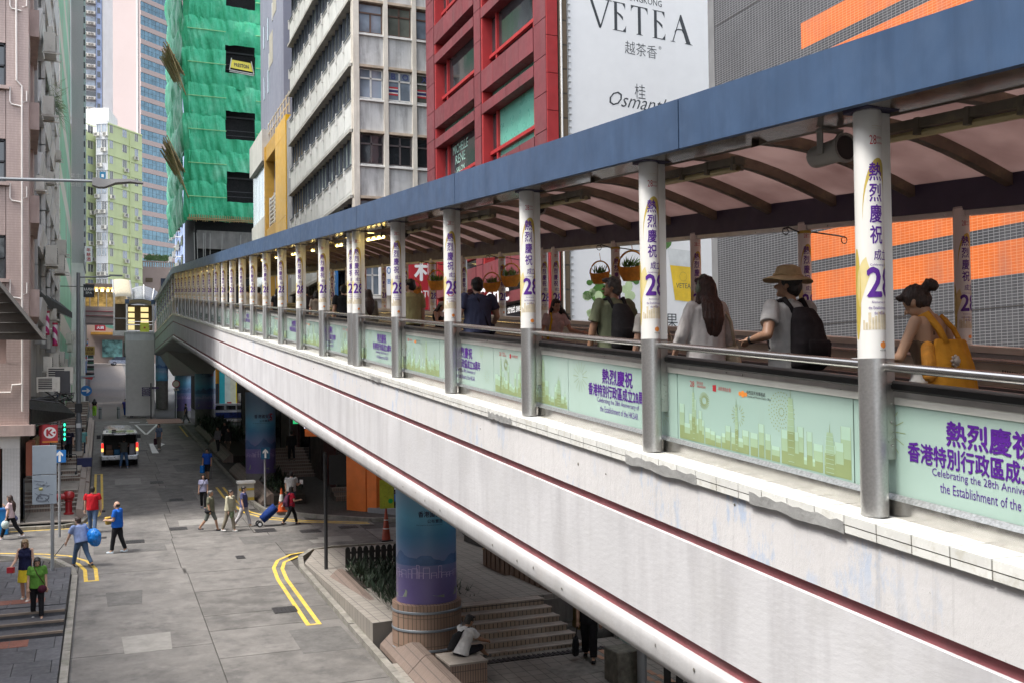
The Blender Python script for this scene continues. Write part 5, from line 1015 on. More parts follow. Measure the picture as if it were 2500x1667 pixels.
for i,(x_,y_,z0,z1) in enumerate(((-2.39,52,2.95,3.9),(-2.06,52.6,2.48,3.38))):
    t=thing('barber_pole','striped pink barber sign, the '+('taller left one' if i==0 else 'lower right one')+' under the black awning','sign',(x_,y_,0),group='pink striped barber signs'); mb=MB(); mb.lathe([(.0,z0),(.115,z0),(.115,z1),(0,z1)],n=16)
    m,nt,b=newmat('barber_stripe') if i==0 else (MATS['barb'],None,None)
    if i==0:
        MATS['barb']=m; wv=N(nt,'TexWave'); wv.bands_direction='DIAGONAL'; wv.inputs['Scale'].default_value=1.15; nt.links.new(coords(nt,(1,1,1.0)),wv.inputs[0]); nt.links.new(ramp(nt,wv.outputs['Fac'],(.49,(.75,.70,.72)),(.51,(.45,.02,.16))),b.inputs['Base Color'])
    mb.build('striped_tube',[m],t,True); mb=MB().lathe([(.12,z1),(.125,z1+.1),(0,z1+.1)],n=16).lathe([(0,z0-.1),(.125,z0-.1),(.12,z0)],n=16); mb.build('end_cap',[mat('crimson_cap',(.35,.015,.06),.5)],t,True); mb=MB().box(-.6,-.05,-.02,.02,z1-.2,z1-.16); mb.build('bracket',[steel],t)
# grey slab building with slanted white balconies
gl_=thing('grey_balcony_building','grey concrete tenement with slanted white balcony fronts and many air conditioners','building'); gcon=mat('grey_facade',(.43,.43,.425),.85,var=.12,scale=1,streak=((.17,.17,.17),.5,1.6)); wbal=mat('white_balcony',(.70,.70,.69),.7,var=.1,scale=2,streak=((.33,.33,.32),.5,2))
block(gl_,[(-12,46.5),(-2.9,46.5),(-2.9,66),(-12,66)],-6,38,gcon); T,L=face((-2.5,46.5),(-2.5,66))
for z_ in [3.4+3.15*i for i in range(11)]:
    for u in (0,5,10,15): 
        fpart(gl_,'wall_rib',T,u,u+.35,z_-1,z_+2.2,-.4,.0,gcon); mb=MB(); mb.add([T(u+.4,z_-.15,-.35),T(u+4.9,z_-.15,-.35),T(u+4.9,z_-.15,.05),T(u+.4,z_-.15,.05),T(u+.4,z_+.8,-.35),T(u+4.9,z_+.8,-.35),T(u+4.9,z_+.8,.18),T(u+.4,z_+.8,.18)],[(0,1,2,3),(4,7,6,5),(0,4,5,1),(1,5,6,2),(2,6,7,3),(3,7,4,0)]); mb.build('balcony_front',[wbal],gl_)
        fpart(gl_,'window_pane',T,u+.6,u+2.4,z_+.85,z_+2.7,-.38,-.33,gdark); fpart(gl_,'wall_panel',T,u+2.5,u+4.6,z_+.85,z_+2.9,-.38,-.2,gcon); fpart(gl_,'pipe_strip',T,u+4.92,u+5.0,z_-1,z_+2.2,-.1,.08,framew)
    for i in range(1): ac(gl_,T(R.uniform(2,17),z_+R.choice((1.0,.4)),.3),math.pi/2,R.uniform(.75,.95))
for p,s_ in (((-2.15,48,1.05),1.1),((-2.1,53.5,1.35),1.2),((-2.05,60,1.7),1.2),((-2.1,50.5,6.0),1.5),((-2.0,57,6.4),1.5),((-2.05,62,8.0),1.4),((-2.1,49,15.4),1.5),((-2.1,47.6,12.2),1.4),((-2.1,55,1.0),1.2)): ac(gl_,p,math.pi/2,s_)
ac(gl_,(-1.95,43.6,.15),0,1.0); ac(gl_,(-1.65,47.2,.5),0,1.25); fpart(gl_,'dark_box',face((-1.75,44.8),(-1.2,44.8))[0],0,.55,.1,1.0,-.4,0,mat('dark_metal_box',(.05,.05,.055),.6))
mb=MB()
for i in range(16): y_=42+i*1.6; mb.tube([(-2.5,y_,-.2+R.uniform(-.2,.6)),(-1.5,y_+.2,-.25+R.uniform(-.2,.4))],.03,5); mb.tube([(-1.6,y_,-.2),(-1.6,y_+1.7,-.15+R.uniform(-.2,.3))],.03,5)
mb.build('service_bracket',[rubber],gl_)
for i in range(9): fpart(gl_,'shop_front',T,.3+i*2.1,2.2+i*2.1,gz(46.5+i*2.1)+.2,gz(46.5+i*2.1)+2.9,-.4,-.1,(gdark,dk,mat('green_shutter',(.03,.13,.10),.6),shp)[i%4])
gw=mat('balcony_fern',(.09,.15,.02),.6,var=.5,scale=8); mb=MB()
for i in range(260): a=R.uniform(0,6.28); q=Vector((-2.25,56+R.uniform(-2,2),15.4+R.uniform(-.5,.3))); d_=Vector((math.cos(a)*.6+.3,math.sin(a),R.uniform(-1.6,1.0)))*R.uniform(.4,1.0); s_=Vector((0,.07,.03)); mb.add([q-s_,q+d_*.6+s_*1.5,q+d_,q+d_*.6-s_],[(0,1,2,3)])
o=mb.build('hanging_plant',[gw]); tag(o,'bushy green plant spilling over a high balcony on the left','plant')
# slim white and black building, striped gable, grey tower
sl_=thing('slim_building','slim white building with a black strip beside the grey balconies','building'); block(sl_,[(-12,66.1),(-2.5,66.1),(-2.5,71.5),(-12,71.5)],-6,24.5,wp); T,L=face((-2.5,66.1),(-2.5,71.5)); fpart(sl_,'black_strip',T,1.6,3.0,2,23,-.1,.06,blackp); fpart(sl_,'drain_pipe',T,.3,.5,2,24,0,.15,framew)
for i in range(3): fpart(sl_,'shop_front',T,.1+i*1.8,1.8+i*1.8,-3.2+.1*i,0+.1*i,0,.05,(gdark,shp,rsig)[i])
for i in range(7): fpart(sl_,'window_pane',T,3.3,5,1+i*3.2,2.6+i*3.2,-.05,.04,gdark)
st_=thing('striped_building','tall building with green and beige banded tiles','building'); m,nt,b=newmat('banded_tile'); t_=N(nt,'TexCoord'); s_=N(nt,'SeparateXYZ'); nt.links.new(t_.outputs['Object'],s_.inputs[0]); md=N(nt,'Math',operation='PINGPONG'); md.inputs[1].default_value=2.6; nt.links.new(s_.outputs[2],md.inputs[0])
gtn=ramp(nt,noi(nt,coords(nt,(1,.25,.12)),1.2,4),(.36,(.33,.30,.20)),(.42,(.17,.37,.20)),(.6,(.23,.48,.28))); c=mix(nt,ramp(nt,md.outputs[0],(.80,(0,0,0)),(.82,(1,1,1))),(.56,.48,.38),gtn); nt.links.new(c,b.inputs['Base Color']); b.inputs['Roughness'].default_value=.5
block(st_,[(-12,71.6),(-2.62,71.6),(-2.62,102.8),(-12,102.8)],-6,72,m)
for i in range(10): fpart(st_,'shop_front',face((-2.6,71.6),(-2.6,102.8))[0],.3+i*3.1,3+i*3.1,gz(71.6+i*3.1)+.2,gz(71.6+i*3.1)+3.2,0,.06,(gdark,mat('green_shutter',(.03,.13,.10),.6),dk,shp,mat('lime_shutter',(.08,.30,.05),.6))[i%5]); ac(st_,(-2.25,73+i*3,gz(73+i*3)+4+R.uniform(0,3)),math.pi/2,1.2)
gt=thing('grey_mottled_tower','narrow mottled grey tower end wall','building'); mg=mat('mottled_grey',(.42,.41,.41),.85,var=.10,scale=12,streak=((.33,.33,.33),.4,.6)); block(gt,[(-2.61,103),(-1.5,103),(-1.4,112),(-2.61,112)],12.6,80,mg); block(gt,[(-2.61,103),(-1.55,103),(-1.5,112),(-2.61,112)],-3,12.6,wp,'white_lower_wall')
mb=MB()
for i in range(60): mb.box(-1.50,-1.36,103.2,103.5,13+i*1.1,13.5+i*1.1)
mb.build('edge_ledge',[mat('dark_ledge',(.10,.10,.10),.8)],gt)
T,L=face((-2.6,103),(-1.55,103)); mb=MB(); letter(mb,'業主',T(.35,21,.05),(1,0,0),(0,0,1),.6,0,0,height=.5); letter(mb,'出租',T(.35,20.2,.05),(1,0,0),(0,0,1),.6,0,0,height=.5); mb.build('wall_lettering',[framew],gt)
# low buildings along the left of the upper lane
lb=thing('lane_shops','jumble of small dark shops with awnings along the left of the upper lane','shops')
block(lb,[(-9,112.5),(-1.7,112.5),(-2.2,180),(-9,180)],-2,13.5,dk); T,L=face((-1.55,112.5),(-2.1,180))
for i in range(16):
    z_=gz(113+i*4); fpart(lb,'shop_front',T,i*4+.2,i*4+3.6,z_+.2,z_+2.6,0,.1,(gdark,mat('green_shutter',(.03,.13,.10),.6),rsig,dk)[i%4]); fpart(lb,'awning',T,i*4,i*4+3.7,z_+2.7,z_+2.85,0,.9,(mat('green_awning',(.02,.10,.06),.7),awm,shp)[i%3]); fpart(lb,'signboard',T,i*4+.2,i*4+3.4,z_+3.2,z_+4.4,0,.15,(bsig,shp,rsig,mat('green_shutter',(.03,.13,.10),.6))[i%4])
# ---------------- far buildings closing the street ----------------
lm=thing('lime_building','pale lime apartment block with a white window bay','building'); lime=mat('lime_render',(.52,.58,.31),.8,var=.06,scale=.3,streak=((.38,.43,.24),.35,.7)); limew=mat('lime_building_white',(.54,.55,.57),.8,var=.06,scale=.3,streak=((.40,.40,.40),.4,.7))
fc=[((-5.2,187),(-.75,192.5),lime,'l'),((-.75,190.2),(1.2,189.2),limew,'m'),((1.2,189.2),(7.2,196),lime,'r')]
block(lm,[(-5,188),(-.75,193),(-.75,190.4),(1.2,189.4),(7,196.2),(7,210),(-5,210)],0,47.5,limew)
block(lm,[(-4.5,196),(-.9,193),(1.4,192),(3,200),(-2,206)],47.5,52,wp,'roof_tank'); 
for (p0,p1,mm,kk) in fc:
    T,L=face(p0,p1); fpart(lm,'facade',T,0,L,0,{'l':47,'m':49,'r':48.6}[kk],-.3,0,mm)
    for i in range(13):
        z_=13.2+2.78*i; fpart(lm,'floor_band',T,0,L,z_+1.75,z_+1.9,0,.12,mm)
        for u,wd in ({'l':((L-2.2,1.3),(.8,1.2)),'m':((.2,.75),(1.15,.8)),'r':((.5,.7),(L*.42,1.0),(L*.78,.8))}[kk]):
            fpart(lm,'window_pane',T,u,u+wd,z_+.35,z_+1.7,.0,.03,(gblue,ggrey,gdark,gblue)[(i+int(u*3))%4]); mb=MB(); fb(mb,T,u-.06,u,z_+.3,z_+1.75,0,.07); fb(mb,T,u+wd,u+wd+.06,z_+.3,z_+1.75,0,.07); fb(mb,T,u+wd/2-.03,u+wd/2+.03,z_+.3,z_+1.7,.03,.06); mb.build('window_frame',[framew],lm)
            if R.random()<.45: ac(lm,T(u+wd*.5+R.uniform(-.4,.4),z_-.45,.35),math.atan2(T(0,0,1)[0]-T(0,0,0)[0],-(T(0,0,1)[1]-T(0,0,0)[1])),1.1)
fpart(lm,'drain_pipe',face((1.2,189.2),(7.2,196))[0],5.6,5.8,10,48,0,.2,lime)
gtw=thing('glass_tower','tall tower of mirror blue glass with pink stone bands','building'); band=mat('pink_stone_band',(.44,.34,.31),.6,var=.05); gtg=glassmat('tower_mirror_glass',(.10,.17,.21),.04,.75,var=.2); 
m,nt,b=newmat('tower_mirror_grid'); MATS['tg']=m; br=N(nt,'TexBrick'); br.offset=0; 
p0,p1=(9.2,258),(26,272); T,L=face(p0,p1)
block(gtw,[(9.4,258.6),(26,272.6),(20,285),(3,272)],10,150,band)
for i in range(36):
    z_=24+3.55*i; fpart(gtw,'glass_band',T,.05,L,z_,z_+2.3,-.2,.0,gtg); 
    mb=MB()
    for j in range(18): fb(mb,T,j*1.2,j*1.2+.06,z_,z_+2.3,0,.03)
    fb(mb,T,0,L,z_+1.1,z_+1.15,0,.03); mb.build('mullion',[mat('mullion_grey',(.10,.13,.14),.4)],gtw); fpart(gtw,'stone_band',T,0,L,z_+2.32,z_+3.53,-.3,.12,band)
T2,L2=face((2.9,262),(9.2,258)); pkw=mat('pale_pink_wall',(.47,.38,.36),.7,var=.03,scale=.1); fpart(gtw,'side_wall',T2,0,L2,10,150,-.3,0,pkw); fpart(gtw,'edge_strip',T2,L2-1.0,L2-.6,10,150,0,.3,wp)
tw=thing('flat_tower','pale grey apartment tower with stacked air conditioners far behind','building'); block(tw,[(-6,301),(4.2,301),(4.2,315),(-6,315)],10,140,mat('pale_tower_grey',(.45,.46,.49),.8,var=.06,scale=.2)); T,L=face((-4.6,300.8),(4.2,300.8)); fpart(tw,'blue_strip',T,3.5,5.0,70,140,0,.3,bpm); fpart(tw,'white_fin',T,5.2,8.2,70,140,0,.6,limew)
for i in range(22):
    z_=74+3.05*i; fpart(tw,'window_pane',T,.4,3.3,z_+1.2,z_+2.5,0,.06,gblue if i%3 else gdark); fpart(tw,'ledge',T,.3,3.4,z_,z_+1.1,0,.3,limew); fpart(tw,'small_window',T,3.8,4.6,z_+.6,z_+2.2,.3,.35,gdark)
    for u in (.9,1.9,2.7): ac(tw,T(u,z_+.1,.6),0,1.2)
bp=thing('brown_podium','brown stone podium with a planted balustrade below the glass tower','building'); brn=mat('brown_stone',(.30,.23,.195),.7,var=.08,scale=.5); block(bp,[(6.6,203),(16,203),(16,225),(6.6,225)],5,24.6,brn); T,L=face((6.6,202.9),(16,202.9))
for i in range(22): fpart(bp,'baluster',T,i*.42,i*.42+.2,24.6,25.5,-.4,-.2,brn)
fpart(bp,'balustrade_rail',T,0,L,25.5,25.75,-.5,-.1,brn); fpart(bp,'window_pane',T,1.4,2.7,21.6,22.4,0,.03,mat('dark_brown_panel',(.09,.06,.03),.6)); fpart(bp,'window_pane',T,4.2,5.4,20,22.4,0,.03,gdark)
mb=MB()
for i in range(420): c_=Vector((R.uniform(8,12.6),203.3,25.9+R.uniform(0,1.3)*(1-abs(R.uniform(-1,1))*.4))); a=R.uniform(0,6.28); s_=.3; mb.add([c_,c_+Vector((math.cos(a)*s_,.1,s_*.6)),c_+Vector((math.cos(a)*s_*1.6,-.1,-.05)),c_+Vector((math.cos(a)*s_*.6,.0,-s_*.5))],[(0,1,2,3)])
o=mb.build('balustrade_shrubs',[mat('shrub_leaf',(.06,.11,.03),.7,var=.4,scale=3)]); tag(o,'green shrubs growing behind the brown stone balustrade','shrubs')
# second bridge across the lane
br_=thing('cross_bridge','low pinkish footbridge crossing the upper lane with yellow lights','footbridge'); pkc=mat('pinkish_concrete',(.42,.35,.33),.7,var=.08,scale=1); mb=MB()
mb.box(-6,4,125,125.4,9.05,10.25); mb.box(-6,4,125.1,129,8.35,9.05); mb.build('parapet',[pkc],br_); mb=MB().box(-6,4,124.96,124.99,9.62,9.74).box(-6,4,124.96,124.99,9.12,9.2); mb.build('groove_strip',[maroon],br_)
mb=MB().box(-6,2,124.9,129.2,12.55,12.95); mb.build('roof_edge',[mat('brown_roof_edge',(.20,.15,.12),.6)],br_)
for i in range(7): mb=MB().box(-2.4+i*.6,-2.1+i*.6,125.5,128,12.3,12.36); mb.build('ceiling_light',[lit],br_)
for i in range(6): mb=MB().tube([(-3+i*.9,125.3,10.25),(-3+i*.9,125.3,12.6)],.06,6); mb.build('bridge_post',[steel],br_)
mb=MB().box(-6,4,129.3,129.4,10.2,12.6); mb.build('bridge_back',[mat('dim_cream',(.30,.26,.18),.8,var=.5,scale=2)],br_)
# stair arm with a cream ribbed roof between lane and bridge
ra=thing('stair_arm','covered stair arm with a ribbed cream roof above the upper lane','stairway'); crm=mat('cream_ribbed_roof',(.36,.31,.215),.6,var=.08)
for i in range(6):
    mb=MB(); z0=12.9-i*.48; y0=121-i*1.6
    for j in range(8):
        t0=math.pi*(.12+.76*j/8); t1=math.pi*(.12+.76*(j+1)/8); mb.quad(*[(2.15-.95*math.cos(t),y_,z_+.25*math.sin(t)) for t,y_,z_ in ((t0,y0,z0),(t1,y0,z0),(t1,y0-1.55,z0-.47),(t0,y0-1.55,z0-.47))])
    mb.build('roof_sheet',[crm],ra,True)
mb=MB(); 
for x_ in (1.2,3.0): mb.box(x_,x_+.16,110.9,111.1,6.5,10.5); mb.tube([(x_+.08,121,13),(x_+.08,111,10)],.09,6)
mb.box(1.15,3.2,110.5,112,6.1,6.6); mb.build('frame',[steel],ra); mb=MB().tube([(1.2,110.8,7.9),(3.1,110.8,7.9)],.05,6); mb.build('railing',[framew],ra); mb=MB().box(1.3,3.1,113,113.1,6.5,9.6); mb.build('dark_back',[mat('dark_brown_panel',(.09,.06,.03),.6)],ra)
# grey ribbed roof sloping behind the walkway end
gr=thing('corrugated_roof','grey corrugated roof of the next walkway section rising behind the bend','roof'); mb=MB(); grm=mat('grey_ribbed_roof',(.23,.235,.245),.45,.4,var=.08)
def gp(s,t):
    a=Vector((3.15,96.8,6.35)).lerp(Vector((2.75,122,11.9)),t); b=Vector((4.38,96.8,5.95)).lerp(Vector((6.9,122,11.2)),t); p=a.lerp(b,s); return (p.x,p.y,p.z+(.35+.6*t)*math.sin(math.pi*s))
for i in range(16):
    for j in range(8): mb.quad(gp(j/8,i/16),gp((j+1)/8,i/16),gp((j+1)/8,(i+.92)/16),gp(j/8,(i+.92)/16))
mb.build('roof_sheet',[grm],gr,True); mb=MB()
for s_ in (.45,.72): mb.tube([Vector(gp(s_,t/8))+Vector((0,0,.12)) for t in range(9)],.06,6)
mb.build('roof_rail',[framew],gr); mb=MB(); mb.add([gp(0,0),gp(0,1),Vector(gp(0,1))-Vector((0,0,2.6)),Vector(gp(0,0))-Vector((0,0,2.2))],[(0,1,2,3)]); mb.build('side_wall',[mat('white_mural_side',(.45,.45,.47),.7,var=.3,scale=1)],gr)
# shops across the end of the lane
es=thing('lane_end_building','brown building with a striped shop canopy closing the upper lane','building'); block(es,[(-2.2,182.5),(9,182.5),(9,186.5),(-2.2,186.5)],2,16,brn); T,L=face((-2.2,182.4),(9,182.4))
fpart(es,'orange_canopy',T,.6,7,10.1,10.5,0,1.6,mat('orange_canopy',(.45,.22,.03),.6)); fpart(es,'mural_board',T,2.4,5.6,6.4,9.3,.05,.12,mat('teal_mural_board',(.14,.30,.27),.6,var=.8,scale=1.2)); fpart(es,'shop_front',T,5.8,9,5,9,0,.1,gdark)
t=thing('red_shop_sign','red shop sign with white lettering at the far lane end','sign'); T3,_=face((-.9,170),(2,170)); fpart(t,'board',T3,0,1.6,10.1,12,0,.1,rsig); mb=MB(); letter(mb,'海鮮酒家',T3(.8,11.4,.11),(1,0,0),(0,0,1),.4,0,.02,width=1.4,height=.5); letter(mb,'火鍋',T3(.8,10.6,.11),(1,0,0),(0,0,1),.4,0,.02,width=1.0,height=.5); mb.build('lettering',[lw],t)
t=thing('green_oval_sign','pale green oval shop sign over the upper lane','sign'); mb=MB(); disc(mb,lambda u,v:(1.9+u,168,11.0+v),.72,22,0,0,0,6.283,1.9); letter(mb,'Alpha',(1.9,167.97,11.0),(1,0,0),(0,0,1),.4,1,.0,width=1.6,height=.5); o=mb.build('board',[mat('jade_sign',(.13,.30,.21),.5),lw],t)
# unseen block added off frame across from the walkway to shade the street
nb=thing('unseen_shade_block','unseen plain beige block added off the left edge to shade the street','building'); block(nb,[(-30,-30),(-8.5,-30),(-8.5,33),(-30,33)],-9,14,mat('beige_block',(.42,.39,.35),.85,var=.1)); T,L=face((-8.5,-30),(-8.5,33))
for i in range(5):
    for j in range(14): fpart(nb,'window_pane',T,1.5+j*4.4,3.9+j*4.4,-4+i*3.4,-2.2+i*3.4,0,.04,gdark)
# ---------------- street furniture ----------------
galv=mat('galvanised_pole',(.30,.31,.32),.5,.4,var=.12); pgrey=mat('grey_painted_pole',(.22,.235,.25),.5,.2,var=.1); pdark=mat('dark_pole',(.035,.035,.038),.5,.2); plate=mat('blue_grey_plate',(.36,.41,.46),.5,.2,var=.06); arrowb=mat('traffic_blue',(.015,.17,.50),.45,var=.04)
def pole(t,x,y,z0,z1,r,m,cap_=True):
    mb=MB().tube([(x,y,z0),(x,y,z1)],r,10)
    if cap_: mb.ball((x,y,z1),(r,r,r*.5),10)
    return mb.build('pole',[m],t,True)
def arrowpoly(mb,cx,y,cz,s,m,up=True):
    pts=[(-.08,-.42),(.08,-.42),(.08,.12),(.24,-.02),(.24,.16),(0,.42),(-.24,.16),(-.24,-.02),(-.08,.12)]
    if not up: pts=[(b,-a) for a,b in pts]
    mb.add([(cx+a*s,y,cz+b*s) for a,b in pts],[tuple(range(9))],m)
t=thing('street_lamp','grey street lamp with a flat LED head reaching in from the left edge','street lamp')
pole(t,-3.6,27,-5.5,5.3,.09,pgrey); mb=MB().tube([(-3.6,27,5.27),(-2.2,27,5.31),(-.15,27,5.40)],[.05,.045,.035],8); mb.build('arm',[pgrey],t,True)
mb=MB()
pr=[(-.2,.0,.10,.09),(-.05,-.02,.13,.12),(.1,-.03,.15,.10),(.35,.04,.17,.05),(.7,.08,.15,.035),(1.02,.05,.08,.02)]; o=0
for x_,dz,hw,hh in pr: mb.v+=[(x_,27-hw,5.38+dz-hh),(x_,27+hw,5.38+dz-hh),(x_,27+hw*.8,5.38+dz+hh),(x_,27-hw*.8,5.38+dz+hh)]
for i in range(5):
    for j in range(4): mb.f.append((4*i+j,4*i+(j+1)%4,4*i+4+(j+1)%4,4*i+4+j)); mb.m.append(0)
mb.f+= [(0,3,2,1),(20,21,22,23)]; mb.m+=[0,0]; mb.build('lamp_head',[mat('lamp_grey',(.16,.155,.15),.45,.2)],t,True); mb=MB().box(-.02,.12,26.94,27.06,5.46,5.64,0).box(.02,.08,26.935,26.94,5.5,5.58,1); mb.build('sensor_box',[mat('blue_sensor',(.02,.20,.36),.5),lw],t)
t=thing('street_lamp','tall grey street lamp standing on the stepped pavement with a short arm','street lamp'); zb=gz(60.5)+.3
mb=MB().tube([(-1.17,60.5,zb),(-1.17,60.5,zb+2.2)],.17,12).tube([(-1.17,60.5,zb+2.2),(-1.17,60.5,6.85)],[.13,.10],12); mb.build('pole',[pgrey],t,True); mb=MB().tube([(-1.17,60.5,6.6),(.2,60.5,6.66),(.5,60.5,6.72)],.05,6).box(.45,1.15,60.4,60.6,6.72,6.80); mb.build('arm',[pgrey],t,True); mb=MB().box(-1.29,-1.05,60.32,60.33,zb+1.75,zb+2.0,0); mb.build('sticker',[lw],t); mb=MB().box(-1.36,-.98,60.35,60.45,zb+2.6,zb+3.1); mb.build('junction_box',[pdark],t)
t=thing('sign_pole','grey pole with two rounded blank sign backs on the near pavement','sign'); pole(t,-1.36,32.75,-5.45,-1.79,.055,galv)
for z0,z1,nm in ((-2.37,-1.5,0),(-3.26,-2.39,1)):
    mb=MB().box(-1.90,-1.24,32.66,32.68,z0,z1); o=mb.build('sign_plate',[plate],t); bevel(o,.05,3); 
    if nm:
        L=MB(); 
        for i in range(14): a=R.uniform(-1.82,-1.42); zz_=R.uniform(z0+.08,z1-.15); L.tube([(a,32.655,zz_),(a+R.uniform(-.12,.15),32.655,zz_+R.uniform(-.05,.08)),(a+R.uniform(-.1,.2),32.655,zz_+R.uniform(-.08,.08))],.006,4,0)
        for q in range(2): L.tube([(-1.62+.17*math.cos(w_)+.02*math.sin(3*w_),32.655,z0+.17+.1*math.sin(w_)+q*.03) for w_ in [i*.5 for i in range(14)]],.007,4,0)
        L.tube([(-1.72,32.655,z0+.46),(-1.62,32.655,z0+.46)],.045,5,1); L.build('graffiti',[mat('faded_ink',(.10,.11,.14),.6),mat('dull_yellow_paint',(.42,.38,.12),.6)],t)
mb=MB().box(-1.9,-1.24,32.69,32.71,-2.2,-2.15).box(-1.9,-1.24,32.69,32.71,-3.0,-2.95); mb.build('bracket',[galv],t)
t=thing('traffic_sign','square blue arrow sign on a thin pole beside the fire hydrant','sign'); pole(t,-1.36,38.2,-5.0,-2.3,.045,galv); mb=MB().box(-1.55,-1.15,38.12,38.14,-2.37,-1.93,0); arrowpoly(mb,-1.35,38.117,-2.15,.46,1); mb.build('sign_plate',[arrowb,lw],t)
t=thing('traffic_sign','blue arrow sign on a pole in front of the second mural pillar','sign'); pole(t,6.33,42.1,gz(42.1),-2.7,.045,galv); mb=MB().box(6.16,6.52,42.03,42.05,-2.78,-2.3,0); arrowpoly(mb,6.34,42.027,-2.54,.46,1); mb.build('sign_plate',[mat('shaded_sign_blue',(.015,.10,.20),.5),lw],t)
t=thing('traffic_sign','round blue sign with a white arrow pointing right at the lane mouth','sign'); pole(t,-1.0,93.9,gz(94),.7,.06,galv); mb=MB(); disc(mb,lambda u,v:(-1.2+u,93.8,.35+v),.46,24,0); arrowpoly(mb,-1.2,93.79,.35,.8,1,False); mb.build('sign_disc',[arrowb,lw],t); mb=MB(); mb.add([(-1.7,93.85,1.65),(-.55,93.85,1.75),(-.6,93.85,1.45),(-1.65,93.85,1.4)],[(0,1,2,3)],0); mb.add([(-1.6,93.84,1.52),(-.6,93.84,1.56),(-.75,93.84,1.3)],[(0,1,2)],1); mb.build('sign_back',[plate,rsig],t)
t=thing('traffic_sign','round white sign with a red rim on a pole before the pale mural pillar','sign'); pole(t,6.14,92.0,gz(92),.3,.05,galv); mb=MB(); disc(mb,lambda u,v:(6.14+u,91.94,.87+v),.34,24,0,.27); disc(mb,lambda u,v:(6.14+u,91.945,.87+v),.28,24,1); mb.box(5.92,6.36,91.93,91.95,.28,.46,1); arrowpoly(mb,6.14,91.92,.37,.3,2,False); mb.build('sign_disc',[rsig,mat('cream_sign_face',(.66,.60,.52),.5),blackp],t)
t=thing('finger_post','dark direction post with stacked purple name blades','sign'); pole(t,4.05,92,gz(92),.95,.05,pdark); pur=mat('purple_blade',(.05,.025,.09),.5)
for i in range(4):
    mb=MB().box(3.3,3.98,91.97,92.03,.42-i*.2,.60-i*.2,0); letter(mb,('香港藝術館','Art Square','大館 Old Bailey','Central'+' St')[i],(3.64,91.965,.51-i*.2),(1,0,0),(0,0,1),.1,1,.0,width=.5,height=.10); mb.build('blade',[pur,lw],t)
mb=MB().box(4.12,4.7,91.97,92.03,.45,.62,0); mb.build('blade',[pur],t)
t=thing('sign_pole','dark slender pole carrying a black sign panel at the shaded street corner','sign'); pole(t,6.28,29.8,gz(30)+.1,-1.85,.055,pdark); mb=MB().box(6.38,6.9,29.74,29.77,-2.82,-1.92); o=mb.build('sign_panel',[pdark],t); bevel(o,.04,3)
hyd=mat('hydrant_red',(.36,.018,.022),.35,var=.12,coat=.3); t=thing('fire_hydrant','squat red fire hydrant on the left corner pavement','hydrant',(-1.2,43.1,gz(42.5)+.13)); 
MB().lathe([(.19,0),(.19,.06),(.14,.08),(.13,.14),(.13,.52),(.16,.54),(.16,.60),(.12,.62)],n=18).build('barrel',[hyd],t,True); MB().lathe([(.12,.60),(.2,.64),(.23,.72),(.21,.84),(.12,.92),(0,.93)],n=18).build('bonnet',[hyd],t,True); MB().tube([(-.1,-.05,.72),(-.42,-.12,.72)],[.13,.12],12).tube([(-.42,-.12,.72),(-.5,-.14,.72)],.15,10).build('outlet',[hyd],t,True); MB().tube([(-.45,-.2,.66),(-.40,-.28,.45),(-.22,-.24,.42)],.01,5).build('chain',[steel],t)
bo=MB().lathe([(0,0),(.13,0),(.13,1.0),(.11,1.03),(0,1.03)],n=14).mesh('post',[mat('grey_bollard',(.19,.20,.20),.5,.3)],True); bd=MB().lathe([(.134,.8),(.134,.86)],n=14).mesh('band',[pdark],True)
for x_,lab in ((-.08,'grey bollard closest to the walking couple at the lane mouth'),(1.4,'grey bollard standing alone in the middle of the lane mouth'),(2.47,'grey bollard beside the stacked white foam boxes')):
    t=thing('bollard',lab,'bollard',(x_,93.1,gz(93.1)),group='bollards across the lane mouth'); put('post',bo,t); put('band',bd,t)
fo=mat('white_foam_box',(.74,.74,.72),.7,var=.03,island=.06); boxes=[(2.55,94.6,0,.75,.5),(3.3,94.7,0,.75,.5),(2.6,94.7,.5,.8,.5),(3.25,94.75,.5,.7,.5),(2.85,94.7,1.0,.85,.55),(2.85,94.72,1.55,.8,.5),(2.9,94.75,2.05,.8,.45)]
for i,(x_,y_,z_,w_,h_) in enumerate(boxes):
    zq=gz(y_)+z_; mb=MB().box(x_-w_/2,x_+w_/2,y_-.3,y_+.3,zq,zq+h_*.8).box(x_-w_/2-.02,x_+w_/2+.02,y_-.32,y_+.32,zq+h_*.8+.005,zq+h_-.01); o=mb.build('foam_box',[fo])
    tag(o,('left white foam box in the bottom row by the lane bollard','right white foam box in the bottom row by the lane bollard','left white foam box in the second row of the stack','right white foam box in the second row of the stack','white foam box third up in the tall stack','white foam box second from the top of the stack','topmost white foam box of the stack')[i],'box','white foam boxes stacked at the lane mouth')
    if i>3: L=MB(); 
    if i>3:
        for q in range(3): L.box(x_-.2+q*.16,x_-.1+q*.16,y_-.306,y_-.302,zq+.1,zq+.3)
        L.build('red_print',[mat('faded_orange_print',(.55,.22,.12),.6)],o)
cone=mat('cone_orange',(.56,.10,.02),.5,var=.1); cdk=mat('cone_dull_red',(.30,.045,.02),.6,var=.2,spots=((.3,.2,.15),.4,6)); cw=mat('cone_white_band',(.6,.6,.58),.5)
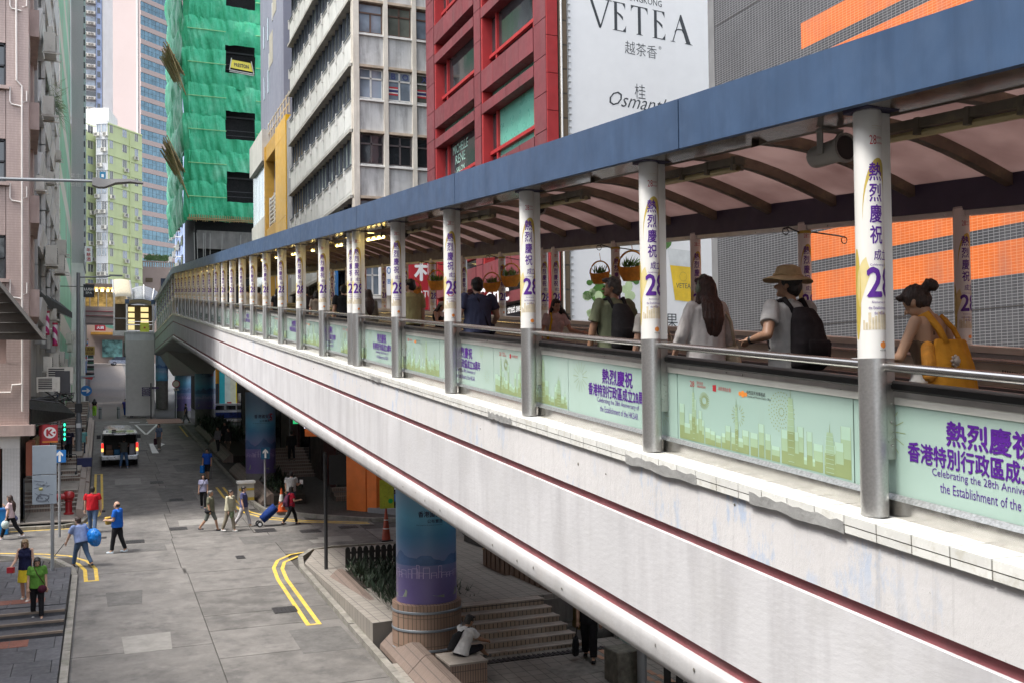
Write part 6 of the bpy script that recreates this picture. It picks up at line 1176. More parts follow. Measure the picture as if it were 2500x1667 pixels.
def tcone(x,y,z,h,m,lab,bands,rot=0):
    t=thing('traffic_cone',lab,'cone',(x,y,z)); MB().lathe([(.0,h),(.03,h),(.03,h-.02),(.155,.05),(.155,.04)],n=16).build('cone_body',[m],t,True); MB().box(-.2,.2,-.2,.2,0,.045).build('base',[pdark if m is cdk else m],t)
    for a,b in bands: r0=.03+(h-a)/(h-.05)*.125+.004; r1=.03+(h-b)/(h-.05)*.125+.004; MB().lathe([(r0,a),(r1,b)],n=16).build('band',[cw],t,True)
    return t
tcone(9.2,33.6,gz(33.6)+.13,1.15,cdk,'dull red cone holding up a yellow green board at the lane corner',[(.42,.45),(.72,.75)]); tcone(9.95,33.75,gz(33.7)+.13,.95,cdk,'dull red cone half hidden behind the nearest mural pillar',[(.4,.43)]); tcone(6.78,40.75,gz(40.7)+.13,.95,cone,'orange cone with a wide white band beside the shopping trolley',[(.42,.7)])
t=thing('notice_board','yellow green handwritten board stuck on top of a traffic cone','board'); mb=MB().box(8.98,9.48,33.57,33.6,-4.1,-3.1,0); disc(mb,lambda u,v:(9.36+u,33.565,-3.85+v),.09,10,1); mb.build('board',[mat('lime_board',(.50,.56,.05),.6,var=.12,scale=4,spots=((.2,.24,.03),.5,9)),mat('green_dab',(.02,.45,.08),.6)],t); MB().tube([(9.2,33.6,-4.12),(9.2,33.6,-3.9)],.03,6).build('stick',[pdark],t)
t=thing('crate','white and yellow crate standing at the kerb behind the walking group','crate'); mb=MB().box(5.5,6.15,44.0,44.5,gz(44.2),gz(44.2)+.85,0).box(5.45,6.2,43.95,44.55,gz(44.2)+.85,gz(44.2)+.95,1).box(5.5,6.15,43.99,44.0,gz(44.2)+.12,gz(44.2)+.25,2).box(5.5,6.15,43.99,44.0,gz(44.2)+.55,gz(44.2)+.65,2); mb.build('crate_body',[mat('worn_white_crate',(.45,.43,.38),.6,var=.15),fo,mat('yellow_crate_band',(.5,.36,.05),.6)],t)
# picket fences
pick=mat('black_picket',(.015,.014,.014),.6)
def fence(x0,x1,y,z,h,lab,n,sl=0):
    t=thing('picket_fence',lab,'fence'); me=MB(); w_=.075
    me.add([(-w_,-.015,0),(w_,-.015,0),(w_,-.015,h-.08),(w_*.6,-.015,h-.02),(0,-.015,h),(-w_*.6,-.015,h-.02),(-w_,-.015,h-.08)]+[(-w_,.015,0),(w_,.015,0),(w_,.015,h-.08),(w_*.6,.015,h-.02),(0,.015,h),(-w_*.6,.015,h-.02),(-w_,.015,h-.08)],[(0,1,2,3,4,5,6),(13,12,11,10,9,8,7)]+[(i,7+i,7+(i+1)%7,(i+1)%7) for i in range(7)]); me=me.mesh('picket',[pick])
    for i in range(n): put('picket',me,t,(x0+(x1-x0)*i/(n-1),y+sl*i/(n-1),z))
    for zz_ in (.18,h-.22): mb=MB(); mb.add([(x0,y+.016,z+zz_),(x1,y+sl+.016,z+zz_),(x1,y+sl+.045,z+zz_),(x0,y+.045,z+zz_),(x0,y+.016,z+zz_+.07),(x1,y+sl+.016,z+zz_+.07),(x1,y+sl+.045,z+zz_+.07),(x0,y+.045,z+zz_+.07)],[(0,3,2,1),(4,5,6,7),(0,1,5,4),(2,3,7,6),(0,4,7,3),(1,2,6,5)]); mb.build('rail',[pick],t)
fence(6.9,9.7,29.6,gz(29.6)+.25,.62,'low black picket fence at the back of the near planter',16); fence(10.5,12.6,17.2,gz(17)+.1,1.15,'black picket fence under the walkway at the bottom edge',11,-1.2)
t=thing('stone_post','mossy square stone post beside a steel pole at the bottom edge','post'); mb=MB().box(9.75,10.3,17.9,18.5,-6.2,-5.42); o=mb.build('stone_block',[mat('mossy_stone',(.17,.16,.13),.9,var=.35,scale=7,bump=.6,bscale=30)],t); bevel(o,.03)
t=thing('steel_pole','grey steel pole rising beside the mossy stone post','pole'); pole(t,10.15,17.6,-6.2,-2.5,.10,galv,False)
# low tiled seat wall by the stairs
t=thing('seat_wall','low tiled wall end used as a seat at the foot of the stairs','wall'); mb=MB().box(6.55,7.35,19.1,20.0,-6.2,-5.62,0).box(6.53,7.37,19.08,20.02,-5.62,-5.58,1); mb.build('tiled_block',[tilemat('seat_wall_tile',(.34,.24,.18),(.30,.20,.155),(.10,.08,.07),.055,.25,'XZ',.007,.6),tread],t)
# flower box
t=thing('flower_planter','long planter of gold and white flowers along the glass shopfront','planter'); mb=MB().box(10.5,10.9,22.6,27.5,zp-.1,zp+.45); mb.build('trough',[mat('brown_trough',(.09,.05,.03),.7)],t)
for i in range(14): MB().box(10.47,10.5,22.65+i*.35,22.9+i*.35,zp-.05,zp+.45).build('slat',[mat('brown_slat',(.14,.08,.05),.7,island=.2)],t)
mb=MB(); leaves(mb,10.45,10.95,22.6,27.5,lambda y:zp+.45,500,.3,.1); mb.build('foliage',[leafm],t,kind='stuff')
mb=MB()
for i in range(420):
    c_=Vector((R.uniform(10.40,10.95),22.6+4.9*R.random()**1.3,zp+.5+R.uniform(-.15,.38))); 
    for q in range(4): a=q*1.57+R.random(); d_=Vector((math.cos(a),math.sin(a),R.uniform(-.3,.6)))*.055; s_=Vector((-math.sin(a),math.cos(a),.2))*.022; mb.add([c_,c_+d_*.6+s_,c_+d_,c_+d_*.6-s_],[(0,1,2,3)],i%3)
mb.build('flower',[mat('white_petal',(.55,.53,.5),.6),mat('gold_petal',(.5,.33,.04),.6),mat('dim_petal',(.30,.22,.14),.6)],t,kind='stuff')
# hanging baskets
wick=mat('orange_woven_basket',(.66,.27,.025),.6,var=.25,scale=12,bump=.7,bscale=60,bstretch=(1,1,3)); gl2=mat('basket_leaf',(.10,.22,.03),.6,var=.5,scale=10)
def basket(x,y,z,lab,s=1.,rz=0):
    t=thing('hanging_basket',lab,'basket',(x,y,z),rz,'orange woven baskets hung from the far columns'); t.scale=(s,s,s)
    mb=MB(); prof=[(0,0),(.6,.02),(.9,.5),(1.0,1.)]; n=20; 
    for r_,h_ in prof:
        for j in range(n):
            a=2*math.pi*j/n; mb.v.append((.22*r_*math.cos(a),.085*r_*math.sin(a),.20*h_+.05*h_*(math.cos(a)**2)))
    for i in range(3):
        for j in range(n): a=i*n+j; b_=i*n+(j+1)%n; mb.f.append((a,b_,b_+n,a+n)); mb.m.append(0)
    mb.build('basket_body',[wick],t,True)
    mb=MB().tube([(.21*math.cos(a),0,.22+.24*math.sin(a)) for a in [math.pi*i/14 for i in range(15)]],.016,6).tube([(.02,.0,.46),(0,0,.62)],.006,5); mb.build('basket_handle',[wick],t,True)
    rs=random.Random(int(x*100)); mb=MB()
    for i in range(80):
        a=rs.uniform(0,6.28); c_=Vector((rs.uniform(-.12,.12),rs.uniform(-.05,.05),.2)); d_=Vector((math.cos(a),math.sin(a)*.6,rs.uniform(.3,1.8))).normalized()*rs.uniform(.1,.24); s_=Vector((-math.sin(a),math.cos(a),0))*.011; mb.add([c_-s_,c_+d_*.5+s_,c_+d_,c_+d_*.5-s_],[(0,1,2,3)])
    mb.build('foliage',[gl2],t)
for x,y,z,lab,s in ((8.78,16.6,1.98,'small orange basket left of the column beside the tea billboard cup',.95),(9.3,16.3,2.02,'large orange basket right of the column beside the tea billboard cup',1.25),(8.85,22.4,2.38,'orange basket in front of the red building, left of its column',1.05),(9.28,22.2,2.5,'orange basket in front of the red building, right of its column',1.25),(8.65,28.2,2.75,'small orange basket by the blue number sign, left of its column',1.15),(9.2,27.7,2.95,'orange basket by the blue number sign, right of its column',1.3)): basket(x,y,z,lab,s,R.uniform(-.9,-.5))
# signs hung above the street
t=thing('spa_sign','square black spa sign with white letters hanging over the left pavement','sign'); mb=MB().box(-1.13,-.42,75,75.1,6.78,7.70,0); letter(mb,'LUSH',(-.775,74.99,7.36),(1,0,0),(0,0,1),.2,1,.03,width=.58,height=.18); letter(mb,'SPA',(-.775,74.99,7.10),(1,0,0),(0,0,1),.2,1,0,width=.42,height=.16); mb.build('sign_box',[mat('black_sign',(.012,.013,.02),.5),lw],t); MB().box(-2.6,-1.13,75.03,75.07,7.5,7.55).build('bracket',[rubber],t)
t=thing('shop_sign','white hanging sign with vertical red characters by the lime building','sign'); mb=MB().box(-1.42,-.75,102.6,102.7,12.7,14.2,0); [letter(mb,c_,(-1.08,102.59,13.85-i*.45),(1,0,0),(0,0,1),.3,1,.02,height=.36) for i,c_ in enumerate('年慈酒')]; mb.build('sign_box',[lw,rsig],t)
t=thing('shop_sign','mustard yellow hanging shop sign with brown characters over the lane','sign'); mb=MB().box(-1.8,-.6,111,111.1,4.1,5.0,0); letter(mb,'永昌號',(-1.2,110.99,4.7),(1,0,0),(0,0,1),.3,1,.02,width=.9,height=.36); letter(mb,'中藥參茸',(-1.2,110.99,4.3),(1,0,0),(0,0,1),.2,1,0,width=.9,height=.2); mb.build('sign_box',[mat('mustard_sign',(.42,.28,.06),.6,var=.15),mat('brown_letter',(.12,.05,.01),.6)],t)
t=thing('neon_sign','narrow green lit sign column beside the corner shop','sign'); mb=MB().box(-1.48,-1.36,45.5,45.6,-2.1,-1.1,0)
for i in range(4): mb.ball((-1.42,45.48,-1.25-i*.2),(.04,.03,.07),6,1)
mb.build('sign_box',[pdark,mat('green_neon',(.02,.5,.25),.5,emit=((.03,.8,.4),.9))],t)
t=thing('dust_bin','bright blue plastic bin at the left edge by the corner shop','bin'); MB().box(-3.9,-3.12,39.9,40.4,-5.0,-4.15).build('bin_body',[mat('blue_plastic',(.01,.19,.50),.4)],t); MB().box(-3.92,-3.10,39.88,40.42,-4.15,-4.08).build('bin_lid',[mat('dark_blue_plastic',(.01,.10,.30),.4)],t)
# hand truck and crate on the steps
t=thing('hand_truck','folded steel hand truck leaning on the stepped pavement','trolley'); z0=gz(50)+.75; MB().tube([(-1.75,50.0,z0),(-1.75,50.25,z0+.85),(-1.7,50.3,z0+.95),(-1.1,50.3,z0+.95),(-1.05,50.25,z0+.85),(-1.05,50.0,z0)],.022,6).tube([(-1.75,50.1,z0+.3),(-1.05,50.1,z0+.3)],.018,6).build('frame',[pdark],t,True)
for x_ in (-1.7,-1.1): MB().tube([(x_-.03,49.9,z0+.1),(x_+.03,49.9,z0+.1)],.10,10).build('wheel',[rubber],t,True)
MB().box(-1.8,-1.0,49.7,50.0,z0,z0+.04).build('toe_plate',[steel],t)
t=thing('crate','navy blue plastic crate balanced on the stepped pavement ledge','crate'); MB().box(-1.15,-.45,55.1,55.6,gz(55)+.5,gz(55)+.92).build('crate_body',[mat('navy_plastic',(.012,.018,.10),.5)],t); MB().box(-1.17,-.43,55.08,55.62,gz(55)+.90,gz(55)+.95).build('rim',[mat('navy_plastic',(.012,.018,.10),.5)],t)
# ---------------- vehicles ----------------
silver=mat('silver_paint',(.40,.41,.43),.3,.6,var=.04,coat=.6); vblk=mat('black_trim',(.02,.02,.022),.5); tyre=mat('tyre_rubber',(.018,.018,.018),.8); tail=mat('tail_lamp_red',(.5,.01,.01),.3,emit=((1,.03,.02),.5)); tail2=mat('tail_lamp_amber',(.8,.3,.05),.3,emit=((1,.45,.1),.8)); winm=glassmat('vehicle_glass',(.02,.024,.028),.05)
def wheel(t,x,y,z,r,w=.2):
    o=MB().tube([(x-w/2,y,z),(x-w/2+.03,y,z),(x+w/2-.03,y,z),(x+w/2,y,z)],[r*.9,r,r,r*.9],20).build('wheel',[tyre],t,True); MB().tube([(x-w/2-.004,y,z),(x+w/2+.004,y,z)],r*.58,14).build('rim',[steel],o,True)
    mb=MB()
    for i in range(5): a=i*1.2566; mb.box(x+w/2+.002,x+w/2+.012,y-.03,y+.03,z,z+r*.55) if 0 else None
    return o
van=thing('van','silver delivery van with its tailgate open and boxes inside','van'); vy=58.6; vx=.95; g=gz(vy); sl=.0546
def vz(y,z): return g+z+(y-vy)*sl
mb=MB(); prof=[(-.93,.42),(-.95,.75),(-.94,1.05),(-.86,1.75),(-.78,1.95),(-.6,2.02),(.6,2.02),(.78,1.95),(.86,1.75),(.94,1.05),(.95,.75),(.93,.42)]
st_y=[vy,vy+.05,vy+3.3,vy+4.1,vy+4.9,vy+5.0]; n=len(prof)
for k,y_ in enumerate(st_y):
    for x_,z_ in prof:
        zz_=z_
        if k==3: zz_=min(z_,1.75+.0*z_)
        if k>=4: zz_=min(z_,1.05)
        mb.v.append((vx+x_*(.98 if k==0 else 1),y_,vz(y_,zz_)))
for k in range(5):
    for i in range(n-1): a=k*n+i; mb.f.append((a,a+1,a+1+n,a+n)); mb.m.append(0)
mb.f.append(tuple(5*n+i for i in range(n))); mb.m.append(0)
mb.add([(vx+x_,y_,vz(y_,.40)) for x_,y_ in ((-.93,vy),(.93,vy),(.93,vy+5),(-.93,vy+5))],[(0,1,2,3)],1); mb.build('body',[silver,vblk],van,True)
for s in (-1,1):
    MB().add([(vx+s*.885,vy+.7,vz(vy+.7,1.72)),(vx+s*.885,vy+3.2,vz(vy+3.2,1.72)),(vx+s*.955,vy+3.2,vz(vy+3.2,1.12)),(vx+s*.955,vy+.7,vz(vy+.7,1.12))],[(0,1,2,3)]).build('side_window',[winm],van)
    mb=MB().box(vx+s*.90-.06,vx+s*.90+.06,vy-.05,vy+.01,vz(vy,.62),vz(vy,1.38),0); mb.build('door_pillar',[silver],van)
    mb=MB().box(vx+s*.89-.055,vx+s*.89+.055,vy-.075,vy-.05,vz(vy,1.05),vz(vy,1.32),0).box(vx+s*.89-.055,vx+s*.89+.055,vy-.075,vy-.05,vz(vy,.86),vz(vy,1.04),1).box(vx+s*.89-.055,vx+s*.89+.055,vy-.075,vy-.05,vz(vy,.74),vz(vy,.85),2); mb.build('tail_light',[tail,tail2,lw],van)
    mb=MB().box(vx+s*1.0-.02,vx+s*1.0+s*.2,vy+3.75,vy+3.85,vz(vy+3.8,1.2),vz(vy+3.8,1.42)) if s>0 else MB().box(vx-1.2,vx-.98,vy+3.75,vy+3.85,vz(vy+3.8,1.2),vz(vy+3.8,1.42)); mb.build('wing_mirror',[vblk],van)
    for y_ in (vy+.9,vy+4.0): wheel(van,vx+s*.84,y_,vz(y_,.33),.33)
o=MB().box(vx-.94,vx+.94,vy-.16,vy+.08,vz(vy,.38),vz(vy,.66)).build('bumper',[silver],van); bevel(o,.05,3)
mb=MB().box(vx-.62,vx+.62,vy+.02,vy+3.0,vz(vy,.62),vz(vy,.66),0).box(vx-.8,vx+.8,vy+2.4,vy+2.5,vz(vy,.6),vz(vy,1.9),0).box(vx-.82,vx-.80,vy+.05,vy+2.5,vz(vy,.6),vz(vy,1.8),0).box(vx+.80,vx+.82,vy+.05,vy+2.5,vz(vy,.6),vz(vy,1.8),0).box(vx-.8,vx+.8,vy+.05,vy+2.5,vz(vy,1.86),vz(vy,1.9),0); mb.build('cargo_lining',[vblk],van)
mb=MB(); mb.add([(vx-.84,vy+.02,vz(vy,1.97)),(vx+.84,vy+.02,vz(vy,1.97)),(vx+.88,vy-1.0,vz(vy,1.80)),(vx-.88,vy-1.0,vz(vy,1.80)),(vx-.84,vy+.02,vz(vy,2.03)),(vx+.84,vy+.02,vz(vy,2.03)),(vx+.88,vy-1.02,vz(vy,1.88)),(vx-.88,vy-1.02,vz(vy,1.88))],[(0,1,2,3),(7,6,5,4),(3,2,6,7),(0,3,7,4),(1,5,6,2)]); tg=mb.build('tailgate',[silver],van); MB().add([(vx-.7,vy-.12,vz(vy,2.02)),(vx+.7,vy-.12,vz(vy,2.02)),(vx+.72,vy-.75,vz(vy,1.925)),(vx-.72,vy-.75,vz(vy,1.925))],[(0,1,2,3)]).build('tailgate_window',[winm],tg); MB().tube([(vx-.35,vy-.55,vz(vy,2.0)),(vx+.3,vy-.62,vz(vy,2.0))],.025,6).box(vx-.42,vx-.2,vy-.6,vy-.45,vz(vy,1.98),vz(vy,2.08)).build('rear_wiper',[vblk],tg); MB().box(vx-.3,vx+.3,vy-1.03,vy-1.02,vz(vy,1.80),vz(vy,1.86)).build('number_plate_strip',[lw],tg)
for x0,x1,z0,z1,y_,c_,lab in ((-.72,-.35,.66,.92,.3,(.20,.11,.05),'brown carton low on the left inside the open van'),(-.7,-.4,.94,1.2,.5,(.14,.10,.08),'darker carton stacked above the brown one in the van'),(-.28,.02,.66,.95,.25,(.02,.14,.30),'blue crate beside the brown carton in the van'),(.05,.35,.66,1.0,.35,(.05,.05,.06),'dark bundle in the middle of the van floor'),(.5,.78,.66,1.25,.3,(.30,.30,.34),'pale sack on the right inside the van')):
    o=MB().box(vx+x0,vx+x1,vy+y_,vy+y_+.5,vz(vy,z0),vz(vy,z1)).build('cargo_box',[mat('cargo_%d'%int(x0*100),c_,.7,var=.2)]); bevel(o,.012); tag(o,lab,'box','goods in the back of the van')
tax=thing('taxi','white and red taxi with a blue advert wrap glimpsed between the pillars','taxi',(10.3,86.5,gz(86.5))); tax.rotation_euler=(0,0,-math.pi/2+.05)
tw_=mat('taxi_white',(.72,.72,.70),.3,coat=.5,var=.02); tr_=mat('taxi_red',(.45,.02,.025),.3,coat=.5); tb_=mat('taxi_blue_wrap',(.03,.06,.25),.35,var=.7,scale=3)
def carside(prof,w,name,mats,m=0): 
    mb=MB(); n=len(prof)
    for s in (-1,1): mb.v+=[(s*w,y,z) for y,z in prof]
    mb.f+=[tuple(range(n))[::-1],tuple(n+i for i in range(n))]+[(i,(i+1)%n,n+(i+1)%n,n+i) for i in range(n)]; mb.m+=[m]*(n+2); o=mb.build(name,mats,tax); return bevel(o,.05,2)
carside([(-2.1,.3),(-2.15,.8),(-2.05,.98),(2.0,.98),(2.2,.75),(2.2,.3)],.86,'body',[tw_]); carside([(-2.08,.82),(-1.95,1.15),(-1.6,1.58),(.6,1.60),(1.35,1.0),(2.0,.99),(2.0,.9),(-2.08,.9)],.80,'cabin',[tw_])
for s in (-1,1):
    for a,b,c_,d_ in ((-1.62,-1.42,-.8,-.8),(-.62,-.62,.15,.15),(.34,.34,.52,1.0)): MB().add([(s*.83,a,1.08),(s*.815,b,1.44),(s*.815,c_,1.44),(s*.83,d_,1.08)],[(0,1,2,3)]).build('side_window',[winm],tax)
    MB().box(s*.87-.012,s*.87+.012,-2.12,-1.75,.45,.92).build('red_panel',[tr_],tax); MB().box(s*.868-.012,s*.868+.012,-1.74,1.95,.38,.86).build('advert_wrap',[tb_],tax)
    for y_ in (-1.35,1.35): wheel(tax,s*.78,y_,.31,.31)
MB().box(-.25,.25,-.4,-.1,1.6,1.74).build('roof_light',[tr_],tax)
mb=MB()
T,L=face((8.6,96.4),(14,96.4)); t=thing('mural_wall','rainbow striped mural wall in sunlight behind the taxi','wall'); block(t,[(8.6,96.5),(16,96.5),(16,97.2),(8.6,97.2)],-4,8,mat('ochre_wall',(.62,.27,.015),.6,var=.05))
for i,c_ in enumerate(((.02,.36,.40),(.55,.62,.55),(.62,.62,.45),(.75,.62,.03),(.75,.45,.02),(.75,.22,.02),(.62,.05,.02))): fpart(t,'colour_stripe',T,1.7+i*.5,2.2+i*.5,-3.0,3.0-.1*i,.1,.13,mat('mural_stripe_%d'%i,c_,.5,var=.1,scale=2))
fpart(t,'dark_doorway',T,.35,1.65,-3,.9,.1,.12,blackp)
car=thing('parked_car','small silver car parked at the far end of the upper lane','car',(3.2,176,gz(176)),-1.4); 
for nm,pf,w_,m_ in (('body',[(-2,.3),(-2,.85),(2,.85),(2.1,.3)],.85,silver),('cabin',[(-1.6,.85),(-1.1,1.4),(.7,1.4),(1.4,.85)],.76,winm)):
    mb=MB(); n=len(pf)
    for s in (-1,1): mb.v+=[(s*w_,y,z) for y,z in pf]
    mb.f+=[tuple(range(n))[::-1],tuple(n+i for i in range(n))]+[(i,(i+1)%n,n+(i+1)%n,n+i) for i in range(n)]; mb.m+=[0]*(n+2); mb.build(nm,[m_],car)
for s in (-1,1):
    for y_ in (-1.3,1.3): wheel(car,s*.76,y_,.3,.3)
# ---------------- people ----------------
def fuse(mb,voxel,sm=3):
    me=mb.mesh('tmp',[]); o=bpy.data.objects.new('tmp',me)
    r=o.modifiers.new('r','REMESH'); r.mode='VOXEL'; r.voxel_size=voxel; r.adaptivity=0
    q=o.modifiers.new('s','SMOOTH'); q.factor=.5; q.iterations=sm
    n=evalmesh(o); bpy.data.objects.remove(o); bpy.data.meshes.remove(me)
    n.polygons.foreach_set('use_smooth',[True]*len(n.polygons)); return n
def loft(mb,rings,n=18):
    """closed skin through elliptical rings (centre, right vector*rx, forward vector*ry)"""
    o=len(mb.v)
    for c,a,b in rings:
        for j in range(n): t=2*math.pi*j/n; mb.v.append(tuple(c+a*math.cos(t)+b*math.sin(t)))
    k=len(rings)
    for i in range(k-1):
        for j in range(n): p=o+i*n+j; q=o+i*n+(j+1)%n; mb.f.append((p,q,q+n,p+n)); mb.m.append(0)
    mb.f.append(tuple(o+j for j in range(n))[::-1]); mb.f.append(tuple(o+(k-1)*n+j for j in range(n))); mb.m+=[0,0]
def limb(mb,pts,rs,n=12,ends=True):
    mb.tube(pts,rs,n)
    for p,r in zip(pts,rs):
        if ends or p is not pts[-1]: mb.ball(p,r*.99,n)
CLO={}
def cloth(col,name=None,wr=.35):
    k='cloth_%d_%d_%d'%tuple(int(c*255) for c in col); return mat(k,col,.85,var=.16,scale=7,bump=wr,bscale=13,spec=.2,bstretch=(1.6,1.6,.7))
skinA=mat('skin_tone_light',(.50,.30,.21),.5,var=.06,scale=6); skinB=mat('skin_tone_tan',(.36,.20,.125),.5,var=.06,scale=6)
hairm={}
def hairmat(c): return mat('hair_%d'%int(sum(c)*1000),c,.42,var=.4,scale=30,bump=.6,bscale=70,bstretch=(1,1,.12))
def dirv(d): return Vector(d).normalized()
def person(label,x,y,z,rz,h,hair=('short',(.012,.010,.010)),top=('tee',(.3,.3,.3)),bot=('trousers',(.03,.03,.04)),shoe=(.03,.03,.03),fem=False,stride=0.,lean=0.,head=(0,0),armL=((-.12,.05,-1),(-.05,.25,-1)),armR=((.12,.05,-1),(.05,.25,-1)),skin=None,lod=1,legs=None,build=1.,sit=None,face=False,group=None):
    t=thing('person',label,'person',(x,y,z),rz,group); k=h/1.70; sk=skin or skinA; vx=(.0085,.013,.022)[lod]
    la=math.radians(lean); ex=Vector((1,0,0)); ez=Vector((0,math.sin(la),math.cos(la))); ey=Vector((0,math.cos(la),-math.sin(la)))
    bw=build*(.93 if fem else 1.)
    # legs
    if legs is None:
        s=stride; legs=(((-.02,.50*s,-1),(-.02,.50*s-.25*abs(s),-1)),((.02,-.42*s,-1),(.02,-.42*s-.45*abs(s),-1)))
    hipz=0; hips=[Vector((-.085*k,0,0)),Vector((.085*k,0,0))]; L=[]
    for hp,(d1,d2) in zip(hips,legs): kn=hp+dirv(d1)*.42*k; an=kn+dirv(d2)*.41*k; L.append((hp,kn,an))
    low=min(a.z for _,_,a in L)-.075*k; up=Vector((0,0,-low if sit is None else sit)); L=[tuple(p+up for p in q) for q in L]; P0=up+Vector((0,0,.02*k))
    sp=lambda d,f=0.,r=0.:P0+ez*(d*k)+ey*(f*k)+ex*(r*k)
    sw=.172*bw if fem else .192*bw
    shL=sp(.435,-.01,-sw); shR=sp(.435,-.01,sw)
    def arm(s,ds): e=s+dirv(ds[0])*.285*k; w=e+dirv(ds[1])*.245*k; return s,e,w,dirv(ds[1])
    A=[arm(shL,armL),arm(shR,armR)]
    # head frame
    hy,hp=math.radians(head[0]),math.radians(head[1])
    hm=Matrix.Rotation(hy,3,'Z')@Matrix.Rotation(hp,3,'X'); nk=sp(.50,.0); hc=nk+hm@Vector((0,.025*k,.125*k))
    H=lambda a,b,c:hc+hm@(Vector((a,b,c))*k)
    mb=MB()
    wr_=(.155,.125,.150) if fem else (.155,.138,.168); wr_=tuple(a*bw*k for a in wr_)
    loft(mb,[(sp(-.10),ex*wr_[0]*.9,ey*.10*bw*k),(sp(0),ex*wr_[0],ey*.11*bw*k),(sp(.13),ex*wr_[1],ey*.092*bw*k),(sp(.30,.005),ex*wr_[2],ey*.108*bw*k),(sp(.41,-.005),ex*sw*.98*k,ey*.088*k),(sp(.455,-.01),ex*sw*.72*k,ey*.065*k),(sp(.49,-.005),ex*.058*k,ey*.056*k)])
    if fem:
        for s in (-1,1): mb.ball(sp(.285,.075,.068*s),.062*k,10)
    limb(mb,[sp(.46,-.01),nk+hm@Vector((0,.005,.05))*k],[.056*k,.05*k] if not fem else [.048*k,.043*k])
    mb.ball(H(0,-.012,.018),(.074*k,.092*k,.092*k),14); mb.ball(H(0,.02,-.045),(.056*k,.062*k,.066*k),12); mb.ball(H(0,.062,-.085),(.028*k,.022*k,.02*k),8)
    mb.tube([H(0,.083,.0),H(0,.104,-.032)],[.010*k,.015*k],6); 
    for s in (-1,1): mb.ball(H(.074*s,-.005,-.015),(.012*k,.022*k,.032*k),8)
    limb_r=(.046,.038,.030,.024) if fem else (.052,.044,.036,.028)
    for s,(a,e,w_,fd) in zip((-1,1),A):
        limb(mb,[a,a.lerp(e,.5),e],[limb_r[0]*k*bw,limb_r[0]*.92*k*bw,limb_r[1]*k]); limb(mb,[e,e.lerp(w_,.4),w_],[limb_r[1]*k,limb_r[1]*.95*k,limb_r[3]*k])
        side=fd.cross(Vector((0,1,0) if abs(fd.y)<.9 else (0,0,1))).normalized(); nor=fd.cross(side)
        p=w_+fd*.05*k; mb.tube([w_,w_+fd*.03*k,w_+fd*.085*k],[.026*k,.036*k,.032*k],8)
        for i,(o_,ln) in enumerate(((-.028,.066),(-.009,.078),(.010,.072),(.027,.056))):
            b0=w_+fd*.075*k+side*o_*k; b1=b0+(fd*.9+nor*.25)*ln*.5*k; b2=b1+(fd*.55+nor*.8)*ln*.5*k; mb.tube([b0,b1,b2],[.0095*k,.009*k,.0075*k],6); mb.ball(b2,.0076*k,6)
        b0=w_+fd*.03*k-side*.028*k; mb.tube([b0,b0+(fd*.6-side*.7)*.04*k,b0+(fd*.95-side*.75)*.062*k],[.013*k,.011*k,.009*k],6)
    for (a,kn,an) in L:
        limb(mb,[a,a.lerp(kn,.5),kn],[.088*k*bw,.072*k*bw,.055*k]); limb(mb,[kn,kn.lerp(an,.35),an],[.054*k,.054*k,.038*k])
        mb.tube([an,an+Vector((0,.05,-.04))*k,an+Vector((0,.14,-.055))*k],[.04*k,.036*k,.024*k],8)
    put('body',fuse(mb,vx,2),t).data.materials.append(sk)
    # shoes
    for (a,kn,an) in L:
        mb=MB(); mb.ball(an+Vector((0,-.015,-.035))*k,(.045*k,.055*k,.042*k),8); mb.ball(an+Vector((0,.09,-.048))*k,(.046*k,.095*k,.030*k),8); mb.box(an.x-.04*k,an.x+.04*k,an.y-.06*k,an.y+.16*k,an.z-.076*k,an.z-.055*k); o=put('shoe',fuse(mb,max(vx,.011),2),t); o.data.materials.append(cloth(shoe,wr=.1))
    # lower clothing
    mb=MB(); kind,col=bot; g=.016*k
    if kind!='none':
        loft(mb,[(sp(-.12),ex*(wr_[0]+g)*.97,ey*(.115*bw*k+g)),(sp(-.02),ex*(wr_[0]+g),ey*(.118*bw*k+g)),(sp(.08),ex*(wr_[1]+.012*k+g),ey*(.10*bw*k+g))])
        if kind=='skirt': loft(mb,[(sp(-.42),ex*(wr_[0]+.05*k),ey*.17*k),(sp(-.02),ex*(wr_[0]+g),ey*(.118*bw*k+g))])
        else:
            wide=.03 if kind=='wide' else .012
            for (a,kn,an) in L:
                limb(mb,[a,a.lerp(kn,.5),kn],[.096*k*bw+g*.3,(.078+wide)*k*bw,(.06+wide)*k],ends=True)
                if kind=='shorts': mb.tube([kn,kn+(an-kn)*.06],[(.066+wide)*k]*2,12)
                elif kind=='short': pass
                else: mb.tube([kn,kn.lerp(an,.4),kn.lerp(an,.93)],[(.059+wide)*k,(.057+wide)*k,(.048+wide)*k],12)
        me=fuse(mb,vx,3); me.materials.append(cloth(col)); wrinkle(me,.007*k if lod<2 else 0); put('trousers' if kind!='skirt' else 'skirt',me,t)
    # upper clothing
    kind,col=top[0],top[1]; mb=MB(); lo=top[2] if len(top)>2 else 0.; g=(.016+lo)*k; hem=-.09
    if kind=='crop': hem=.14
